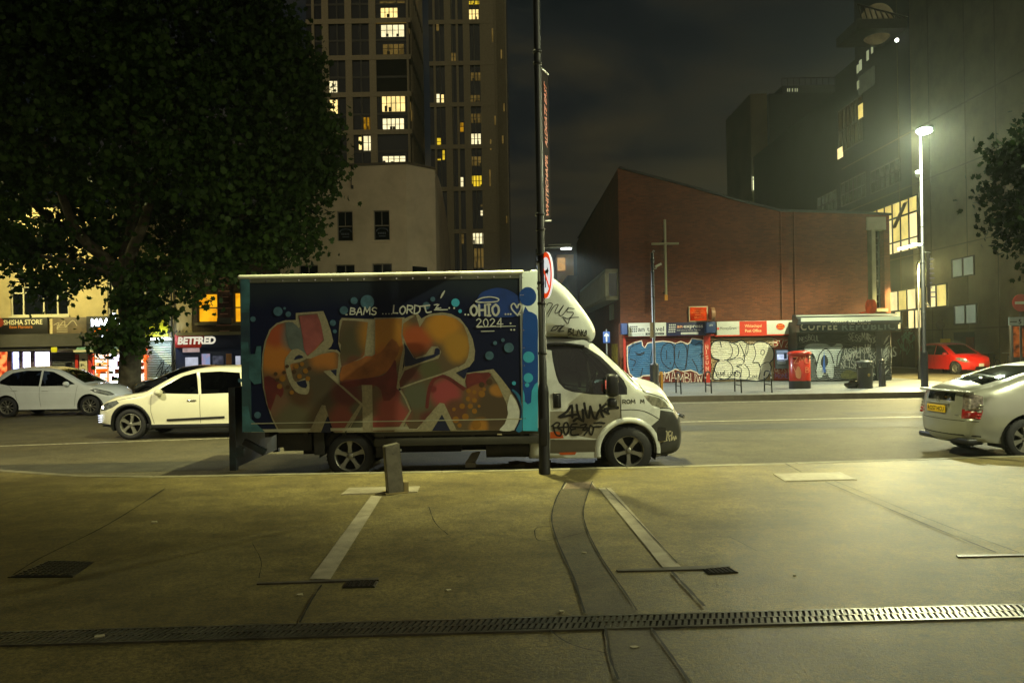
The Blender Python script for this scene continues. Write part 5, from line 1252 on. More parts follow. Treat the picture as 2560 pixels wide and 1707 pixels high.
for i, pts in enumerate([[(868, 1178), (884, 1170), (896, 1186), (876, 1200), (892, 1222), (880, 1234), (868, 1178)], [(905, 1178), (898, 1220), (915, 1230), (920, 1185), (905, 1178)], [(945, 1182), (930, 1185), (932, 1210), (948, 1205), (932, 1215), (938, 1240)], [(955, 1188), (950, 1240), (965, 1215), (972, 1240), (980, 1215)], [(870, 1245), (920, 1236)], [(980, 1215), (986, 1230)]]):
    stroke(tg, T4s(pts), .018, -.004-.0006*(i % 4), f=surf, n=3)
tg.build('graffiti_tag', mat('tag_pale', 'a39c80', .6), truck)
tg = MB(); c = T4(632, 1002); scrawl(tg, 'ROM', c[0], c[1]-.0, .055, .013, -.004, f=surf, sx=1.3); scrawl(tg, 'M', c[0]+.26, c[1], .05, .014, -.004, f=surf, sx=1.3); tg.build('lettering', mat('badge_grey', '3a3a36', .5), truck)
# ---- under the box
mb = MB()
mb.box(X0+.35, X1+.2, YC-.55, YC-.42, .42, ZB-.02); mb.box(X0+.35, X1+.2, YC+.42, YC+.55, .42, ZB-.02)
for k in range(8): x = X0+.3+k*.55; mb.box(x, x+.06, YN+.06, YC*2-YN-.06, ZB-.09, ZB-.015)
mb.box(-2.75, -2.0, YC-.6, YC+.6, .2, .5); mb.cyl((-2.3, YC-.9, .27), (-2.3, YC+.9, .27), .06); mb.box(-3.3, -1.6, YC-.5, YC+.5, .35, .62)
mb.box(-3.4, 2.2, YC-.92, YC+.92, .40, .60); mb.box(-1.9, .6, YC+.3, YC+.95, .16, .40); mb.box(1.2, 2.3, YC-.5, YC+.8, .12, .4)  # full-width plate and lumps added to darken the road beneath
mb.build('chassis', M_under, truck)
sk = MB(); a = Z3(0, 1150); b = Z3(965, 1245)
sk.box(Z2(960, 0)[0], X1+.05, YN+.03, YN+.06, .41, .52, bev=.004); sk.box(Z2(960, 0)[0], X1+.05, YN+.04, YN+.055, .55, .62)
for x in (-1.35, -.6, .1): sk.box(x, x+.04, YN+.062, YN+.09, .41, .64)
sk.build('side_guard', mat('guard_grey', '33322b', .6, vary=.2), truck)
mg = MB(); n = 18; cx = W(873.7, 1145, 11.36)[0]; vs = []
for k in range(n+1):
    t = -.05+(PI+.1)*k/n
    for y in (YN+.05, YN+.42): vs.append((cx+.43*math.cos(t), y, wcz+.39*math.sin(t)))
mg.add(vs, [(2*k, 2*k+1, 2*k+3, 2*k+2) for k in range(n)]); mg.box(cx-.5, cx-.36, YN+.05, YN+.42, .30, .64); mg.box(cx+.38, cx+.5, YN+.05, YN+.42, .25, .6); mg.box(cx-.95, cx-.55, YN+.1, YN+.35, .36, .6)
mg.build('mudguard', M_under, truck)
tl = MB(); xa = W(570, 1000, YN)[0]; xb = W(588, 1000, YN)[0]
tl.box(xa, xb-.01, YN+.02, YC*2-YN-.02, .95, 1.28); tl.box(xa, xb-.01, YN+.02, YN+.12, .1, .95); tl.box(xa, xb-.01, YC*2-YN-.12, YC*2-YN-.02, .1, .95); tl.box(xa+.01, xb-.03, YN+.13, YC*2-YN-.13, .14, .94)
tl.box(xa+.0, X0+.0, YN+.03, YN+.10, .3, .42); tl.obox((X0+.12, YN+.14, .42), (.34, .07, .09), M=Matrix.Rotation(.5, 4, 'Y'));
tl.build('tail_lift', mat('lift_black', '121416', .5, vary=.3, dirt='25404a', dscale=3, damt=.5), truck)
mb = MB(); mb.box(-3.2, -.8, YC-.3, YC+.3, .22, .42); mb.cyl((-1.0, YC-.2, .3), (.9, YC-.2, .3), .05); mb.cyl((-.4, YC-.8, .33), (.4, YC-.8, .33), .14); mb.box(.5, 2.4, YC-.7, YC+.7, .25, .5); mb.build('exhaust', M_under, truck)
mb = MB(); q = Z3(755, 1165); mb.obox((q[0], YN+.02, q[1]), (.07, .015, .025), bev=.006); mb.build('side_marker', mat('marker_pale', 'b8b090', .3), truck)
# discarded things lying by the kerb under the box
a = G(1183, 1158, .0); mb = MB()
mb.add([(a[0]-.12, a[1]-.05, .02), (a[0]+.05, a[1]-.06, .04), (a[0]+.13, a[1]+.03, .19), (a[0]-.02, a[1]+.04, .16)], [(0, 1, 2, 3)]); mb.box(a[0]-.12, a[0]+.04, a[1]-.04, a[1]+.03, -.058, .02)
o = mb.build('discarded_packet', mat('packet_white', 'c9c4a0', .5), origin=(a[0], a[1], -.058)); tag(o, 'crumpled white packet lying in the gutter under the box truck', 'litter')
mb = MB()
for k in range(7): mb.obox((a[0]+.5+.13*k, a[1]+.06*math.sin(k*2.1), -.035+.02*(k % 3)), (.16, .09, .035+.02*(k % 2)), k*.9)
o = mb.build('torn_cardboard', mat('card_brown', '5a4c34', .8, vary=.4), origin=(a[0]+.6, a[1], -.05)); tag(o, 'scraps of brown torn cardboard in the gutter under the box truck', 'litter')
# ================================================================ BUILDINGS
def pane(parent, name, x0, x1, z0, z1, y, m, yd=.03):
    mb = MB(); mb.box(x0, x1, y, y+yd, z0, z1); return mb.build(name, m, parent)
def frame_rect(mb, x0, x1, z0, z1, y, w=.07, d=.08, mi=0, mull=(), tr=()):
    mb.box(x0, x1, y-d, y, z0, z0+w, mi); mb.box(x0, x1, y-d, y, z1-w, z1, mi); mb.box(x0, x0+w, y-d, y, z0+w, z1-w, mi); mb.box(x1-w, x1, y-d, y, z0+w, z1-w, mi)
    for a in mull: mb.box(a-w/2, a+w/2, y-d+.004, y, z0+w, z1-w, mi)
    for a in tr: mb.box(x0+w, x1-w, y-d+.008, y, a-w/2, a+w/2, mi)
def wall_with_holes(mb, outline, holes, y, mi=0, depth=.2):
    """a facade facing the camera with real openings and their reveals"""
    v, f = fill2d([outline]+holes)
    mb.add([(a, y, b) for a, b in v], f, mi)
    for h in holes:
        m = len(h); mb.add([(a, y, b) for a, b in h]+[(a, y+depth, b) for a, b in h], [(i, (i+1) % m, m+(i+1) % m, m+i) for i in range(m)], mi)
def rect(x0, x1, z0, z1): return [(x0, z0), (x1, z0), (x1, z1), (x0, z1)]
def PR(x0, x1, y0, y1, Y):       # pixel box -> X range, Z range
    a = W(x0, y0, Y); b = W(x1, y1, Y); return a[0], b[0], b[1], a[1]
M_wdark = mat('window_dark', '0c1016', .12, coat=.5); M_wframe = mat('window_frame', 'b9b39a', .5)
M_soot = mat('soot_grey', '35332f', .8, vary=.2)

# ---------------- the long pale building with the shisha shop (behind the tree)
YS = 38.0
A = thing('shop_building', 'pale yellow rendered building with shops below it behind the tree', 'building', (-24, YS, .12))
M_ren = mat('pale_render', 'b8a77c', .85, vary=.12, vscale=1.2, bump=.2, bscale=30, dirt='8a7b58', dscale=.8)
xa = -34.0; xb = W(478, 700, YS)[0]
wn = [PR(26, 172, 716, 788, YS), PR(268, 292, 700, 790, YS), PR(330, 395, 705, 790, YS)]
sh0, sh1 = W(200, 872, YS)[1], .12
holes = [rect(*w) for w in wn]
mb = MB(); zt = 8.6
wall_with_holes(mb, rect(xa, xb, 2.55, zt), [h for h in holes], YS); mb.box(xa, xb, YS+.25, YS+9, .12, zt); mb.box(xa, xb+.01, YS-.15, YS+.3, zt, zt+.25); mb.build('wall', M_ren, A)
for i, w in enumerate(wn):
    f = pane(A, 'window', w[0], w[1], w[2], w[3], YS+.15, M_wdark); f2 = MB()
    frame_rect(f2, *w, YS+.14, .07, .08, 0, [w[0]+(w[1]-w[0])*q for q in ((.21, .56, .8) if i == 0 else (.5,))], [w[3]-.32] if i == 0 else []); f2.build('frame', M_wframe, f)
    f2 = MB(); f2.box(w[0]-.06, w[1]+.06, YS-.08, YS+.01, w[2]-.09, w[2]); f2.build('sill', M_wframe, f)
# brick dark building with the betting shop
B = thing('shop_building', 'dark brick building with yellow lit upstairs windows over the betting shop', 'building', (-14, YS, .12))
xc = W(700, 700, YS)[0]
wl = [PR(492, 545, 733, 806, YS), PR(583, 640, 730, 806, YS)]
mb = MB(); wall_with_holes(mb, rect(xb+.02, xc, 2.3, 7.8), [rect(*w) for w in wl], YS+.02, 0, .16); mb.box(xb+.02, xc, YS+.3, YS+9, .12, 7.8); mb.build('wall', brickmat('sooty_brick', '4a3a28', '3a2e22', '5a503c'), B)
M_ylit = emis('lamp_lit_blind', 'ffb81c', 1.15, .45, 1.4, 'd98a10')
for w in wl:
    f = pane(B, 'window', *w[:2], w[2], w[3], YS+.17, M_ylit, .02); f2 = MB(); frame_rect(f2, *w, YS+.165, .06, .06, 0, [], [(w[2]+w[3])/2]); f2.build('frame', mat('timber_frame', '8a7448', .6), f)
    f2 = MB(); f2.box(w[0]-.1, w[1]+.1, YS-.07, YS+.02, w[2]-.12, w[2]); f2.build('sill', mat('stone_sill', '7d7455', .8), f)
# drainpipe between the two
mb = MB(); x = W(432, 800, YS)[0]; mb.cyl((x, YS-.1, .12), (x, YS-.1, 6.5), .05, n=8); mb.build('drainpipe', M_soot, A)

# ---------------- white rendered corner building
Cc = thing('corner_building', 'tall pale rendered corner building with sash windows and a canted corner', 'building', (-9, YS, .12))
M_cream = mat('cream_render', 'cab896', .85, vary=.09, vscale=.9, bump=.25, bscale=18, dirt='7f6f52', dscale=.7, damt=.35)
x0 = xc+.03; x1 = W(1016, 500, YS)[0]; ztop = W(1016, 410, YS)[1]; ztl = W(850, 418, YS)[1]
def zoomC(a, b): return (700+a/2.24, b/2.24)
cw = [PR(*[v for p in (zoomC(318, 0), zoomC(410, 0)) for v in (p[0],)], 1182/2.24, 1350/2.24, YS), PR(700+523/2.24, 700+616/2.24, 1178/2.24, 1345/2.24, YS)]
lowz = [PR(700+105/2.24, 700+215/2.24, 1484/2.24, 1600/2.24, YS), PR(700+310/2.24, 700+421/2.24, 1482/2.24, 1600/2.24, YS), PR(700+516/2.24, 700+629/2.24, 1476/2.24, 1600/2.24, YS)]
mb = MB(); wall_with_holes(mb, [(x0, .12), (x1, .12), (x1, ztop), (x0, ztop-.12)], [rect(*w) for w in cw+lowz], YS, 0, .18)
cx, cy = W(1087, 420, 39.4)[0], 39.4
# canted corner and the side running back along the side street, its parapet stepping down
zt2 = W(1087, 423, 39.4)[1]
lw = (.36, .78, lowz[2][2], lowz[2][3])
mb.add([(x1, YS, .12), (cx, cy, .12), (cx, cy, zt2), (x1, YS, ztop)], [(0, 1, 2, 3)])
side = [(39.4, zt2), (41.2, zt2+.02), (43.5, zt2-.2), (46.4, 9.4), (48.0, 8.4), (49.5, 6.2), (50, .12)]
v = [(cx, y, z) for y, z in [(39.4, .12)]+side]; mb.add(v, [tuple(range(len(v)))])
mb.add([(x0, YS, ztop-.12), (x1, YS, ztop), (cx, cy, zt2), (cx, 46, 9.4), (x0, 46, 9.4)], [(0, 1, 2, 3, 4)])
mb.add([(x0, YS, .12), (x0, YS, ztop-.12), (x0, 46, 9.4), (x0, 46, .12)], [(0, 1, 2, 3)])
mb.build('wall', M_cream, Cc)
mb = MB(); mb.add([(x0, YS-.06, ztop-.14), (x1+.02, YS-.06, ztop-.02), (x1+.02, YS-.06, ztop+.1), (x0, YS-.06, ztop-.02), (x0, YS+.25, ztop-.14), (x1, YS+.25, ztop-.02), (x1, YS+.25, ztop+.1), (x0, YS+.25, ztop-.02)], [(0, 1, 2, 3), (3, 2, 6, 7), (0, 4, 5, 1), (1, 5, 6, 2)])
mb.add([(x1+.02, YS-.06, ztop-.02), (cx+.05, cy-.02, zt2-.03), (cx+.05, cy-.02, zt2+.08), (x1+.02, YS-.06, ztop+.1), (x1, YS+.25, ztop+.1), (cx-.2, cy+.15, zt2+.08)], [(0, 1, 2, 3), (3, 2, 5, 4)])
mb.build('parapet', mat('parapet_dark', '5c5240', .8, vary=.2), Cc)
for i, w in enumerate(cw+lowz):
    f = pane(Cc, 'window', *w[:2], w[2], w[3], YS+.16, M_wdark, .02); f2 = MB(); zm = (w[2]+w[3])/2
    frame_rect(f2, *w, YS+.155, .045, .05, 0, [(w[0]+w[1])/2] if i >= 2 else [], [zm] if i < 2 else []); 
    if i < 2: f2.box((w[0]+w[1])/2-.012, (w[0]+w[1])/2+.012, YS+.12, YS+.15, zm, w[3]-.04)
    f2.build('frame', mat('sash_grey', '857c68', .6), f)
    f2 = MB(); f2.box(w[0]-.07, w[1]+.07, YS-.07, YS+.01, w[2]-.08, w[2]); f2.build('sill', M_cream, f)
    if i < 2:   # round stickers on the lower sashes
        f2 = MB(); c = ((w[0]+w[1])/2, w[2]+(zm-w[2])*.5)
        for q in range(15):
            t = PI*q/14; f2.obox((c[0]+.27*math.cos(t), YS+.145, c[1]+.1+.14*math.sin(t)), (.035, .01, .05), M=Matrix.Rotation(PI/2-t, 4, 'Y'))
        for q in range(5): f2.box(c[0]-.2+q*.08, c[0]-.15+q*.08, YS+.14, YS+.15, c[1]-.05, c[1]+.05)
        f2.box(c[0]-.16, c[0]+.16, YS+.14, YS+.15, c[1]-.16, c[1]-.12); f2.build('sticker', mat('sticker_grey', '4b525a', .6), f)
d = Vector((cx-x1, cy-YS, 0)).normalized()
for a, b in ((.3, 1.25),):
    p = Vector((x1, YS, 0))+d*a; q = Vector((x1, YS, 0))+d*b; n = Vector((d.y, -d.x, 0))*.02
    mb = MB(); z0_, z1_ = W(1040, 720, YS)[1], W(1040, 664, YS)[1]
    mb.add([(p+n).to_tuple()[:2]+(z0_,), (q+n).to_tuple()[:2]+(z0_,), (q+n).to_tuple()[:2]+(z1_,), (p+n).to_tuple()[:2]+(z1_,)], [(0, 1, 2, 3)]); mb.build('window', M_wdark, Cc)
mb = MB(); x = W(881, 600, YS)[0]; mb.cyl((x, YS-.04, W(881, 470, YS)[1]), (x+.02, YS-.04, ztop), .02, n=6); mb.obox((x+.05, YS-.03, W(881, 468, YS)[1]), (.1, .06, .16)); mb.build('cable', M_soot, Cc)

# ---------------- towers
M_pier = mat('tower_concrete', 'b5a880', .8, vary=.1); M_tglass = mat('tower_glass', '0a0e14', .25, spec=.3)
M_lit = [emis('flat_lit_warm', 'ffe08c', 1.7, .35, .5), emis('flat_lit_pale', 'fff0b8', 1.5, .3, .6), emis('flat_lit_amber', 'd69a18', .75, .6, 1.3), emis('flat_lit_yellow', 'f5cf30', 1.1, .3, .8), emis('flat_lit_dim', '9c7f3e', .45, .5, .7)]
def ZY(py, Y, px=1000): return W(px, py, Y)[1]
def XX(px, py, Y): return W(px, py, Y)[0]
T = thing('residential_tower', 'tall dark apartment tower with lit corner flats rising behind the cream corner building', 'tower', (-26, 131, 0))
YT = 131.0; xl = XX(770, 300, YT); xr_ = XX(1023, 145, YT)
piers = [XX(700+a/2.24, 300, YT) for a in (196, 264, 393, 527)]
bands = [ZY(y, YT, 900) for y in (56-182, 56-91, 56, 147, 239, 333, 425)]
mb = MB(); mb.box(xl, xr_-.05, YT, YT+19.2, 0, bands[0]+2); mb.build('core', M_tglass, T)
mb = MB()
for i, p in enumerate(piers): mb.box(p-.55 if i else p-.2, p+.55 if i else p+.2, YT-.35, YT-.02, 0, bands[0]+2)
mb.box(xr_-.35, xr_, YT-.35, YT-.0, 0, bands[0]+2)
for k in range(1, 9):
    y = YT+19.2*k/8; mb.box(xr_-.04, xr_+.3, y-.35, y+.1, 0, bands[0]+2)
mb.build('pier', M_pier, T)
mb = MB()
for b in bands: mb.box(xl, xr_+.34, YT-.42, YT-.36, b-.38, b+.42); mb.box(xr_+.0, xr_+.36, YT-.35, YT+19.2, b-.38, b+.42)
mb.build('floor_band', M_pier, T)
M_mul = mat('tower_mullion', '5a584a', .6)
mb = MB()
for a in (460, 330): x = XX(700+a/2.24, 300, YT); mb.box(x-.12, x+.12, YT-.2, YT-.02, 0, bands[0]+2)
for b0, b1 in zip(bands[:-1], bands[1:]): mb.box(xl, xr_-.4, YT-.1, YT-.01, (b0+b1)/2-.25, (b0+b1)/2+.1)
mb.build('mullion', M_mul, T)
def lit(parent, a, b, c, d_, Y, k, nm=3, zoomed=True, ox=700, sc=2.24, dep=-.16):
    """lit window of a far tower from its pixel box"""
    x0, x1 = XX(ox+a/sc, c/sc, Y), XX(ox+b/sc, c/sc, Y); z1, z0 = ZY(c/sc, Y, ox+a/sc), ZY(d_/sc, Y, ox+a/sc)
    o = pane(parent, 'window', x0, x1, z0, z1, Y+dep, M_lit[k], .05); mb = MB()
    for q in range(1, nm): x = x0+(x1-x0)*q/nm; mb.box(x-.07, x+.07, Y+dep-.04, Y+dep-.002, z0, z1)
    mb.box(x0, x1, Y+dep-.05, Y+dep-.041, z0+(z1-z0)*.52, z0+(z1-z0)*.52+.08)
    if nm > 2:
        for q in range(2): r = random.random(); mb.box(x0+(x1-x0)*r*.8, x0+(x1-x0)*(r*.8+.12), Y+dep-.03, Y+dep-.004, z0, z0+(z1-z0)*random.uniform(.2, .4))
    mb.build('frame', M_mul, o)
for a in [(566, 658, 50, 102, 0, 4), (568, 695, 145, 210, 1, 4), (578, 694, 252, 308, 4, 4), (274, 327, 458, 530, 1, 2), (277, 327, 563, 640, 0, 2), (573, 700, 543, 628, 0, 5), (577, 694, 668, 738, 1, 5), (470, 521, 660, 730, 2, 3), (470, 522, 765, 845, 1, 2), (443, 457, 770, 840, 0, 1), (577, 702, 878, 915, 1, 4), (560, 700, 10, 22, 4, 3)]: lit(T, *a[:4], YT, a[4], a[5])
# balcony soffit glow over the lit corner flat
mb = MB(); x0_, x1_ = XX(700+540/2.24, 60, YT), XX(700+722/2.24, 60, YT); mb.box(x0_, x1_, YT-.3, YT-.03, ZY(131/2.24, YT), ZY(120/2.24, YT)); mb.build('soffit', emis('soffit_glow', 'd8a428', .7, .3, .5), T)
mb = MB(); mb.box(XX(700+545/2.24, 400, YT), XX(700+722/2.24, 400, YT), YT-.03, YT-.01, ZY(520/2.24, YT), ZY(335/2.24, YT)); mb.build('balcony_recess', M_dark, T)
# slivers of light on the receding side
for a, b, c in ((700+738/2.24, 575/2.24, 620/2.24), (700+740/2.24, 165/2.24, 185/2.24), (700+760/2.24, 620/2.24, 680/2.24), (700+800/2.24, 680/2.24, 740/2.24), (700+780/2.24, 760/2.24, 810/2.24), (700+790/2.24, 290/2.24, 350/2.24), (700+795/2.24, 0, 60/2.24), (700+824/2.24, 780/2.24, 830/2.24)):
    Y = (xr_+.0)*F/(a-1280); Y = max(YT+.8, min(YT+19, Y)); zc0, zc1 = ZY(c, Y, a), ZY(b, Y, a)
    mb = MB(); mb.box(xr_-.02, xr_+.02, Y-.5, Y+.5, zc0, zc1); mb.build('window', M_lit[4], T)

T2 = thing('residential_tower', 'slimmer dark apartment tower whose lit windows stack in one column beside its neighbour', 'tower', (-8, 120, 0))
Y2 = 120.0; a0 = XX(1076, 300, Y2); a1 = XX(1238, 300, Y2); bz2 = [ZY(y, Y2, 1150) for y in (58-104, 58, 161, 264, 369, 474, 580, 684)]
mb = MB(); mb.box(a0, a1, Y2, Y2+16, 0, bz2[0]+4); 
a2 = XX(1273, 300, Y2+3.5); mb.box(a1+.02, a2, Y2+3.5, Y2+15, 0, bz2[0]+4); mb.build('core', M_tglass, T2)
mb = MB()
M_pier2 = mat('tower_concrete_dark', '9a8f6c', .8, vary=.1)
for p in (872, 948, 1000, 1052, 1146): x = XX(700+p/2.24, 300, Y2); w = .5 if p in (948, 1052, 1146) else .16; mb.box(x-w, x+w, Y2-.35, Y2-.01, 0, bz2[0]+4)
mb.box(a1-1.45, a1, Y2-.36, Y2-.012, 0, bz2[0]+4)
for k in range(1, 4): mb.box(a1-.02, a1+.25, Y2+k*1.1-.4, Y2+k*1.1, 0, bz2[0]+4)
for k in range(6): x = a1+.4+(a2-a1-.8)*k/5; mb.box(x-.18, x+.18, Y2+3.2, Y2+3.49, 0, bz2[0]+4)
mb.build('pier', M_pier2, T2)
mb = MB()
for b in bz2: mb.box(a0, XX(1238, 300, Y2), Y2-.42, Y2-.37, b-.3, b+.35)
mb.build('floor_band', M_pier2, T2)
mb = MB(); 
for p in (902, 972, 1095): x = XX(700+p/2.24, 300, Y2); mb.box(x-.07, x+.07, Y2-.12, Y2-.01, 0, bz2[0]+4)
mb.build('mullion', M_mul, T2)
for a in [(876, 890, 130, 175, 4, 1), (1066, 1140, 640, 690, 4, 4), (1070, 1146, 410, 455, 4, 4), (960, 985, 300, 350, 4, 2), (1010, 1028, 690, 740, 2, 1), (880, 900, 1150, 1200, 4, 1), (1065, 1149, 880, 930, 4, 4), (1057, 1133, 58, 115, 0, 4), (1050, 1130, 10, 28, 3, 4), (1066, 1141, 536, 582, 4, 4), (1070, 1146, 752, 816, 1, 4), (1065, 1149, 987, 1050, 3, 5), (1078, 1154, 1302, 1366, 1, 4), (878, 894, 530, 586, 1, 1), (904, 918, 533, 588, 0, 1), (881, 901, 776, 822, 3, 1), (911, 923, 844, 896, 3, 1), (883, 902, 890, 899, 3, 1), (1013, 1027, 995, 1048, 1, 1), (1016, 1030, 1312, 1365, 4, 1), (1124, 1138, 1180, 1208, 1, 1), (1124, 1136, 1146, 1158, 4, 1), (1088, 1142, 1392, 1500, 4, 3)]: lit(T2, *a[:4], Y2, a[4] if a[0] != 1088 else 4, a[5], dep=-.14)
for a, b, c in ((1190, 160, 235), (1240, 280, 330), (1255, 580, 625), (1205, 650, 700), (1180, 780, 840), (1248, 760, 805), (1176, 950, 1050), (1212, 1140, 1200), (1270, 1210, 1250)):
    Y = Y2-.38 if a < 1206 else Y2+3.17; x = XX(700+a/2.24, b/2.24, Y); mb = MB(); mb.box(x-.1, x+.1, Y-.03, Y+.0, ZY(c/2.24, Y, 1250), ZY(b/2.24, Y, 1250)); mb.build('window', M_lit[4], T2)
mb = MB(); x = XX(1163, 620, Y2); 

# ---------------- church
YH = 35.3
CH = thing('church', 'large red brick church with a slanting roofline and a pale cross on its wall', 'building', (10, YH, .12))
M_brick = brickmat('church_brick', '6e3a1c', '582c14', '4c3522')
def H(px, py): return W(px, py, YH)
hx0 = H(1548, 600)[0]; hx1 = H(2226, 700)[0]
top = [H(1548, 421), H(1700, 461), H(1830, 498), H(1950, 528), H(2060, 531), H(2166, 534), H(2226, 538)]
zs = H(1800, 806)[1]+.02
rc = PR(2168, 2213, 575, 770, YH)
mb = MB(); out = [(hx0, zs), (hx1, zs)]+[(p[0], p[1]) for p in top[::-1]]; out[-1] = (hx0, top[0][1]); out[2] = (hx1, top[-1][1])
wall_with_holes(mb, out, [rect(*rc)], YH, 0, .5)
zl = [p[1] for p in top]
mb.add([(hx0, YH, .12), (hx0, YH, zl[0]), (hx0, 58, zl[0]-.3), (hx0, 58, .12)], [(0, 1, 2, 3)])
mb.add([(hx1, YH, .12), (hx1, YH, zl[-1]), (hx1, 52, zl[-1]), (hx1, 52, .12)], [(0, 1, 2, 3)])
mb.box(hx0+.05, hx1-.05, YH+.7, YH+.9, .12, zs)
# low brick piers between and beside the shops
for a, b in ((1548, 1561), (1982, 1999)): q = PR(a, b, 806, 960, YH); mb.box(q[0], q[1], YH-.0, YH+.65, .12, zs-.002)
mb.build('wall', M_brick, CH)
mb = MB(); t3 = [(p[0], p[1]) for p in top]
for (a, b), (c, d_) in zip(t3[:-1], t3[1:]):
    mb.add([(a, YH-.12, b-.02), (c, YH-.12, d_-.02), (c, YH-.12, d_+.07), (a, YH-.12, b+.07), (a, 58, b+.07), (c, 58, d_+.07)], [(0, 1, 2, 3), (3, 2, 5, 4)])
    mb.add([(a, YH-.12, b-.02), (c, YH-.12, d_-.02), (c, YH+.01, d_-.02), (a, YH+.01, b-.02)], [(0, 3, 2, 1)])
mb.build('roof', M_soot, CH)
# tall recess with its concrete pilaster
M_conc = mat('concrete_pale', '8a8468', .8, vary=.15, vscale=2)
mb = MB(); q = PR(2165, 2213, 544, 575, YH); mb.box(q[0], q[1], YH-.1, YH+.4, q[2], q[3]); q = PR(2177, 2190, 575, 770, YH); mb.box(q[0], q[1], YH-.08, YH+.4, q[2], q[3])
q = PR(2190, 2218, 772, 776, YH); mb.box(q[0], q[1], YH-.1, YH+.1, q[2]-.05, q[3]); mb.build('pilaster', M_conc, CH)
q = PR(2168, 2213, 575, 770, YH); f = pane(CH, 'window', q[0], q[1], q[2], q[3], YH+.42, M_wdark); f2 = MB(); xm = PR(2192, 2211, 575, 770, YH)
for z in np.linspace(xm[2], xm[3], 12): f2.box(xm[0], xm[1], YH+.36, YH+.415, z-.02, z+.02)
f2.box(xm[0], xm[0]+.05, YH+.35, YH+.415, xm[2], xm[3]); f2.box(xm[1]-.05, xm[1], YH+.35, YH+.415, xm[2], xm[3]); f2.build('frame', M_soot, f)
mb = MB(); 
for px, a, b in ((1986, 530, 806), (1953, 530, 800)):
    x = H(px, 700)[0]; mb.cyl((x, YH-.05, H(px, b)[1]), (x, YH-.05, H(px, a)[1]), .035, n=8)
mb.build('drainpipe', M_brick, CH)
# oriel on the side wall
M_ori = mat('oriel_frame', '9b9878', .5, vary=.1)
xo = hx0-.58; zo0, zo1 = W(1530, 747, 36)[1], W(1530, 677, 36)[1]; yo0, yo1 = 35.75, 49.0
mb = MB(); mb.box(xo+.04, hx0-.01, yo0+.04, yo1, zo0+.05, zo1-.05); mb.build('oriel_glass', M_wdark, CH)
mb = MB(); mb.box(xo, hx0, yo0, yo1, zo0-.06, zo0+.1); mb.box(xo, hx0, yo0, yo1, zo1-.12, zo1+.06); mb.box(xo, xo+.15, yo0, yo0+.06, zo0, zo1); mb.box(hx0-.06, hx0-.01, yo0, yo0+.06, zo0, zo1)
for k in range(24): y = yo0+(yo1-yo0)*k/23; mb.box(xo-.03, xo+.03, y-.12, y+.12, zo0+.1, zo1-.1)
mb.build('oriel_frame', M_ori, CH)
mb = MB(); mb.box(hx0-.08, hx0-.02, 37.3, 38.7, W(1500, 800, 38)[1], W(1500, 762, 38)[1]); mb.build('notice_board', mat('board_pale', '8f8a70', .7, vary=.2), CH)
# overhang and shop recesses
sb = thing_part('shopfront', CH)
M_redsur = mat('shop_surround_red', 'a3220c', .5, vary=.15)
def slats(mb, x0, x1, z0, z1, y, mi=0, p=.085):
    n = int((z1-z0)/p)
    for k in range(n):
        z = z0+k*p; mb.add([(x0, y+.02, z), (x1, y+.02, z), (x1, y-.012, z+p*.45), (x0, y-.012, z+p*.45), (x1, y+.02, z+p*.9), (x0, y+.02, z+p*.9)], [(0, 1, 2, 3), (3, 2, 4, 5)], mi)
    mb.box(x0, x1, y+.025, y+.05, z0, z1, mi)
s1 = PR(1564, 1760, 846, 958, YH); s2 = PR(1778, 1982, 846, 956, YH)
mb = MB(); slats(mb, s1[0], s1[1], .14, s1[3], YH+.06); mb.build('roller_shutter', mat('shutter_red', '6e2a1c', .5, vary=.12, metal=.2), CH)
mb = MB(); slats(mb, s2[0], PR(1935, 1936, 900, 901, YH)[0], .14, s2[3], YH+.06); mb.build('roller_shutter', mat('shutter_white', '98825c', .5, vary=.12, metal=.2), CH)
mb = MB(); q = PR(1936, 1982, 846, 956, YH); slats(mb, q[0], q[1]-.12, .14, s2[3], YH+.055); mb.build('roller_shutter', mat('shutter_red2', 'a04024', .5, vary=.12), CH)
mb = MB(); zt_ = H(1700, 842)[1]
mb.box(H(1560, 900)[0]-.02, H(1565, 900)[0], YH-.05, YH+.1, .12, zt_); mb.box(H(1760, 900)[0]+.01, H(1776, 900)[0], YH-.08, YH+.1, .12, zt_+.02); mb.box(H(1977, 900)[0], H(1985, 900)[0], YH-.05, YH+.1, .12, zt_)
mb.box(H(1560, 900)[0]-.02, H(1985, 900)[0], YH-.04, YH+.15, zt_+.021, zt_+.10); mb.build('shop_surround', M_redsur, CH)
tg = MB(); x = H(1764, 900)[0]; z = H(1764, 872)[1]
for k, ch in enumerate('NISUNV'): scrawl(tg, ch, x, z-.23*k, .16, .03, YH-.085, seed=k, jit=.1)
tg.build('lettering', mat('chalk_pink', 'd9a080', .6), CH)
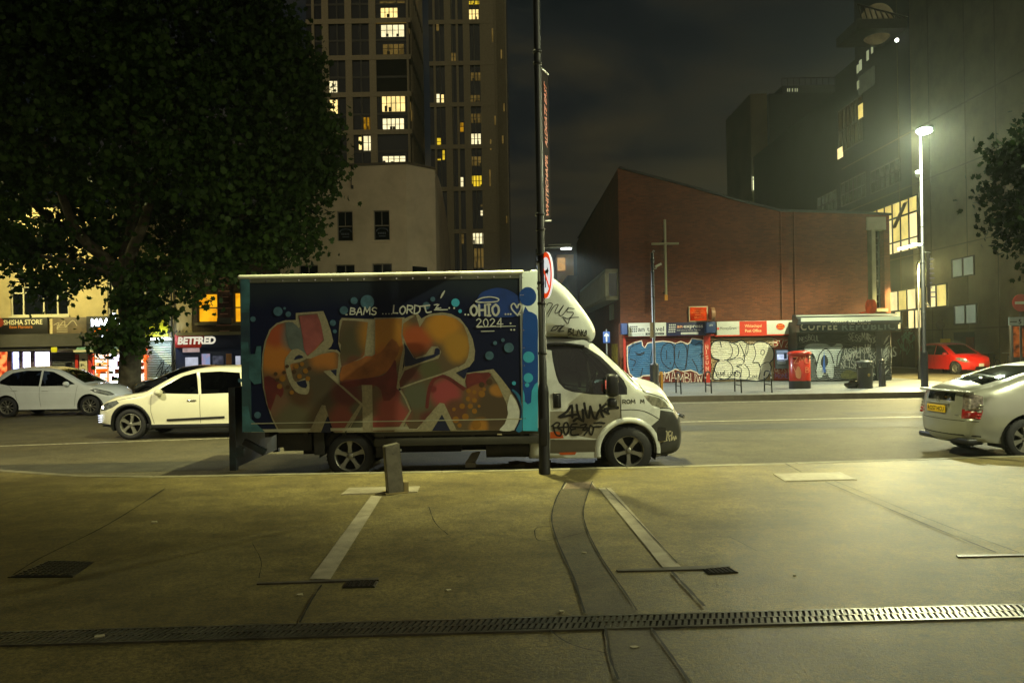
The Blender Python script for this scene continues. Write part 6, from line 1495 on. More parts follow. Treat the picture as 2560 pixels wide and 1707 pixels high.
# throw-ups on the shutters
def Z5(a, b): return W(1500+a/3.92, 640+b/3.92, YH)
def p5(l): return [Z5(*p) for p in l]
yg = YH+.035
M_tb = mat('throw_blue', '2f5f80', .5, vary=.15); M_tbd = mat('throw_navy', '0c1420', .5); M_tw = mat('throw_cream', 'cfc9ac', .5, vary=.08); M_tw2 = mat('throw_cream_slats', 'cfc9ac', .5, vary=.08); M_tp = mat('throw_pale', 'c9b49a', .5)
mb = MB()
blue = p5([(270, 885), (330, 850), (412, 828), (420, 878), (442, 898), (468, 852), (540, 842), (620, 832), (700, 842), (742, 858), (792, 836), (862, 862), (880, 850), (905, 806), (960, 815), (1015, 822), (1016, 1152), (975, 1165), (950, 1140), (890, 1118), (825, 1132), (740, 1108), (680, 1140), (600, 1160), (500, 1168), (425, 1172), (400, 1190), (340, 1198), (292, 1150), (275, 1080), (270, 1000)])
decal(mb, blue, yg, 0); stroke(mb, blue+[blue[0]], .05, yg-.002, 2, n=1)
for k, l in enumerate([[(395, 850), (345, 868), (300, 900), (290, 950)], [(345, 942), (385, 962), (440, 940), (410, 968), (360, 968)], [(620, 880), (600, 950), (610, 1030), (660, 1090), (710, 1100), (735, 1000), (725, 890), (680, 850), (620, 880)], [(655, 925), (655, 1005)], [(740, 870), (728, 960), (740, 1060), (790, 1120), (840, 1100), (855, 1000), (850, 900), (810, 850), (750, 860)], [(780, 930), (770, 1000)], [(870, 870), (855, 1000), (840, 1080)], [(905, 1010), (945, 1080), (960, 1130)], [(990, 1130), (1018, 1100)], [(940, 870), (980, 850), (1010, 870)], [(520, 900), (500, 1000), (510, 1100)], [(300, 1010), (350, 1030), (330, 1080)], [(420, 1100), (400, 1180)], [(975, 970), (1010, 950), (990, 990), (1018, 980)]]):
    stroke(mb, p5(l), .04, yg-.004-.0006*(k % 3), 1, n=4)
for a, b, r in ((320, 1112, .04), (692, 1050, .04), (1005, 1080, .03), (900, 850, .03)): disc(mb, *Z5(a, b), r, yg-.006, 1)
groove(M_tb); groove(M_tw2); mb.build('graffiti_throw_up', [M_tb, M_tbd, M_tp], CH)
mb = MB()
wht = smooth(p5([(1130, 835), (1180, 825), (1250, 832), (1300, 850), (1345, 842), (1390, 825), (1430, 850), (1470, 868), (1505, 866), (1550, 838), (1620, 845), (1680, 885), (1706, 940), (1700, 1010), (1668, 1045), (1682, 1090), (1665, 1150), (1630, 1198), (1560, 1222), (1450, 1215), (1370, 1210), (1280, 1205), (1150, 1210), (1110, 1195), (1128, 1100), (1150, 1040), (1178, 1022), (1110, 995), (1085, 930), (1098, 865)]), 3, True)
decal(mb, wht, yg, 0); stroke(mb, wht+[wht[0]], .045, yg-.002, 1, n=1)
for k, l in enumerate([[(1185, 840), (1192, 895), (1180, 840)], [(1178, 1022), (1240, 1020), (1290, 980), (1300, 910), (1270, 850)], [(1300, 850), (1350, 880), (1362, 950), (1320, 1000), (1255, 1020)], [(1225, 1015), (1270, 1040), (1305, 1100), (1290, 1170), (1240, 1205), (1160, 1190), (1128, 1120)], [(1370, 860), (1400, 920), (1420, 1000), (1400, 1060), (1340, 1075)], [(1280, 1010), (1380, 1000), (1420, 1035)], [(1440, 870), (1425, 960), (1400, 985)], [(1510, 870), (1530, 960), (1500, 1040)], [(1610, 920), (1585, 925), (1580, 960), (1605, 965), (1614, 940), (1610, 920)], [(1500, 1045), (1560, 1050), (1575, 1120), (1560, 1200)], [(1560, 1060), (1575, 1090), (1592, 1060), (1640, 1040), (1668, 1045)], [(1420, 1060), (1460, 1110), (1465, 1170), (1440, 1210)], [(1340, 1075), (1390, 1110), (1380, 1160), (1365, 1205)], [(1455, 870), (1450, 940), (1415, 1000)]]):
    stroke(mb, p5(l), .032, yg-.004-.0006*(k % 3), 1, n=4)
q = Z5(1140, 1180); scrawl(mb, 'AMLUYS', q[0], q[1], .2, .025, yg-.006, 1, jit=.15, seed=3); q = Z5(1470, 1200); scrawl(mb, 'CORZ', q[0], q[1], .14, .02, yg-.006, 1, jit=.15, seed=4)
mb.build('graffiti_throw_up', [M_tw2, M_tbd], CH)
mb = MB(); q = Z5(630, 1235); scrawl(mb, 'MAMBUWO', q[0], q[1], .42, .028, yg-.004, 0, jit=.2, sx=.75, seed=5); q = Z5(1700, 890); scrawl(mb, 'BVZ', q[0], q[1], .32, .03, yg-.012, 0, jit=.1, seed=6)
q = Z5(1690, 1140); scrawl(mb, 'LOEYSTER', q[0], q[1], .22, .022, yg-.012, 0, jit=.15, seed=7, sx=.75); q = Z5(1720, 1195); scrawl(mb, 'MONEDH', q[0], q[1], .18, .02, yg-.012, 1, jit=.1, seed=8)
q = Z5(1120, 1165);
for k in range(9): q = Z5(1445+30*k, 850+8*(k % 2)); stroke(mb, [q, (q[0]+.1, q[1]+.06), (q[0]+.2, q[1])], .02, yg+.004, 0)
mb.build('graffiti_tag', [M_tp, mat('chalk_violet', '8a6a9a', .6)], CH)
# yellow plant-like painting on the side wall
mb = MB(); 
for k in range(7): a = W(1520+6*k, 880, 36.6); 
mb.box(hx0-.012, hx0-.004, 36.4, 38.6, .4, 1.9); mb.build('poster_strip', mat('yellow_spray', '8f7d18', .7, vary=.6, vscale=5), CH)

# ---------------- signs on the church front (each one a thing fixed to the wall)
def board(name, label, cat, px0, px1, py0, py1, Y, m, depth=.1, group=None):
    x0, x1, z0, z1 = PR(px0, px1, py0, py1, Y); t = thing(name, label, cat, ((x0+x1)/2, Y, z0), group)
    mb = MB(); mb.box(x0, x1, Y-depth, Y-.001, z0, z1, bev=.01); mb.build('board', m, t); return t, x0, x1, z0, z1, Y-depth
def letters(t, m, items, y):
    mb = MB()
    for it in items:
        s_, x, z, h = it[:4]; kw = it[4] if len(it) > 4 else {}
        text(mb, s_, x, z, h, y-.0, **kw)
    mb.build('lettering', m, t)
M_sw = mat('sign_white', 'c4c4b4', .45, vary=.05); M_sn = mat('sign_navy', '17183a', .45, vary=.1); M_sr = mat('sign_red', 'c4300f', .45); M_ink2 = mat('sign_black', '1b1d20', .5); M_sorg = mat('sign_orange', 'd07a20', .5)
t, x0, x1, z0, z1, yb = board('shop_sign', 'white fascia sign reading an travel over the blue graffiti shutter', 'shop sign', 1570, 1664.6, 808, 839.5, YH-.02, M_sw, .14)
h = z1-z0; letters(t, M_ink2, [('an travel', x0+.42, z0+h*.36, h*.36, dict(bold=.01, fitw=1.15))], yb)
mb = MB()
for i in range(4):
    for j in range(3): disc(mb, x0+.09+.085*i+.012*j, z0+h*.38+.1*j, .034, yb-.004, n=10)
mb.build('dot_logo', M_ink2, t)
mb = MB(); mb.box(x0+.75, x1-.1, yb-.006, yb-.002, z0+h*.08, z0+h*.24); mb.build('web_strip', M_ink2, t); letters(t, M_sw, [('www.antravel.co.uk', x0+.8, z0+h*.12, h*.08, dict(fitw=.72))], yb-.007)
letters(t, M_ink2, [('Flights  Hotels  Umrah  Hajj', x0+.05, z0+h*.12, h*.07, dict(fitw=.62))], yb)
t, x0, x1, z0, z1, yb = board('shop_sign', 'dark navy fascia sign reading an express in white and orange', 'shop sign', 1665.4, 1764, 807, 838.5, YH-.02, M_sn, .14)
letters(t, mat('sign_peach', 'e0a070', .5), [('an', x0+.45, z0+h*.6, h*.26, dict(bold=.02, fitw=.24))], yb); letters(t, M_sw, [('express', x0+.74, z0+h*.6, h*.26, dict(bold=.02, fitw=.86)), ('International Money Transfer', x0+.45, z0+h*.38, h*.1, dict(fitw=1.05))], yb)
mb = MB()
for i in range(4):
    for j in range(4): disc(mb, x0+.1+.08*i+.01*j, z0+h*.32+.1*j, .032, yb-.004, n=10)
mb.build('dot_logo', M_sw, t)
mb = MB(); mb.box(x0+.62, x1-.35, yb-.006, yb-.002, z0+h*.1, z0+h*.26); mb.build('web_strip', M_sw, t); letters(t, M_ink2, [('www.anexpress.com', x0+.66, z0+h*.14, h*.08, dict(fitw=.7))], yb-.007)
def projecting(label, px0, px1, py0, py1, Y, m, depth=.55):
    x0, x1, z0, z1 = PR(px0, px1, py0, py1, Y-depth); t = thing('projecting_sign', label, 'sign', ((x0+x1)/2, Y, z0))
    mb = MB(); mb.box(x0, x1, Y-depth, Y-.16, z0, z1, bev=.02); mb.build('box', m, t); return t, x0, x1, z0, z1, Y-depth
t, x0, x1, z0, z1, yb = projecting('small pale and blue box sign projecting at the brick corner beside the travel shop', 1554, 1569, 808, 836, YH, mat('sign_blue_grey', '3a4a74', .5))
t, x0, x1, z0, z1, yb = projecting('dark blue box sign projecting between the travel shop and the post office', 1766, 1790, 804, 832, YH, mat('sign_blue', '1f3358', .5), .5)
letters(t, M_sw, [('AN', (x0+x1)/2, z0+.3, .08, dict(align='C'))], yb)
t, x0, x1, z0, z1, yb = board('shop_sign', 'white and red post office fascia with an oval red emblem', 'shop sign', 1790, 1983, 804, 836, YH-.02, M_sw, .16)
h = z1-z0; xr0, xr1 = H(1846, 820)[0], H(1914, 820)[0]
mb = MB(); mb.box(xr0, xr1, yb-.008, yb+.002, z0+.02, z1-.01); mb.box(x0-.1, x1-.01, yb-.004, yb+.05, z0-.03, z0+.02); mb.build('red_panel', M_sr, t)
letters(t, mat('sign_peach2', 'f0c890', .5), [('Whitechapel', (xr0+xr1)/2, z0+h*.56, h*.2, dict(align='C', fitw=.74, bold=.01)), ('Post Office', (xr0+xr1)/2, z0+h*.22, h*.2, dict(align='C', fitw=.72, bold=.02))], yb-.008)
letters(t, M_ink2, [('MoneyGram', x0+.14, z0+h*.42, h*.2, dict(fitw=.72))], yb)
mb = MB(); disc(mb, x0+.05, z0+h*.5, .06, yb-.004, 0); cx_ = H(1948, 820)[0]; disc(mb, cx_, z0+h*.56, .19, yb-.004, 0, rz=.15, n=28); mb.build('emblem', M_sr, t)
letters(t, mat('emblem_yellow', 'e8b020', .5), [('POST', cx_, z0+h*.60, .07, dict(align='C')), ('OFFICE', cx_, z0+h*.42, .065, dict(align='C'))], yb-.006)
# square red notice and round lamp sign above
t, x0, x1, z0, z1, yb = board('notice_sign', 'square orange red notice board with a pale frame high on the brick wall', 'sign', 1721, 1769, 766, 804, YH-.0, mat('notice_frame', 'c0a880', .5), .08)
mb = MB(); mb.box(x0+.05, x1-.05, yb-.006, yb+.0, z0+.05, z1-.05); mb.build('panel', emis('notice_orange', 'e8480a', 1.0, .6, 1.5, '7a1a04'), t)
letters(t, mat('notice_text', 'd08030', .5), [('WHITECHAPEL', (x0+x1)/2, z0+.48, .05, dict(align='C', fitw=.5)), ('METHODIST MISSION', (x0+x1)/2, z0+.38, .05, dict(align='C', fitw=.62)), ('HOSTEL', (x0+x1)/2, z0+.28, .05, dict(align='C', fitw=.3)), ('NOW LETTING', (x0+x1)/2, z0+.17, .05, dict(align='C', fitw=.35))], yb-.008)
t = thing('projecting_sign', 'dim round drum sign projecting beside the square red notice', 'sign', (*W(1781, 785, YH-.5)[:1], YH-.5, W(1781, 785, YH)[1]))
c = W(1781, 785, YH-.5); mb = MB(); mb.cyl((c[0]-.07, YH-.45, c[1]), (c[0]+.09, YH-.45, c[1]), .29, n=28); mb.box(c[0]-.02, c[0]+.02, YH-.2, YH, c[1]-.03, c[1]+.03); mb.build('drum', mat('drum_pale', '8f6a48', .5, vary=.3), t)
# the cross, standing off the wall on brackets
YX = YH-.55
t = thing('cross', 'slender pale metal cross standing off the brick church wall', 'cross', (W(1664, 750, YX)[0], YX, W(1664, 750, YX)[1]))
mb = MB(); a = W(1660.5, 549, YX); b = W(1667, 749, YX); x = (a[0]+b[0])/2; mb.box(x-.052, x+.052, YX-.05, YX+.06, b[1], a[1], bev=.02); mb.build('upright', mat('cross_steel', '8f8b66', .45, metal=.3, vary=.1), t)
a = W(1629, 610, YX); b = W(1697, 609, YX); mb = MB(); mb.box(a[0], b[0], YX-.065, YX+.055, a[1]-.042, a[1]+.042, bev=.015); mb.build('crossbar', mat('cross_steel', 'b0ac84'), t)
mb = MB(); 
for z in (W(1664, 600, YX)[1], W(1664, 730, YX)[1]): mb.cyl((x, YX+.05, z), (x, YH, z), .03, n=8)
mb.build('bracket', M_soot, t)
mb = MB(); mb.box(x-.066, x+.066, YX-.066, YX+.05, W(1667, 751, YX)[1], W(1667, 737, YX)[1]); mb.build('end_cap', mat('cross_end', 'b87a18', .5), t)
# cash machine
t, x0, x1, z0, z1, yb = board('cash_machine', 'lit silver cash machine in the red wall beside the post office shutter', 'cash machine', 1937, 1970, 873, 921, YH+.03, mat('atm_case', '6b7478', .4, metal=.3), .12)
mb = MB(); mb.box(x0+.06, x1-.06, yb-.012, yb-.0, z0+.4, z1-.22); mb.build('screen', emis('atm_screen', 'cfe0ff', 1.3, .4, 5), t)
mb = MB(); mb.box(x0+.04, x1-.04, yb-.014, yb-.0, z1-.18, z1-.05); mb.build('header', emis('atm_header', '9fb4c8', .6), t)
mb = MB(); mb.obox(((x0+x1)/2-.05, yb-.05, z0+.28), (.34, .12, .14), bev=.02, M=Matrix.Rotation(.4, 4, 'X')); mb.build('keypad', mat('atm_keys', 'b4bcc4', .3, metal=.4), t)
mb = MB(); mb.box(x0+.36, x1-.08, yb-.02, yb-.0, z0+.42, z0+.7); mb.build('card_slot', mat('atm_blue', '2a4a78', .4), t)

# ---------------- coffee kiosk in front of the church
YK = 34.1
K = thing('coffee_kiosk', 'black shuttered coffee kiosk with a white striped canopy and graffiti', 'kiosk', (17, YK, .12))
def K6(a, b, Y=YK): return W(1950+a/2.613, 640+b/2.613, Y)
kx0 = K6(108, 600)[0]; kx1 = K6(740, 600)[0]; kz = K6(400, 498)[1]
M_kb = mat('kiosk_black', '1a2024', .5, vary=.25)
mb = MB(); mb.box(kx0+.05, kx1-.05, YK+.1, YH-.02, .12, kz+.5); mb.build('wall', M_kb, K)
mb = MB(); slats(mb, kx0+.08, K6(625, 600)[0], .16, kz, YK+.04); mb.build('roller_shutter', mat('kiosk_shutter', '252c2e', .45, vary=.2, metal=.2), K)
mb = MB(); mb.box(K6(628, 600)[0], K6(660, 600)[0], YK-.02, YK+.1, .12, kz); slats(mb, K6(662, 600)[0], kx1-.06, .16, kz, YK+.05); mb.build('side_shutter', M_kb, K)
mb = MB(); q0 = K6(128, 497, YK-.3); q1 = K6(772, 440, YK-.3); mb.box(q0[0], q1[0], YK-.3, YK+.1, q0[1], q1[1]); mb.build('sign_board', mat('kiosk_sign', '22383e', .45, vary=.15), K)
M_kl = mat('kiosk_letters', 'd2d6c6', .4); M_kl2 = mat('kiosk_letters_dim', '62787e', .4)
mb = MB(); q = K6(135, 484, YK-.3); q2 = K6(375, 484, YK-.3); text(mb, 'COFFEE', q[0], q[1], .29, YK-.3, bold=.03, fitw=q2[0]-q[0], ext=.01, spacing=1.3); mb.build('lettering', M_kl, K)
mb = MB(); q = K6(405, 484, YK-.3); q2 = K6(752, 484, YK-.3); text(mb, 'REPUBLIC', q[0], q[1], .29, YK-.3, bold=.03, fitw=q2[0]-q[0], ext=.01, spacing=1.2); mb.build('lettering', M_kl2, K)
YV = YK-.7
ca = K6(118, 425, YV); cb = K6(788, 388, YV)
mb = MB(); mb.add([(ca[0], YV, ca[1]+.08), (cb[0], YV, ca[1]+.08), (cb[0], YV, ca[1]-.08), (ca[0], YV, ca[1]-.08), (ca[0], YK, cb[1]+.12), (cb[0], YK, cb[1]+.12), (ca[0], YK, ca[1]+.0), (cb[0], YK, ca[1]+.0)], [(0, 1, 5, 4), (0, 3, 2, 1), (0, 4, 6, 3), (1, 2, 7, 5), (3, 6, 7, 2)])
mb.box(ca[0]-.05, cb[0]+.05, YV-.05, YV+.05, ca[1]-.14, ca[1]-.07); mb.build('canopy', M_kb, K)
mb = MB(); z = K6(400, 413, YV)[1]; mb.box(ca[0]+.12, cb[0]-.02, YV-.02, YV-.002, z-.075, z+.085); mb.box(ca[0]+.05, cb[0]+.02, YV+.3, YV+.34, cb[1]-.05+.09, cb[1]+.0+.09); mb.build('canopy_stripe', mat('canopy_white', 'aab0a4', .5), K)
mb = MB(); z = K6(400, 443, YV)[1]; mb.box(K6(150, 440, YV)[0], cb[0]-.05, YV-.012, YV+.0, z-.06, ca[1]-.141); mb.build('valance', M_kb, K)
mb = MB(); q = K6(330, 443, YV); q2 = K6(438, 443, YV); text(mb, 'COFFEE', q[0], q[1], .12, YV-.012, bold=.04, fitw=q2[0]-q[0], ext=.005); mb.build('lettering', M_tw, K)
mb = MB(); q = K6(448, 443, YV); q2 = K6(592, 443, YV); text(mb, 'REPUBLIC', q[0], q[1], .12, YV-.012, bold=.04, fitw=q2[0]-q[0], ext=.005); mb.build('lettering', M_kl, K)
mb = MB(); c = K6(593, 330, YK); mb.cyl((c[0]-.1, YK-.0, c[1]), (c[0]+.12, YK-.0, c[1]), .3, n=28); mb.box(c[0]-.03, c[0]+.03, YK+.1, YH-.1, c[1]-.25, c[1]-.2)
o = mb.build('drum_sign', emis('drum_orange', 'c03c0a', .5, .5, 3), origin=(c[0], YK, c[1])); tag(o, 'round orange drum sign mounted above the coffee kiosk canopy', 'sign')
# graffiti on the kiosk
mb = MB(); yk = YK+.015
big = smooth([K6(*p) for p in [(160, 600), (200, 572), (290, 572), (340, 590), (380, 570), (412, 585), (400, 640), (375, 720), (330, 700), (240, 700), (215, 640), (175, 640)]], 4, True)
decal(mb, big, yk, 0)
decal(mb, smooth([K6(*p) for p in [(245, 700), (262, 640), (300, 605), (335, 640), (352, 700), (350, 790), (322, 790), (300, 740), (275, 790), (246, 790)]], 3, True), yk-.002, 0); decal(mb, smooth([K6(*p) for p in [(268, 690), (280, 655), (302, 650), (318, 690), (300, 725), (276, 722)]], 3, True), yk-.003, 4); stroke(mb, [K6(*p) for p in [(245, 700), (262, 640), (300, 605), (335, 640), (352, 700)]], .05, yk-.004, 4); stroke(mb, [K6(*p) for p in [(175, 640), (215, 640), (240, 700)]], .05, yk-.004, 4); stroke(mb, [K6(*p) for p in [(372, 720), (380, 650), (410, 600)]], .05, yk-.004, 4)
decal(mb, [K6(*p) for p in [(278, 760), (290, 615), (300, 760)]], yk-.004, 2)
rnd = random.Random(4)
for k, (a, b, h, tx) in enumerate([(130, 552, .22, 'NESBCUL'), (450, 550, .25, 'SESSMX'), (420, 640, .3, 'ASSURM'), (420, 665, .26, 'MWMC'), (470, 672, .34, 'YLLCRYMONS'), (400, 730, .3, 'NLISK'), (240, 780, .25, 'SSLAT'), (560, 610, .22, 'VRJ'), (590, 560, .2, 'XYX'), (410, 690, .2, 'SMO'), (130, 790, .2, 'VAK'), (520, 760, .2, 'ROSE')]):
    q = K6(a, b); scrawl(mb, tx, q[0], q[1], h, .022, yk-.005-.001*(k % 3), 3, jit=.25, sx=.7, seed=k)
for k in range(12): q = K6(600+rnd.uniform(-14, 14), 520+24*k); stroke(mb, [q, (q[0]+rnd.uniform(-.2, .2), q[1]+.1), (q[0]+rnd.uniform(-.2, .2), q[1]-.1)], .03, yk-.006, 3)
for k in range(11): q = K6(665+rnd.uniform(0, 30), 540+22*k, YK); stroke(mb, [q, (q[0]+.15, q[1]+.14), (q[0]-.02, q[1]-.08)], .03, YK+.0, 3)
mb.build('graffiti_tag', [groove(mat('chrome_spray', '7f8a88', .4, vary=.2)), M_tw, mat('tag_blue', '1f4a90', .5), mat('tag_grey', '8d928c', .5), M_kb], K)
mb = MB(); decal(mb, smooth([K6(*p) for p in [(400, 770), (440, 745), (500, 760), (540, 790), (480, 800), (410, 800)]], 3, True), yk-.001, 0); mb.build('graffiti_smear', mat('smear_olive', '3a3c1c', .6, vary=.6, vscale=6), K)
# ================================================================ SHOP FRONTS ON THE LEFT (wall plane YS)
def S1(a, b): return (a/3.41, 640+b/3.41)
def SR(a0, a1, b0, b1, Y=YS): p = S1(a0, b0); q = S1(a1, b1); return PR(p[0], q[0], p[1], q[1], Y)
def sbox(mb, a0, a1, b0, b1, y0, y1, mi=0): r = SR(a0, a1, b0, b1, y0); mb.box(r[0], r[1], y0, y1, r[2], r[3], mi)
E_cool = emis('shop_light_cool', 'f4f6ff', 7.5, .0, 3, 'c8c0d8', (1, 1, 3)); E_warm = emis('shop_shelves', 'fff0d8', 3.2, 0, 2.6, 'b06a28', (1, 1, 3.5))
E_blue = emis('shop_light_blue', 'ccd2ff', 4.5, 0, 3, '6a6ea8', (1, 1, 2))
mb = MB(); sbox(mb, -3000, 850, 722, 795, YS-.5, YS-.01); sbox(mb, -3000, 700, 745, 765, YS-.62, YS-.501); mb.build('cornice', M_soot, A)
mb = MB(); sbox(mb, -3000, -60, 795, 1300, YS-.1, YS+.3); mb.box(xa, xb, YS+.6, YS+.8, .12, 2.5); mb.build('shopfront_wall', mat('shop_dark', '2a2420', .7, vary=.3), A)
for a0, a1, m in ((-60, 78, emis('shop_orange_glow', 'ff9a50', 1.6, .5, 3, 'b02c10')), (96, 175, E_blue), (186, 272, E_cool), (290, 434, E_cool)):
    r = SR(a0, a1, 812, 1250); o = pane(A, 'shop_window', r[0], r[1], r[2], r[3], YS+.1, m, .03)
    f2 = MB(); frame_rect(f2, r[0]-.06, r[1]+.06, r[2]-.05, r[3]+.05, YS+.09, .09, .1); f2.build('frame', mat('shop_frame', '4a3c58', .5), o)
mb = MB(); sbox(mb, 60, 96, 860, 1300, YS-.05, YS+.1); mb.build('shop_pillar', mat('pillar_red', '7a1c12', .6), A)
mb = MB(); r = SR(440, 640, 822, 1250); slats(mb, r[0], r[1], r[2], r[3], YS+.02, p=.1); mb.build('roller_shutter', mat('shutter_dark', '23262c', .6, vary=.3), A)
mb = MB(); sbox(mb, 640, 672, 840, 1250, YS-.05, YS+.1); sbox(mb, 752, 790, 835, 1250, YS-.06, YS+.1); mb.build('shop_pillar', mat('pillar_scarlet', 'a81c10', .6), A)
mb = MB(); sbox(mb, 676, 750, 832, 1250, YS-.0, YS+.1); mb.build('poster_panel', mat('poster_cream', 'b0a890', .6, vary=.2), A)
mb = MB(); r = SR(680, 745, 860, 1040)
for k in range(6): mb.box(r[0]+.1, r[1]-.1-(.2 if k % 2 else 0), YS-.006, YS-.001, r[3]-.25*k-.2, r[3]-.25*k-.08)
mb.build('poster_lines', M_ink2, A)
for a0, a1 in ((800, 908), (922, 1040), (1060, 1165), (1180, 1222)):
    r = SR(a0, a1, 838, 1300); o = pane(A, 'shop_window', r[0], r[1], r[2], r[3], YS+.12, E_warm if a0 != 922 else E_cool, .03)
    f2 = MB()
    for z in np.arange(r[2]+.3, r[3]-.2, .34): f2.box(r[0], r[1], YS+.05, YS+.11, z, z+.05)
    for k in range(16): x = random.uniform(r[0], r[1]-.2); z = r[2]+.3+.34*random.randint(0, 7)+.05; f2.box(x, x+random.uniform(.08, .25), YS+.04, YS+.10, z, z+random.uniform(.1, .24), random.randint(1, 3))
    f2.build('shelf', [mat('shelf_white', 'c8c0b0', .5), mat('goods_orange', 'c0561c', .5), mat('goods_red', '982018', .5), mat('goods_green', '5a7a50', .5)], o)
M_on = emis('orange_tube', 'ff5a10', 1.7)
mb = MB()
for a in (795, 911, 1226, 1240): sbox(mb, a, a+9, 835, 1300, YS-.04, YS+.02)
sbox(mb, 820, 912, 960, 985, YS-.04, YS-.01); sbox(mb, 838, 850, 985, 1040, YS-.04, YS-.01)
mb.build('orange_frame', M_on, A)
mb = MB(); c = S1(0, 0)
for i in range(7): r = SR(1205+((i*37) % 50), 1225+((i*37) % 50), 765+i*20, 782+i*20); mb.box(r[0], r[1], YS-.12, YS-.06, r[2], r[3])
mb.build('hanging_lights', M_on, A)
# awning over the second shop
mb = MB(); r = SR(640, 1240, 742, 800, YS-1.0); r2 = SR(680, 1240, 742, 760, YS)
mb.add([(r[0], YS-1.0, r[2]), (r[1], YS-1.0, r[2]), (r2[1], YS-.02, r2[3]), (r2[0], YS-.02, r2[3]), (r[0], YS-1.0, r[2]-.12), (r[1], YS-1.0, r[2]-.12), (r[0], YS-.02, r[2])], [(0, 1, 2, 3), (4, 5, 1, 0), (0, 3, 6)])
o = mb.build('awning', [mat('awning_teal', '5f8078', .6, vary=.2)], A)
mb = MB(); mb.box(r[0]-.05, r[1], YS-1.06, YS-1.0, r[2]-.05, r[2]+.05); mb.build('awning_bar', mat('awning_rail', 'b8b49c', .5), A)
# bright roller shutter with black tags
mb = MB(); r = SR(1254, 1468, 724, 1300); slats(mb, r[0], r[1], r[2], r[3], YS+.02, p=.11); mb.build('roller_shutter', mat('shutter_pale', 'b8c4bc', .5, metal=.1), A)
mb = MB()
for k in range(12): p = (r[0]+.3+random.uniform(0, 1.6), r[2]+.6+random.uniform(0, 2)); stroke(mb, [p, (p[0]+.3, p[1]+.4), (p[0]+.2, p[1]-.2), (p[0]+.6, p[1]+.2)], .04, YS-.02-.001*k, 0)
mb.build('graffiti_tag', M_ink, A)
mb = MB(); sbox(mb, 1240, 1470, 700, 722, YS-.2, YS+.01); mb.build('shutter_box', mat('box_grey', '8a8c80', .6), A)
t = thing('wall_lamp', 'strip lamp glowing over the pale graffitied shutter beside the trunk', 'lamp', (SR(1300, 1301, 705, 706)[0], YS-.5, SR(1300, 1301, 705, 706)[2]))
mb = MB(); r = SR(1265, 1440, 700, 712, YS-.6); mb.box(r[0], r[1], YS-.62, YS-.5, r[2], r[3]); mb.build('tube', emis('strip_cool', 'e0f4ff', 30), t)
# signs
def sboard(name, label, cat, a0, a1, b0, b1, m, d=.12, y=YS-.52):
    r = SR(a0, a1, b0, b1, y); t = thing(name, label, cat, ((r[0]+r[1])/2, y, r[2])); mb = MB(); mb.box(r[0], r[1], y-d, y, r[2], r[3], bev=.01); mb.build('board', m, t); return (t,)+r+(y-d,)
t, x0, x1, z0, z1, yb = sboard('shop_sign', 'black fascia sign reading shisha store in cream capitals', 'shop sign', -40, 420, 530, 718, mat('sign_black2', '15130f', .4), .1, YS-.02)
h = z1-z0; q = SR(45, 375, 545, 585, YS); letters(t, mat('sign_cream', 'd8cfae', .5), [('SHISHA STORE', q[0], q[2]+.02, q[3]-q[2]-.03, dict(fitw=q[1]-q[0], bold=.015)), ('www.shishastoreonline.com', SR(110, 111, 700, 701)[0], z0+.12, .06, dict(fitw=1.2))], yb)
q = SR(95, 290, 596, 614, YS); letters(t, M_sorg, [('Base Flavours', q[0], q[2], .14, dict(fitw=q[1]-q[0]))], yb)
mb = MB(); q = SR(0, 60, 545, 590, YS); disc(mb, q[0]+.05, (q[2]+q[3])/2, .22, yb-.004); mb.build('emblem', mat('emblem_rust', '8a3018', .5), t)
t, x0, x1, z0, z1, yb = sboard('shop_sign', 'brownish picture panel beside the shisha store sign', 'shop sign', 455, 748, 525, 715, mat('panel_brown', '5a4c3a', .5, vary=.5, vscale=2), .08, YS-.02)
mb = MB(); q = SR(470, 560, 570, 640, YS); stroke(mb, [(q[0], q[2]+.3), (q[0]+.25, q[3]), (q[0]+.15, q[2]+.1), (q[0]+.5, q[2]+.5), (q[0]+.55, q[2]+.2), (q[0]+.9, q[2]+.5), (q[0]+1.1, q[2]+.25)], .035, yb-.003)
for k in range(6): mb.box(x0+.2, x1-.9, yb-.005, yb-.001, z0+.2+.1*k, z0+.23+.1*k)
mb.build('lettering', mat('panel_pale', 'a89c80', .5), t)
t, x0, x1, z0, z1, yb = sboard('shop_sign', 'dark sign with overbright white bulb letters and orange ones below', 'shop sign', 750, 1240, 515, 716, mat('sign_black3', '0e0d14', .5), .15, YS-.1)
E_sw = emis('bulb_white', 'e6f0ff', 12); E_so = emis('bulb_orange', 'ff7a08', 2.6)
mb = MB(); q = SR(780, 950, 530, 603, YS-.25); text(mb, 'MAAI', q[0], q[2]+.06, q[3]-q[2]-.1, yb, bold=.04, fitw=q[1]-q[0], ext=.02); q = SR(960, 1035, 530, 600, YS-.25)
for i in range(3):
    for j in range(3): disc(mb, q[0]+.1+.3*i, q[2]+.12+.24*j, .07, yb-.02)
q = SR(805, 895, 672, 700, YS-.25); text(mb, 'LOUNGE', q[0], q[2]+.04, q[3]-q[2]-.08, yb, bold=.04, fitw=q[1]-q[0], ext=.02); q = SR(950, 990, 672, 700, YS-.25); text(mb, 'BAR', q[0], q[2]+.04, q[3]-q[2]-.08, yb, bold=.04, fitw=q[1]-q[0], ext=.02)
mb.build('lettering', E_sw, t)
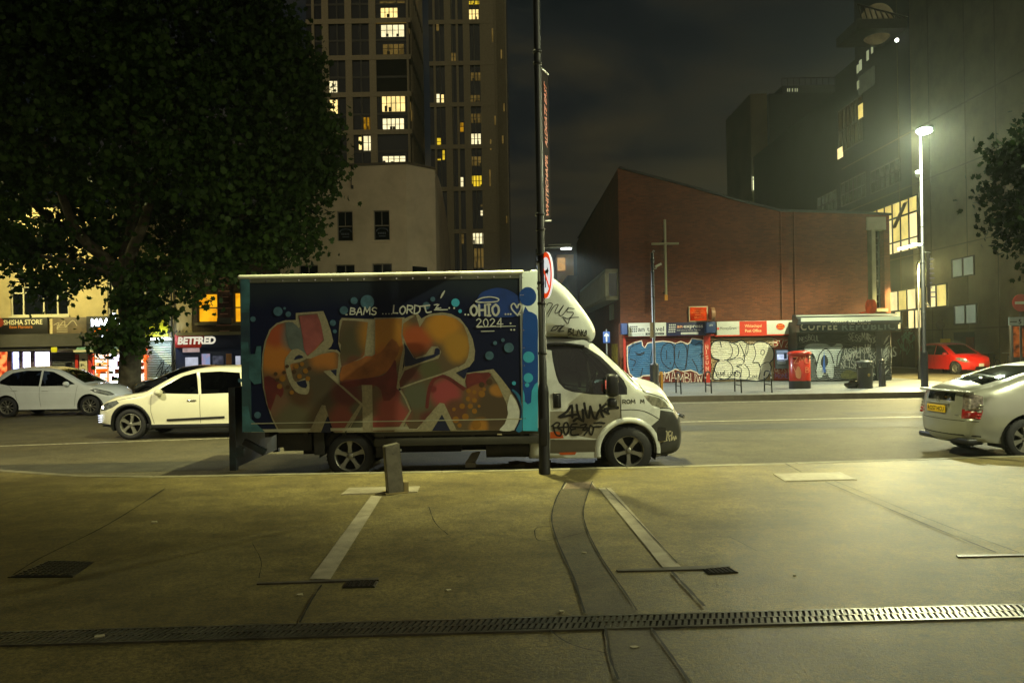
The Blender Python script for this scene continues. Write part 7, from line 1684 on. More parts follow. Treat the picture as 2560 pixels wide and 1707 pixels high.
mb = MB(); q = SR(808, 932, 608, 662, YS-.25); text(mb, 'GRILL', q[0], q[2]+.04, q[3]-q[2]-.1, yb, bold=.05, fitw=q[1]-q[0], ext=.02); q = SR(985, 1045, 612, 672, YS-.25); text(mb, '24', q[0], q[2], q[3]-q[2]-.1, yb, bold=.05, fitw=q[1]-q[0], ext=.02); mb.build('lettering', E_so, t)
t, x0, x1, z0, z1, yb = sboard('shop_sign', 'yellow fascia sign with a phone number half hidden by leaves', 'shop sign', 1215, 1440, 540, 684, mat('sign_yellow', 'b8b414', .5, vary=.1), .1, YS-.02)
letters(t, M_ink2, [('0207 247 4614', x0+.3, z0+.1, .18, dict(fitw=1.9, bold=.02))], yb)
t, x0, x1, z0, z1, yb = sboard('small_sign', 'small square yellow sign over the dark shutter', 'sign', 440, 492, 778, 820, mat('sign_yellow'  , 'b8b414'), .04, YS-.64)
# betting shop
r0 = SR(1500, 2400, 775, 1300); mb = MB(); mb.box(r0[0], xc, YS-.03, YS+.25, .12, r0[3]); mb.build('shopfront', mat('betting_navy', '17224a', .5, vary=.15), B)
mb = MB(); sbox(mb, 1500, 2400, 652, 664, YS-.4, YS+.0); mb.build('cornice', mat('stone_sill', '7d7455'), B)
t, x0, x1, z0, z1, yb = sboard('shop_sign', 'red and navy betting shop fascia reading betfred in white', 'shop sign', 1503, 2300, 664, 772, mat('betting_navy2', '101a3e', .4), .16, YS-.05)
mb = MB(); r = SR(1503, 1740, 664, 772, yb); mb.add([(x0, yb-.006, z0+.02), (r[1]-.15, yb-.006, z0+.02), (r[1]+.05, yb-.006, z1-.02), (x0, yb-.006, z1-.02)], [(0, 1, 2, 3)]); mb.build('red_panel', mat('betting_red', 'b02014', .4), t)
q = SR(1515, 1842, 692, 745, yb); letters(t, emis('betting_white', 'efe8cc', .9), [('BETFRED', q[0], q[2], q[3]-q[2], dict(fitw=q[1]-q[0], bold=.05, shear=.12, ext=.02))], yb)
E_post = emis('poster_lit', 'dfe4f4', .75, .3, 1.5)
for i, (a0, a1, b0, b1, m) in enumerate([(1560, 1710, 780, 820, emis('poster_pink', 'e8c8c0', .6, .3, 5)), (1582, 1700, 862, 1050, E_post), (1722, 1802, 832, 1050, emis('poster_pale_blue', 'a8bce8', .6, .3, 3, 'e0b0c0')), (1815, 1915, 850, 1050, emis('poster_grey', '6a6c7c', .5, .6, 6)), (1928, 1985, 830, 1000, emis('poster_brown', '6a4a28', .5, .3, 3)), (2010, 2060, 850, 1000, E_post)]):
    r = SR(a0, a1, b0, b1); o = pane(B, 'shop_window', r[0], r[1], r[2], r[3], YS-.05, m, .015); f2 = MB(); frame_rect(f2, r[0]-.03, r[1]+.03, r[2]-.03, r[3]+.03, YS-.051, .04, .03); f2.build('frame', mat('betting_frame', '2a3560', .5), o)
t, x0, x1, z0, z1, yb = sboard('hanging_banner', 'tall maroon banner with pale lines of writing between the yellow windows', 'banner', 1858, 1966, 150, 525, mat('banner_maroon', '3a100c', .6, vary=.2), .05, YS-.06)
mb = MB()
for k in range(11): w = random.uniform(.25, .85); c = (x0+x1)/2; mb.box(c-w*.5, c+w*.5, yb-.004, yb-.001, z1-.6-.27*k, z1-.55-.27*k)
mb.build('lettering', mat('banner_text', '9a6a58', .6), t); mb = MB(); sbox(mb, 1850, 1975, 528, 575, YS-.3, YS-.02); mb.build('board_foot', M_soot, t)
t, x0, x1, z0, z1, yb = sboard('number_sign', 'small dark plate reading 302 on the sooty brick', 'sign', 1770, 1832, 202, 248, M_ink2, .03, YS-.0)
letters(t, mat('plate_text', '8a8468', .5), [('302', (x0+x1)/2, z0+.12, .26, dict(align='C', bold=.02))], yb)
mb = MB(); r = SR(1250, 1345, 275, 465); 
o = pane(A, 'window', r[0], r[1], r[2], r[3], YS-.02, mat('window_blueish', '39434e', .3, vary=.5, vscale=2), .015)

# ================================================================ THE CONCRETE BUILDING ALONG THE RIGHT SIDE STREET (its wall is the plane x = XP)
XP = 25.5
R = thing('concrete_building', 'tall grey concrete building with lit strip windows running back along the side street', 'building', (XP, 45, .12))
M_cc = mat('concrete_panel', '675e46', .85, vary=.18, vscale=.35, bump=.2, bscale=20, dirt='4a4538', dscale=.9, damt=.55)
mb = MB(); mb.box(XP, XP+18, 30, 50.4, .12, 42)
for z in (4.15+2.9, 11.5): pass
mb.build('wall', M_cc, R)
mb = MB(); mb.box(XP+.02, XP+18, 50.41, 58.4, .12, 42); mb.build('dark_wing', mat('dark_panel', '1e2024', .85, vary=.2, vscale=.4), R)
mb = MB(); mb.box(XP+.02, XP+16, 58.41, 62.0, .12, 22.5); mb.box(XP+.3, XP+16, 62, 84, .12, 21.5); mb.build('rear_wing', mat('dark_panel', '34363a'), R)
mb = MB()
for y in (37.8, 41.6, 44.4, 48.2, 52): mb.box(XP-.015, XP-.001, y, y+.06, .12, 42)
for z in (2.4, 7.2, 11.6, 15.0): mb.box(XP-.02, XP-.003, 30, 61, z, z+.07)
mb.build('panel_joint', mat('joint_dark', '4e4836', .9), R)
def yat(px): return XP*F/(px-1280)
E_st = emis('office_lit', 'f0d878', 1.1, .25, .8); E_st2 = emis('office_lit_bright', 'f8e49c', 1.5, .3, .7); E_fr = emis('frosted_lit', 'a2b49a', .34, .15, 1); E_dim = emis('office_dim', '8c9474', .12, .4, 1.2); E_dim2 = emis('office_dim_brown', '8a7038', .10, .5, 1.)
M_wb = mat('window_bars', '2c2a20', .6)
def strip(px0, px1, z0, z1, n, m, name='window', bars=True, rows=1):
    y1, y0 = yat(px0), yat(px1); xs = XP-.04
    for k in range(n):
        a = y0+(y1-y0)*k/n; b = y0+(y1-y0)*(k+1)/n
        mb = MB(); mb.box(xs, xs+.03, a+.06, b-.06, z0, z1); mm = m[k % len(m)] if isinstance(m, list) else m; o = mb.build(name, mm, R)
        mb = MB(); mb.box(xs-.05, xs+.0, a-.05, a+.05, z0-.05, z1+.05); mb.box(xs-.05, xs, b-.05, b+.05, z0-.05, z1+.05); mb.box(xs-.045, xs, a+.05, b-.05, z0-.06, z0+.02); mb.box(xs-.045, xs, a+.05, b-.05, z1-.02, z1+.06)
        for q in range(1, rows): z = z0+(z1-z0)*q/rows; mb.box(xs-.045, xs, a+.05, b-.05, z-.04, z+.04)
        if bars: mb.build('frame', M_wb, o)
strip(2165, 2302, 9.95, 10.9, 7, E_st); strip(2165, 2302, 8.35, 9.88, 7, [E_st2, E_st, E_st]); strip(2165, 2302, 7.6, 8.3, 7, E_st2)
mb = MB(); y = yat(2280); mb.add([(XP-.1, y+.6, 10.7), (XP-.1, y, 10.7), (XP-.65, y+.5, 9.1), (XP-.65, y+1.1, 9.1)], [(0, 1, 2, 3)]); mb.build('open_window', mat('open_sash', '7a6420', .5), R)
mb = MB(); y = yat(2279); mb.box(XP-.09, XP-.06, y-.6, y+1.4, 7.75, 7.9); mb.build('fluorescent_tube', emis('fluor', 'f0f4ff', 9), R)
strip(2228, 2372, 3.82, 5.1, 6, [E_st, E_st2]); strip(2240, 2308, 2.6, 3.75, 4, [E_st2, E_st2, E_dim2])
strip(2386, 2441, 5.4, 6.4, 2, E_fr); strip(2390, 2446, 2.72, 3.75, 2, E_fr)
strip(2187, 2260, 12.2, 13.7, 6, E_dim, rows=2); strip(2112, 2174, 12.2, 13.9, 6, E_dim, rows=2)
strip(2108, 2168, 16.3, 19.5, 6, E_dim2, rows=2)
XP_ = XP; XP = 25.8; strip(2052, 2100, 12.3, 13.8, 5, E_dim, rows=2); XP = XP_
for a, b, c, m in ((2159, 2170, 17.9, E_st), (2105, 2118, 15.9, E_st2)): 
    y = yat(a); mb = MB(); mb.box(XP-.1, XP-.06, yat(b), y, c, c+1.0 if a > 2150 else c+.8); mb.build('window', m, R)
for a, b, c, d_ in ((2157, 2161, 165, 185), (2163, 2169, 154, 179), (2182, 2187, 130, 154), (2194, 2198, 114, 136), (2157, 2163, 205, 225)):
    y = yat(a); z0_ = EYE+(856-d_)/F*y; z1_ = EYE+(856-c)/F*y; mb = MB(); mb.box(XP-.1, XP-.06, yat(b), y, z0_, z1_); mb.build('window', emis('slit_lit', 'c8d0a0', .5), R)
for k in range(8): y = yat(2166+k*5); mb = MB(); mb.box(XP-.1, XP-.06, y, y+.35, 19.6-.0*k, 20.9); mb.build('window', E_dim, R)
mb = MB(); y = yat(2267); z = EYE+(856-103)/F*y; mb.ell((XP-.3, y, z), (.13, .13, .13)); mb.build('roof_lamp', emis('roof_lamp_glow', 'fffff0', 4), R)
mb = MB(); y0, y1 = yat(2282), yat(2222); z = EYE+(856-38)/F*50
mb.box(XP-3.2, XP-.01, y0, y1, z-.6, z); mb.build('gantry', M_soot, R)
mb = MB(); mb.ell((XP-1.2, (y0+y1)/2, z+.3), (1.1, 1.2, 1.3), seg=20); mb.build('roof_dome', emis('dome_dim', '8a7c50', .22, .5, 1.5), R)
mb = MB()
for k in range(9): mb.tube([(XP-3.1+.35*k, y0, z+.9-.1*k), (XP-2.9+.35*k, y0, z+.0)], .05, 5)
mb.tube([(XP-3.2, y0, z+.95), (XP, y0, z+.05)], .07, 5); mb.build('stair_rail', M_soot, R)
# doorway and cyan tag at street level
mb = MB(); y0, y1 = yat(2437), yat(2386); mb.box(XP-.03, XP-.004, y0, y1, .3, 2.25); mb.build('doorway', M_soot, R); mb = MB(); mb.box(XP-.06, XP-.031, y0, y0+.75, .2, 1.95); mb.build('door', mat('door_red', '5c100c', .6), R)
tg = MB(); 
def fx_(a, b): return 0
for k in range(26):
    y = random.uniform(yat(2284), yat(2246)); z = random.uniform(1.1, 2.6); pts = [(y, z), (y+random.uniform(-.5, .5), z+random.uniform(-.5, .5)), (y+random.uniform(-.5, .5), z+random.uniform(-.4, .4))]
    A_, B_ = stroke2d(pts, .07, 4); m_ = len(A_); tg.add([(XP-.006-.0006*k, p[0], p[1]) for pr in zip(A_, B_) for p in pr], [(2*i, 2*i+1, 2*i+3, 2*i+2) for i in range(m_-1)])
tg.build('graffiti_tag', mat('tag_cyan', '4a8478', .6), R)
# far slab block and the low roofs behind the church
t = thing('office_block', 'dark slab block with one lit window behind the church roof', 'building', (27.5, 88, 0))
YB = 88.0; r = PR(1876, 1922, 235, 520, YB); mb = MB(); mb.box(r[0], r[1], YB, YB+10, 0, r[3]); mb.build('wall', mat('slab_brown', '6a5c40', .8, vary=.2, vscale=.3), t)
mb = MB(); r2 = PR(1922.5, 2060, 235, 520, YB+1); mb.box(r2[0], r2[1]+4, YB+1, YB+10, 0, r2[3]); mb.build('dark_wing', mat('wing_dark', '14171b', .7), t)
q = PR(1879, 1898, 440, 478, YB); o = pane(t, 'window', q[0], q[1], q[2], q[3], YB-.06, emis('slab_window', 'f0f0b8', 1.7, .1), .04); f2 = MB(); frame_rect(f2, *q, YB-.061, .1, .05, 0, [q[0]+(q[1]-q[0])*.35, q[0]+(q[1]-q[0])*.68], [q[3]-.4]); f2.build('frame', M_wb, o)
t = thing('rooftop_terrace', 'low dark rooftop with faint railing lights far behind the church', 'building', (40, 110, 0))
r = PR(1955, 2150, 215, 520, 108); mb = MB(); mb.box(r[0], r[1], 108, 118, 0, r[3]); mb.build('wall', mat('wing_dark', '14171b'), t)
mb = MB(); 
for k in range(14): x = r[0]+(r[1]-r[0])*k/13; mb.cyl((x, 108, r[3]), (x, 108, r[3]+1.0), .04, n=5)
mb.box(r[0], r[1], 107.96, 108.04, r[3]+.95, r[3]+1.05); mb.build('railing', M_soot, t)
mb = MB()
for px in (1968, 1973, 1980, 1987, 1992): q = PR(px, px+2, 222, 230, 107.8); mb.box(q[0], q[1], 107.7, 107.8, q[2], q[3])
mb.build('terrace_light', emis('terrace_glow', 'c0c89c', .6), t)
# buildings down the west side street, between the corner building and the church
t = thing('terrace_houses', 'dim row of small fronts down the side street beyond the church oriel', 'building', (5, 70, .12))
mb = MB(); mb.box(4.3, 12, 60, 95, .12, 7.2); mb.box(-8, -3.9, 52, 95, .12, 5.5); mb.build('wall', mat('street_far', '5c4c38', .8, vary=.3, vscale=.5), t)
mb = MB()
for k in range(5): mb.box(4.24, 4.3, 61+5*k, 63.5+5*k, 2.6, 5.2)
mb.build('shutters', mat('corrugated', '7d7a62', .5), t)
t = thing('far_gable', 'small warm lit gable wall seen beside the round traffic sign', 'building', (2.2, 75, .12))
mb = MB(); a = W(1393, 640, 75); b = W(1413, 640, 75); zt_ = W(1400, 645, 75)[1]; mb.box(a[0], b[0]+.8, 75, 80, .12, zt_+.3); mb.build('wall', mat('gable_tan', 'c8a060', .8), t)
mb = MB(); mb.box(a[0]+.02, b[0], 74.95, 74.99, zt_-1.2, zt_); mb.build('window', emis('gable_glow', 'e8b060', .7, .3), t)
# ================================================================ STREET FURNITURE
LAMP_ROOT = {}
M_pole = mat('pole_black', '0d0d10', .5, vary=.25, vscale=5)
M_steel = mat('galvanised', '8c8f8a', .4, metal=.6, vary=.15)
E_lamp = emis('lamp_lens', 'f4fff0', 60)
def post(mb, x, y, z0, z1, r0, r1, base_h=0, base_r=0, rings=(), n=18):
    prof = []
    if base_h:
        prof = [(base_r*1.08, z0), (base_r*1.08, z0+.05), (base_r, z0+.07), (base_r, z0+base_h-.08), (base_r*.92, z0+base_h-.03), (r0, z0+base_h+.02)]
    else: prof = [(r0, z0)]
    prof += [(r1, z1), (.001, z1+.01)]; mb.lathe([(r, h) for r, h in prof], (x, y, 0), 'Z', n)
    for z, r in rings: mb.lathe([(r0*.9, z-.02), (r, z-.018), (r, z+.018), (r0*.9, z+.02)], (x, y, 0), 'Z', n)
# --- the main pole in front of the truck
px_, py_ = G(1362, 1184)
P0 = thing('street_lamp', 'tall dark lamp column before the truck cab carrying a banner and a round sign', 'street lamp', (px_, py_, .12)); LAMP_ROOT['near'] = P0
mb = MB(); zb = W(1360, 962, py_)[1]; lean = W(1343, 0, py_)[0]-px_
post(mb, 0, 0, .12, 3.0, .052, .048, zb-.12, .072, [(1.7, .058), (2.35, .056), (2.9, .056)])
mb.lathe([(.048, 2.98), (.046, 7.0), (.04, 10.3), (.001, 10.31)], (0, 0, 0), 'Z', 16)
for z, r in ((2.62, .056), (3.0, .06), (3.32, .06), (3.52, .062), (5.65, .058), (5.5, .058)): mb.lathe([(.04, z-.02), (r, z-.018), (r, z+.018), (.04, z+.02)], (0, 0, 0), 'Z', 16)
kx = lean/6.2*0; mb.v = [(v[0]+px_, v[1]+py_, v[2]) for v in mb.v]; mb.build('column', M_pole, P0)
mb = MB(); mb.tube([(px_, py_, 10.2), (px_-.1, py_+.3, 10.45), (px_-.3, py_+.75, 10.5)], .035, 8); mb.obox((px_-.33, py_+.9, 10.5), (.24, .6, .09), bev=.03); mb.build('lamp_arm', M_pole, P0)
mb = MB(); mb.box(px_-.42, px_-.24, py_+.72, py_+1.1, 10.44, 10.452); mb.build('lamp_lens', emis('lamp_lens_warm', 'ffe9a0', 20), P0)
mb = MB(); mb.box(px_-.045, px_+.04, py_-.082, py_-.068, .5, .85, bev=.003); mb.build('door', M_pole, P0)
# banner, turned a little so that its face shows
t = thing('banner', 'long dark banner with orange lettering hung from the tall dark lamp column', 'banner', (px_, py_, 3.4))
zb0, zb1 = W(1360, 552, py_)[1], W(1360, 165, py_)[1]; ang = math.radians(78); dv = Vector((math.cos(ang), math.sin(ang), 0)); o_ = Vector((px_+.04, py_+.03, 0))
mb = MB(); q = o_+dv*.62; o1 = o_+dv*.02; nn = 14; vs = []
for k in range(nn+1):
    z = zb0+(zb1-zb0)*k/nn; w = .012*math.sin(k*1.3)
    for a, c in ((o1, 0), (o1+dv*.3, w), (q, 0)): vs.append((a.x+c, a.y, z+(.10*((a-o1).length/.6))))
mb.add(vs, [(3*k+j, 3*k+j+1, 3*k+j+4, 3*k+j+3) for k in range(nn) for j in range(2)], 0, True); mb.build('cloth', mat('banner_black', '120708', .95, spec=.1), t)
mb = MB()
for z in (zb0, zb1): mb.tube([(px_, py_, z), (o1+dv*.3)+Vector((0, 0, z+.05)), q+Vector((0, 0, z+.10))], .014, 6)
mb.build('bracket', M_steel, t)
mb = MB(); nrm = Vector((-dv.y, dv.x, 0))
Mm = lambda z: Matrix(((0, -dv.x, -dv.y, o1.x+dv.x*.36), (0, -dv.y, dv.x, o1.y+dv.y*.36), (1, 0, 0, z), (0, 0, 0, 1)))
for s_, z, h in (('ALDGATE EAST', zb0+1.05, .2), ('WHITECHAPEL', zb0+.1, .2)): text(mb, s_, 0, 0, h, 0, M=Mm(z).copy(), ext=-.012, bold=.02, fitw=.85); text(mb, s_, 0, 0, h, 0, M=Mm(z).copy(), ext=.012, bold=.02, fitw=.85)
mb.build('lettering', mat('banner_orange', 'c0471c', .6), t)
# no right turn sign: nearly edge on; plate and ring glow in place of lamplight
sc_ = W(1366, 690, py_); nrm = Vector((-.975, -.222, 0)); tx = Vector((-.222, .975, 0))*-1
t = thing('road_sign', 'round no turn sign with a red ring seen almost edge on at the lamp column', 'road sign', (sc_[0], py_, sc_[1]))
Ms = Matrix(((tx.x, 0, nrm.x, sc_[0]), (tx.y, 0, nrm.y, py_+.04), (0, 1, 0, sc_[1]), (0, 0, 0, 1)))
Ms[1][3] = py_-.10
def ring(mb, r0, r1, zoff, M, mi=0, n=40):
    vs = [M @ Vector((r*math.cos(2*PI*k/n), r*math.sin(2*PI*k/n), zoff)) for k in range(n) for r in (r0, r1)]
    mb.add(vs, [(2*k, 2*k+1, (2*k+3) % (2*n), (2*k+2) % (2*n)) for k in range(n)], mi)
def dsk(mb, r, z, M, mi=0, n=40): mb.add([M @ Vector((r*math.cos(2*PI*k/n), r*math.sin(2*PI*k/n), z)) for k in range(n)], [tuple(range(n))], mi)
mb = MB(); dsk(mb, .30, .012, Ms); dsk(mb, .30, -.01, Ms)
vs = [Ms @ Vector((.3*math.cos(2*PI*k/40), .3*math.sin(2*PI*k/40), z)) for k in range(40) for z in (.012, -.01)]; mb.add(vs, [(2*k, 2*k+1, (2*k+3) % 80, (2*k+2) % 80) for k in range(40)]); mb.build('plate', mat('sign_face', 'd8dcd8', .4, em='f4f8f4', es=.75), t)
mb = MB(); ring(mb, .235, .298, .0145, Ms)
a = math.radians(135); d1 = Vector((math.cos(a), math.sin(a), 0)); d2 = Vector((-d1.y, d1.x, 0))*.022
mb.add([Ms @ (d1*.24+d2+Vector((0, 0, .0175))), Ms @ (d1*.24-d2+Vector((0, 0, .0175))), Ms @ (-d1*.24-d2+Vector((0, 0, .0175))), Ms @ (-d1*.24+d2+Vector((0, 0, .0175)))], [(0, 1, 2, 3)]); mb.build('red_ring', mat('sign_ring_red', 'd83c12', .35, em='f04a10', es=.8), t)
mb = MB(); S_ = lambda x, y: Ms @ Vector((x, y, .016))
mb.add([S_(-.03, -.16), S_(.02, -.16), S_(.02, .02), S_(-.03, .06)], [(0, 1, 2, 3)]); mb.add([S_(-.03, .06), S_(.02, .02), S_(.08, .02), S_(.08, .07)], [(0, 1, 2, 3)]); mb.add([S_(.08, -.02), S_(.16, .045), S_(.08, .11)], [(0, 1, 2)]); mb.build('arrow', mat('sign_arrow', '23304a', .5), t)
mb = MB(); 
for z in (.16, -.16): mb.box(px_-.06, px_+.1, py_-.02, py_+.04, sc_[1]+z-.015, sc_[1]+z+.015)
mb.build('bracket', M_steel, t)
# --- leaning stub bollard on its pad
bx, by = G(988, 1231)
t = thing('bollard', 'squat square metal bollard leaning on its pad between the camera and the truck', 'bollard', (bx, by, .12))
hB = (1231-1112)/F*by; mb = MB(); Mb = Matrix.Translation((bx, by, .12)) @ Matrix.Rotation(math.radians(20), 4, 'Z') @ Matrix.Rotation(math.radians(-4), 4, 'Y')
bm = bmesh.new(); bmesh.ops.create_cube(bm, size=1)
for v in bm.verts: v.co = Vector((v.co.x*.185*(1 if v.co.z < 0 else .94), v.co.y*.15, (v.co.z+.5)*hB+(.02 if v.co.z > 0 and v.co.x > 0 else 0)))
bmesh.ops.bevel(bm, geom=bm.edges[:], offset=.008, segments=2, affect='EDGES'); mb.bm(bm, 0, False, Mb)
mb.build('body', mat('bollard_metal', '6c685a', .55, vary=.25, vscale=9, dirt='3c392f', dscale=7, damt=.7), t)
mb = MB(); mb.obox((bx+.075, by-.02, .12+hB-.06), (.02, .03, .02), .35); mb.cyl((bx-.0, by-.08, .12+hB-.09), (bx-.0, by-.086, .12+hB-.09), .01, n=8); mb.build('lock', M_steel, t)
mb = MB(); mb.obox((bx+.115, by+.03, .12+.065), (.06, .12, .13), .35, bev=.006); mb.obox((bx, by, .125), (.26, .2, .02), .35); mb.build('foot', mat('bollard_foot', '8a7c50', .7, vary=.3), t)
# --- far LED lamp on the right, with banner
lx, ly = 15.1, 28.9
lx = G(2312, 967)[0]; ly = G(2312, 967)[1]
PL = thing('street_lamp', 'tall lamp column with a dazzling white lamp beside the side street', 'street lamp', (lx, ly, .12)); LAMP_ROOT['led'] = PL
zl_ = W(2299, 335, ly)[1]
hx_ = W(2311, 335, ly-.38)[0]; LAMPS['led'] = ((hx_, ly-.35, zl_-.12),)+LAMPS['led'][1:]
mb = MB(); post(mb, lx, ly, .12, zl_+.1, .075, .045, 1.3, .125, [(2.6, .09), (2.8, .09), (4.6, .085), (5.9, .08)]); mb.build('column', M_pole, PL)
mb = MB(); mb.cyl((lx, ly, zl_+.08), (hx_, ly-.2, zl_+.1), .03); mb.obox((hx_, ly-.38, zl_+.08), (.3, .62, .09), .35, bev=.03); mb.build('lamp_head', M_steel, PL)
mb = MB(); mb.ell((hx_, ly-.38, zl_+.0), (.24, .26, .11)); mb.build('lamp_lens', emis('led_glow', 'eaffee', 450), PL)
mb = MB(); q = W(2273, 611, ly-.4); mb.obox((lx-.35, ly-.3, q[1]+.03), (.5, .16, .05), .2, bev=.02); mb.obox((lx-.1, ly-.1, q[1]+.0), (.2, .05, .04), .5); mb.build('flood_bracket', M_steel, PL)
mb = MB(); mb.obox((lx-.38, ly-.34, q[1]-.01), (.36, .12, .03), .2); mb.build('flood_light', emis('flood_glow', 'e8f4ff', 14), PL)
mb = MB(); q = W(2291, 437, ly); mb.ell((lx-.15, ly-.1, q[1]), (.1, .1, .13)); mb.cyl((lx, ly, q[1]), (lx-.12, ly-.08, q[1]), .02); mb.build('camera_dome', mat('dome_white', 'c8ccc8', .3), PL)
t = thing('banner', 'dark street banner with pale lettering on the dazzling lamp column', 'banner', (lx+.4, ly, W(2320, 770, ly)[1]))
q = PR(2314, 2337, 630, 768, ly); mb = MB(); mb.add([(q[0], ly-.05, q[2]+.2), (q[1], ly+.25, q[2]), (q[1], ly+.25, q[3]), (q[0], ly-.05, q[3])], [(0, 1, 2, 3)]); mb.build('cloth', mat('banner_plum', '241a26', .7, vary=.4, vscale=4), t)
mb = MB(); mb.cyl((lx, ly, q[3]), (q[1], ly+.25, q[3]), .02, n=6); mb.cyl((lx, ly, q[2]+.2), (q[1], ly+.25, q[2]+.02), .02, n=6); mb.build('bracket', M_steel, t)
mb = MB(); rn = random.Random(2)
for k in range(9): z = q[2]+.35+.17*k; w = rn.uniform(.08, .2); mb.box(q[0]+.1, q[0]+.1+w, ly-.07, ly-.065, z, z+.04)
mb.build('lettering', mat('banner_grey', '6f6a80', .6), t)
x, y = G(2300, 948); mb = MB(); post(mb, x, y, .12, W(2293, 655, y)[1], .05, .045, .9, .075, n=12)
t = thing('side_lamp', 'thin column with a small lamp on a short arm just behind the dazzling lamp column', 'street lamp', (x, y, .12)); mb.build('column', M_pole, t); LAMP_ROOT['side'] = t; LAMPS['side'] = ((x+.18, y, W(2293, 655, y)[1]-.12),)+LAMPS['side'][1:]
z = W(2293, 655, y)[1]; mb = MB(); mb.box(x, x+.3, y-.04, y+.04, z-.02, z+.04); mb.build('lamp_arm', M_steel, t); mb = MB(); mb.box(x+.06, x+.3, y-.05, y+.05, z-.05, z-.022); mb.build('lamp_lens', emis('small_lamp', 'e8f0c8', 1.2), t)
# --- lamp seen beside the near column
mx, my = (1346-1280)/F*30.5, 30.5
t = thing('street_lamp', 'shorter column with a flat white lamp head behind the truck cab', 'street lamp', (mx, my, .12)); LAMP_ROOT['mid'] = t
zt_ = W(1400, 622, my)[1]; mb = MB(); post(mb, mx, my, .12, zt_, .06, .05, 1.0, .1, n=12); mb.build('column', M_pole, t)
mb = MB(); a = W(1368, 620, my)[0]; b = W(1431, 620, my)[0]; mb.tube([(mx, my, zt_-.02), (a, my, zt_+.05), (b-.1, my, zt_+.12)], .025, 6); mb.obox(((a+b)/2+.05, my, zt_+.05), (b-a-.05, .3, .07), bev=.03); mb.obox(((a+b)/2, my-.0, zt_+.14), (b-a-.1, .3, .03), bev=.01); mb.build('lamp_head', M_steel, t)
mb = MB(); mb.box(b-.42, b-.05, my-.12, my+.12, zt_-.02, zt_+.012); mb.build('lamp_lens', emis('mid_glow', 'eef6ff', 22), t)
LAMPS['mid'] = ((b-.25, my, zt_-.1),)+LAMPS['mid'][1:]
# --- lamps that stand outside the picture but light it
for key, lab, dx in (('left', 'lamp column lighting the pale shops', .9), ('near_right', 'lamp column on the near pavement past the silver car', -.8), ('near_left', 'lamp column on the near pavement past the rear of the truck', .8)):
    p = LAMPS[key][0]; sy = -1 if key == 'left' else 1; yb_ = p[1]-sy*dx
    t = thing('street_lamp', lab, 'street lamp', (p[0], yb_, .12)); LAMP_ROOT[key] = t
    mb = MB(); post(mb, p[0], yb_, .12, p[2]+.15, .07, .045, 1.1, .11, n=12); mb.build('column', M_pole, t)
    mb = MB(); mb.cyl((p[0], yb_, p[2]+.12), (p[0], p[1], p[2]+.14), .03); mb.obox((p[0], p[1], p[2]+.12), (.28, .6, .08), bev=.03); mb.build('lamp_head', M_steel, t)
    mb = MB(); mb.box(p[0]-.09, p[0]+.09, p[1]-.2, p[1]+.2, p[2]+.06, p[2]+.075); mb.build('lamp_lens', emis('lamp_lens_warm', 'ffe9a0', 20), t)
# --- slender post with camera in front of the travel shop
x, y = G(1637, 980)
t = thing('camera_post', 'black ringed post with a small camera in front of the travel shop', 'post', (x, y, .12)); zt_ = W(1632, 632, y)[1]
mb = MB(); post(mb, x, y, .12, zt_, .058, .055, W(1637, 908, y)[1]-.12, .16, [(W(1632, p, y)[1], .066) for p in (655, 680, 715, 741)]); mb.lathe([(.056, zt_-.3), (.075, zt_-.28), (.075, zt_-.2), (.056, zt_-.18)], (x, y, 0), n=12); mb.build('column', M_pole, t)
mb = MB(); q = W(1646, 664, y); mb.obox((q[0]-.02, y-.1, q[1]+.0), (.24, .1, .08), M=Matrix.Rotation(-.45, 4, 'Y')); mb.tube([(x, y, q[1]-.12), (q[0]-.08, y-.05, q[1]-.1), (q[0]-.06, y-.08, q[1])], .018, 6); mb.build('camera', mat('camera_white', 'a8a890', .4), t)
mb = MB(); mb.tube([(x, y, zt_), (x+.04, y, zt_+.08), (x+.09, y, zt_+.04)], .02, 6); mb.build('hook', M_steel, t)
mb = MB(); q0 = W(1625, 806, y-.07); q1 = W(1634, 845, y-.07)
t2 = thing('notice_plate', 'small weathered notice strapped to the black ringed post', 'notice', (x, y-.07, q1[1])); mb.box(q0[0], q1[0], y-.075, y-.068, q1[1], q0[1]); mb.build('plate', mat('notice_brown', '8a7a64', .6, vary=.4, vscale=20), t2)
x2, y2 = G(1654, 981); t = thing('marker_post', 'short yellow marker post beside the black ringed post', 'post', (x2, y2, .12))
mb = MB(); h_ = W(1654, 929, y2)[1]; mb.box(x2-.055, x2+.055, y2-.04, y2+.04, .12, h_, bev=.015); mb.build('body', mat('marker_yellow', 'b07c18', .5, vary=.15), t); mb = MB(); mb.box(x2-.057, x2-.03, y2-.045, y2-.035, .2, h_-.1); mb.build('edge_strip', M_soot, t)
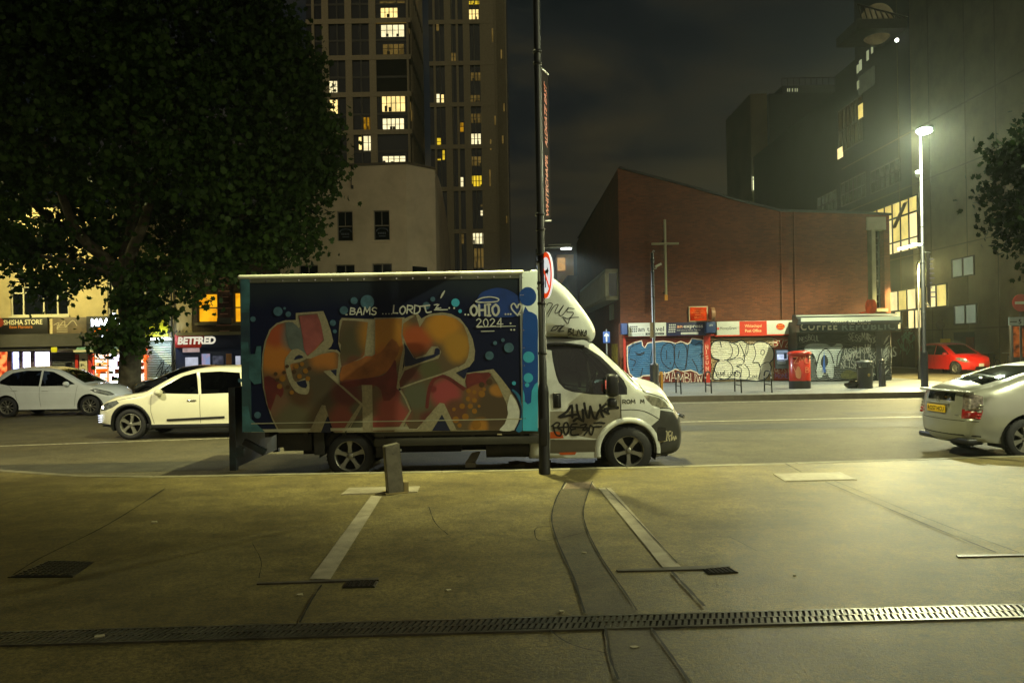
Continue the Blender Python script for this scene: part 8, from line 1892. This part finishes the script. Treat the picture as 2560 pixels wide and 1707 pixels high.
# --- cycle hoops
t0 = None
for i, (a, b) in enumerate(((1702, 985), (1778, 983), (1853, 982), (1929, 981))):
    x, y = G(a, b)
    lab = ('cycle hoop beside the black ringed post', 'second cycle hoop, in front of the red pillar between the shutters', 'third cycle hoop, in front of the white throw up shutter', 'cycle hoop beside the red pillar box')[i]
    if i == 0:
        t0 = thing('cycle_hoop', lab, 'cycle stand', (x, y, .12), 'cycle hoops on the far pavement')
        mb = MB(); pts = [(x+.015, y, .12), (x, y, .6), (x, y+.03, .74), (x, y+.12, .82), (x, y+.25, .84), (x, y+.5, .84), (x, y+.63, .82), (x, y+.72, .74), (x, y+.75, .6), (x+.0, y+.75, .12)]
        mb.tube(smooth(pts, 3), .025, 8); mb.tube([(x, y, .38), (x, y+.75, .38)], .018, 6); mb.build('hoop', M_pole, t0)
        mb = MB()
        for yy in (y, y+.75): mb.cyl((x, yy, .60), (x, yy, .66), .028, n=10)
        mb.build('reflective_band', mat('band_white', 'b8b8b0', .4), t0); c = t0
    else: c = copy_tree(t0); c.location = (x, y, .12); c['label'] = lab
# --- pillar box
x, y = G(2009, 972); y += .35; t = thing('pillar_box', 'red oval pillar box with a black base and scrawled tags', 'post box', (x, y, .12))
hw = (2036-1981)/2/F*y; zt_ = W(2009, 878, y)[1]
def oval(mb, prof, mi): 
    b = len(mb.v); mb.lathe([(r, h) for r, h in prof], (0, 0, 0), n=36, mi=mi)
    for i in range(b, len(mb.v)): v = mb.v[i]; mb.v[i] = (x+v[0], y+v[1]*.72, v[2])
M_pr = mat('pillar_red', 'b0200c', .35, coat=.3, vary=.12); M_prx = mat('post_box_red', 'a8200c', .35, coat=.3, vary=.12, vscale=5)
mb = MB(); zb_ = W(2009, 951, y)[1]; oval(mb, [(hw*.97, .12), (hw*.97, zb_)], 0); mb.build('base', M_pole, t)
mb = MB(); oval(mb, [(hw*.96, zb_), (hw*.96, zt_-.16), (hw*.9, zt_-.15)], 0); mb.build('body', M_prx, t)
mb = MB(); oval(mb, [(hw*.9, zt_-.15), (hw*1.06, zt_-.13), (hw*1.08, zt_-.06), (hw*.98, zt_-.02), (hw*.5, zt_+.02), (.001, zt_+.03)], 0); mb.build('cap', M_prx, t)
mb = MB(); yy = y-hw*.72*.96; 
for s_ in (-.5, .5): mb.box(x+s_*hw-.12, x+s_*hw+.12, yy-.0+.04, yy+.09, zt_-.27, zt_-.23)
mb.build('slot', M_dark, t)
mb = MB(); 
def pf(a, b): u_ = max(-1, min(1, (a-x)/(hw*.97))); return y-hw*.97*.72*math.sqrt(1-u_*u_)
def strk(mb, pts, w, k): stroke(mb, pts, w, -.008-.0008*k, 0, f=pf)
for k, (a, b, tx) in enumerate(((-.28, .95, 'ZML'), (.12, .55, 'B'), (-.3, .6, 'V'))): scrawl(mb, tx, x+a, .12+b, .22, .02, -.008-.001*k, f=pf, jit=.2, seed=k)
decal(mb, smooth([(x-.22, .55), (x-.08, .5), (x-.05, .75), (x-.14, .95), (x-.22, .8)], 3, True), -.006, f=pf, grid=.06); mb.build('graffiti_tag', mat('tag_orange_pale', 'd89068', .6), t)
# --- litter bin, bag, black bollard
x, y = G(2171, 971); y += .25; r_ = (2190-2151)/2/F*y; t = thing('litter_bin', 'black domed litter bin standing before the graffitied kiosk', 'litter bin', (x, y, .12)); zt_ = W(2171, 902, y)[1]
mb = MB(); mb.lathe([(r_*.9, .12), (r_*.93, .16), (r_*.88, .2), (r_*.95, .8), (r_*1.02, .82), (r_*1.02, .86)], (x, y, 0), n=28); mb.build('body', mat('bin_black', '16181a', .4, vary=.3), t)
mb = MB()
for k in range(8): a = 2*PI*k/8; mb.cyl((x+r_*.92*math.cos(a), y+r_*.92*math.sin(a), .85), (x+r_*.92*math.cos(a), y+r_*.92*math.sin(a), 1.02), .02, n=6)
mb.build('hood_post', mat('bin_black', '16181a'), t)
mb = MB(); mb.lathe([(r_*1.03, 1.0), (r_*1.05, 1.04), (r_*1.0, 1.1), (r_*.75, zt_-.02), (r_*.4, zt_+.03), (.001, zt_+.04)], (x, y, 0), n=28); mb.build('hood', mat('bin_hood', '3c4242', .35, vary=.2), t)
mb = MB(); mb.ell((x+.02, y-r_-.0, .6), (.05, .012, .06)); mb.build('emblem', mat('bin_gold', '7a6a30', .5), t)
mb = MB(); bmx = bmesh.new(); bmesh.ops.create_icosphere(bmx, subdivisions=3, radius=1)
for v in bmx.verts: n_ = 1+.18*math.sin(v.co.x*5+v.co.z*4)+.12*math.sin(v.co.y*9+v.co.x*7); v.co = Vector((v.co.x*.30*n_, v.co.y*.24*n_, max(-.8, v.co.z)*.17*n_))
xb_, yb_ = G(2140, 970); mb.bm(bmx, 0, True, Matrix.Translation((xb_, yb_+.1, .24))); o = mb.build('rubbish_bag', mat('bag_black', '0f1012', .25, vary=.2, bump=.4, bscale=12), origin=(xb_, yb_+.1, .12)); tag(o, 'black rubbish bag slumped against the litter bin', 'rubbish bag')
x, y = G(2206, 966); t = thing('bollard', 'plain black bollard at the corner of the kiosk past the bin', 'bollard', (x, y, .12)); mb = MB(); h_ = W(2206, 899, y)[1]; post(mb, x, y, .12, h_-.06, .105, .09, .3, .12, [(h_-.16, .115)]); mb.lathe([(.1, h_-.08), (.1, h_-.02), (.05, h_+.02), (.001, h_+.02)], (x, y, 0), n=16); mb.build('body', M_pole, t)
# --- signs
x = W(1517, 842, 34)[0]; y = 34.0; t = thing('road_sign', 'blue one way sign with a white upward arrow at the brick corner', 'road sign', (x, y, .12)); q = PR(1507.5, 1525.5, 829, 857, y)
mb = MB(); mb.cyl((x, y+.04, .12), (x, y+.04, q[3]+.1), .03, n=10); mb.build('post', M_steel, t); mb = MB(); mb.box(q[0], q[1], y-.02, y, q[2], q[3], bev=.008); mb.build('plate', mat('oneway_blue', '2c4a84', .4), t)
mb = MB(); xm = (q[0]+q[1])/2; mb.add([(xm-.03, y-.024, q[2]+.05), (xm+.03, y-.024, q[2]+.05), (xm+.03, y-.024, q[3]-.18), (xm+.1, y-.024, q[3]-.22), (xm+.1, y-.024, q[3]-.15), (xm, y-.024, q[3]-.05), (xm-.1, y-.024, q[3]-.15), (xm-.1, y-.024, q[3]-.22), (xm-.03, y-.024, q[3]-.18)], [tuple(range(9))]); mb.build('arrow', M_sw, t)
x, y = W(2553, 758, 27.2)[0], 27.2; t = thing('road_sign', 'round red no entry sign over a small white plate above the silver car', 'road sign', (x, y, .12)); zc_ = W(2553, 757, y)[1]
mb = MB(); mb.cyl((x, y+.04, .12), (x, y+.04, zc_+.25), .04, n=10); mb.build('post', M_pole, t)
mb = MB(); disc(mb, x, zc_, .30, y-.012, 0, n=36); mb.cyl((x, y-.01, zc_), (x, y+.005, zc_), .3, n=36); mb.build('plate', mat('noentry_red', 'b0281c', .4), t); mb = MB(); mb.box(x-.22, x+.22, y-.02, y-.013, zc_-.045, zc_+.045); mb.build('bar', M_sw, t)
q = PR(2521, 2559, 793, 813, y); mb = MB(); mb.box(q[0], q[1], y-.02, y, q[2], q[3]); mb.build('lower_plate', mat('plate_pale', '9db0b4', .4), t); mb = MB(); text(mb, '5', q[1]-.18, q[2]+.05, .16, y-.02, bold=.02); mb.box(q[0]+.04, q[1]-.24, y-.024, y-.021, q[2]+.11, q[2]+.14); mb.build('lettering', M_ink2, t)
x, y = W(2357, 812, 42)[0], 42.0; t = thing('road_sign', 'dark round sign with its back turned over a small yellow plate', 'road sign', (x, y, .12)); zc_ = W(2352, 812, y)[1]
mb = MB(); mb.cyl((x, y+.04, .12), (x, y+.04, zc_+.3), .035, n=8); mb.build('post', M_pole, t); mb = MB(); mb.cyl((x-.12, y, zc_), (x-.12, y+.02, zc_), .24, n=24); mb.build('disc', M_soot, t); q = PR(2351, 2376, 847, 860, y); mb = MB(); mb.box(q[0], q[1], y-.02, y, q[2], q[3]); mb.build('yellow_plate', mat('plate_yel', 'b09820', .5, vary=.2), t)
# lit poster stand at the right edge
q = PR(2533, 2575, 816, 892, 30); t = thing('poster_stand', 'tall poster stand with an orange picture behind the silver car', 'poster stand', ((q[0]+q[1])/2, 30, .12))
mb = MB(); mb.box(q[0]-.06, q[1]+.06, 30.0, 30.14, .12, q[3]+.08, bev=.02); mb.build('case', M_pole, t); mb = MB(); mb.box(q[0], q[1], 29.985, 29.998, q[2], q[3]); mb.build('poster', emis('poster_orange', 'e07028', .35, .5, 3, '3a0c08'), t)
# bicycle by the concrete wall
def bicycle(x, y, rz, lab):
    t = thing('bicycle', lab, 'bicycle', (0, 0, 0)); 
    for wx in (-.52, .52):
        mb = MB(); c = Vector((wx, 0, .33)); pts = [c+Vector((.32*math.cos(2*PI*k/20), 0, .32*math.sin(2*PI*k/20))) for k in range(21)]; mb.tube(pts, .02, 5)
        for k in range(8): mb.tube([c, c+Vector((.31*math.cos(PI*k/4), 0, .31*math.sin(PI*k/4)))], .003, 3)
        mb.build('wheel', M_tyre, t)
    mb = MB()
    for a, b in (((-.52, 0, .33), (-.08, 0, .3)), ((-.08, 0, .3), (-.2, 0, .8)), ((-.2, 0, .8), (-.52, 0, .33)), ((-.08, 0, .3), (.36, 0, .78)), ((-.18, 0, .75), (.36, 0, .82)), ((.34, 0, .95), (.52, 0, .33))): mb.tube([a, b], .018, 6)
    mb.build('frame', M_trim, t); mb = MB(); mb.tube([(.36, -.28, 1.0), (.33, 0, .98), (.36, .28, 1.0)], .014, 6); mb.build('handlebar', M_steel, t); mb = MB(); mb.ell((-.22, 0, .86), (.14, .07, .03)); mb.build('saddle', M_trim, t)
    t.location = (x, y, .12); t.rotation_euler = (0, 0, rz); return t
q = G(2490, 925); bicycle(25.0, 41.5, 1.5, 'bicycle leaning by the concrete wall, beside the red car'); bicycle(24.8, 39.6, 1.35, 'bicycle leaning by the concrete wall, beside the poster stand')
# steel barrier post near the brick corner (junction box)
x, y = G(2560, 940, .12)

# ================================================================ TREES
M_bark = mat('plane_bark', '4c4636', .9, vary=.45, vscale=3, bump=.8, bscale=9, dirt='6c6850', dscale=3, damt=.6)
def leafmat(name, c1, c2):
    m = bpy.data.materials.new(name); m.use_nodes = True; nt = m.node_tree; N = nt.nodes; L = nt.links; b = N['Principled BSDF']; b.inputs['Roughness'].default_value = .5; b.inputs['Specular IOR Level'].default_value = .18
    oi = N.new('ShaderNodeTexCoord'); nz = N.new('ShaderNodeTexNoise'); nz.inputs['Scale'].default_value = 1.7; nz.inputs['Detail'].default_value = 5; L.new(oi.outputs['Object'], nz.inputs[0])
    mr = N.new('ShaderNodeMapRange'); mr.inputs[1].default_value = .35; mr.inputs[2].default_value = .65; L.new(nz.outputs['Fac'], mr.inputs[0])
    mx = N.new('ShaderNodeMix'); mx.data_type = 'RGBA'; L.new(mr.outputs[0], mx.inputs['Factor']); mx.inputs['A'].default_value = (*c1, 1); mx.inputs['B'].default_value = (*c2, 1); L.new(mx.outputs['Result'], b.inputs['Base Color'])
    tr = N.new('ShaderNodeBsdfTranslucent'); L.new(mx.outputs['Result'], tr.inputs['Color']); ms = N.new('ShaderNodeMixShader'); ms.inputs[0].default_value = .3; L.new(b.outputs[0], ms.inputs[1]); L.new(tr.outputs[0], ms.inputs[2]); L.new(ms.outputs[0], N['Material Output'].inputs['Surface'])
    return m
M_leaf = leafmat('plane_leaf', (.022, .048, .010), (.05, .10, .016))
def crown(name, parent, pts, nleaf, size, spread):
    """pts: clump centres; each clump is a ragged cloud of lobed leaves"""
    P = np.array(pts); n = len(P)*nleaf
    c = np.repeat(P, nleaf, 0)+np.random.normal(0, 1, (n, 3))*np.array(spread)*np.random.uniform(.5, 1, (n, 1))
    a = np.random.normal(0, 1, (n, 3)); a /= np.linalg.norm(a, axis=1)[:, None]; b = np.cross(a, np.random.normal(0, 1, (n, 3))); b /= np.linalg.norm(b, axis=1)[:, None]
    d = np.cross(a, b)*.25; s = (size*np.random.uniform(.6, 1.25, (n, 1)))
    prof = [(0, -.5, 0), (.42, -.28, .5), (.36, .02, .3), (.52, .22, .6), (.16, .26, .2), (0, .6, 0), (-.16, .26, .2), (-.52, .22, .6), (-.36, .02, .3), (-.42, -.28, .5)]
    V = np.stack([c+a*s*p[0]+b*s*p[1]+d*s*p[2] for p in prof], 1).reshape(-1, 3); k = len(prof)
    org = np.array(ORG[parent.name]); V = V-org
    me = bpy.data.meshes.new(name); me.vertices.add(len(V)); me.vertices.foreach_set('co', V.ravel())
    me.loops.add(n*k); me.loops.foreach_set('vertex_index', np.arange(n*k)); me.polygons.add(n); me.polygons.foreach_set('loop_start', np.arange(n)*k); me.polygons.foreach_set('loop_total', np.full(n, k))
    me.materials.append(M_leaf); me.update(); me.validate(); o = bpy.data.objects.new(name, me); COL.objects.link(o); o.parent = parent; return o
YTREE = 29.3
tx, ty = W(322, 900, YTREE)[0], YTREE
TR = thing('plane_tree', 'huge dark plane tree towering over the shops and the two white cars', 'tree', (tx, ty, .12))
def WT(px, py, dy=0): a = W(px, py, YTREE); return (a[0], YTREE+dy, a[1])
mb = MB()
trunk = [(tx, ty, .1), (tx, ty, .4), WT(326, 900), WT(328, 820), WT(322, 760), WT(312, 715), WT(305, 690)]
mb.tube(smooth(trunk, 4), [.62, .52, .47, .43, .41, .40, .385]+[.38]*18, 14)
rnd = random.Random(11)
def limb(p, r0, r1, seg=4):
    P = smooth(p, seg); n = len(P); mb.tube(P, [r0+(r1-r0)*i/(n-1) for i in range(n)], 9)
limb([WT(312, 730), WT(280, 680), WT(230, 640, .8), WT(150, 590, 1.4), WT(60, 520, 1.2), WT(-20, 440, 1)], .27, .07)
limb([WT(308, 720), WT(285, 660, -.3), WT(225, 590, -.8), WT(200, 500, -1.2), WT(160, 400, -1), WT(120, 280)], .25, .06)
limb([WT(312, 710), WT(306, 630, .3), WT(318, 540, .5), WT(330, 430, .3), WT(340, 280), WT(350, 120)], .27, .08)
limb([WT(318, 715), WT(345, 640, -.5), WT(390, 570, -1), WT(430, 470, -1.2), WT(480, 340, -1), WT(520, 200)], .25, .06)
limb([WT(325, 740), WT(362, 690, .5), WT(420, 640, 1), WT(500, 590, 1), WT(600, 530, .6), WT(690, 470)], .22, .05)
limb([WT(318, 700), WT(350, 660, 1), WT(400, 620, 2), WT(480, 560, 2.6), WT(560, 480, 3)], .16, .04)
limb([WT(280, 680), WT(200, 660, -.5), WT(120, 640, -1), WT(40, 600, -1)], .12, .03)
mb.build('trunk', M_bark, TR)
outline = [W(*p, YTREE) for p in [(-200, 660), (0, 645), (60, 650), (150, 670), (230, 680), (330, 690), (420, 705), (520, 700), (600, 690), (700, 655), (770, 630), (790, 600), (800, 560), (770, 530), (812, 500), (830, 440), (845, 380), (835, 300), (800, 230), (790, 150), (760, 80), (700, 20), (690, -80), (600, -200), (300, -300), (-100, -260), (-300, 0), (-350, 400)]]
def dist_b(x, z):
    m = 1e9
    for i in range(len(outline)):
        a = outline[i]; b = outline[(i+1) % len(outline)]; dx, dz = b[0]-a[0], b[1]-a[1]; t = max(0, min(1, ((x-a[0])*dx+(z-a[1])*dz)/(dx*dx+dz*dz))); m = min(m, math.hypot(x-a[0]-t*dx, z-a[1]-t*dz))
    return m
pts = []; xs = [p[0] for p in outline]; zs_ = [p[1] for p in outline]
while len(pts) < 1650:
    x = rnd.uniform(min(xs), max(xs)); z = rnd.uniform(min(zs_), max(zs_))
    if not inside(outline, x, z): continue
    d = dist_b(x, z)
    if d < .25 and rnd.random() < .3: continue
    if z < 5.0 and rnd.random() < .3: continue                     # the lower crown is open
    w = min(5.2, .6+d*1.1); sy = rnd.choice((-1, 1))
    if z < 7.6 and abs(x-tx) < 2.8 and sy < 0:
        if rnd.random() < .75: continue
    pts.append((x, YTREE+sy*w*rnd.uniform(.35, 1)**.6, z))
for (a, b, s_) in [(365, 770, .45), (375, 800, .5), (352, 830, .4), (366, 855, .4), (300, 862, .4), (110, 670, .5), (150, 700, .5), (190, 700, .5), (225, 720, .4), (240, 690, .6), (380, 740, .5), (420, 760, .4), (440, 720, .6), (480, 700, .6), (170, 690, .7), (90, 650, .5), (360, 700, .5), (430, 780, .35), (400, 815, .3), (165, 740, .3), (320, 840, .35), (560, 700, .6), (610, 690, .6), (500, 735, .35)]:
    for q in range(2): pts.append((W(a, b, YTREE)[0]+rnd.uniform(-.3, .3), YTREE-rnd.uniform(.3, 2.2), W(a, b, YTREE)[1]+rnd.uniform(-.2, .2)))
crown('crown', TR, pts, 62, .21, (.42, .42, .34))
# a second crown hanging into the picture at the right edge
YR = 10.2; rx = W(2640, 600, YR)[0]
T2_ = thing('street_tree', 'slim leafy young tree on the pavement just short of the silver car', 'tree', (rx+.4, YR, .12))
mb = MB(); mb.tube(smooth([(rx+.4, YR, .1), (rx+.4, YR, 1.6), (rx+.3, YR, 3), (rx+.2, YR, 4.2)], 4), .08, 10, r1=.03); mb.tube([(rx+.33, YR, 2.6), (rx, YR, 3.3), (rx-.35, YR, 3.8)], .04, 8, r1=.015); mb.build('trunk', M_bark, T2_)
pts = []
for k in range(170):
    a = rnd.uniform(0, 2*PI); u_ = rnd.uniform(-1, 1); r_ = rnd.uniform(.3, 1)**.5; pts.append((rx+.15+.95*r_*math.cos(a)*math.sqrt(1-u_*u_), YR+.9*r_*math.sin(a)*math.sqrt(1-u_*u_), 3.72+1.05*r_*u_))
cr2 = crown('crown', T2_, pts, 40, .085, (.16, .16, .13)); cr2.data.materials[0] = leafmat('dark_leaf', (.008, .018, .005), (.016, .034, .008))
# ================================================================ the light of each street lamp
for k_, (pos, pw, col, cone, bl, aim) in LAMPS.items():
    ld = bpy.data.lights.new('lamp_light', 'SPOT'); ld.energy = pw; ld.color = col; ld.spot_size = math.radians(cone); ld.spot_blend = bl; ld.shadow_soft_size = .045 if k_ == 'near' else .12
    lo = bpy.data.objects.new('lamp_light', ld); COL.objects.link(lo)
    lo.rotation_euler = (Vector(aim)-Vector(pos)).to_track_quat('-Z', 'Y').to_euler()
    root = LAMP_ROOT.get(k_)
    if root is not None: lo.parent = root; lo.location = Vector(pos)-ORG[root.name]
    else: lo.location = pos

# ================================================================ thin haze, added so that the lamps glow as with lens bloom
mb = MB(); mb.box(-200, 200, -60, 300, -2, 84); hz = mb.build('haze', bpy.data.materials.new('haze')); struct(hz, 'stuff')
m = hz.data.materials[0]; m.use_nodes = True; N = m.node_tree.nodes; L = m.node_tree.links; N.remove(N['Principled BSDF'])
pv = N.new('ShaderNodeVolumePrincipled'); pv.inputs['Color'].default_value = (.9, 1, .9, 1); pv.inputs['Density'].default_value = .0006; pv.inputs['Anisotropy'].default_value = .75; L.new(pv.outputs[0], N['Material Output'].inputs['Volume'])
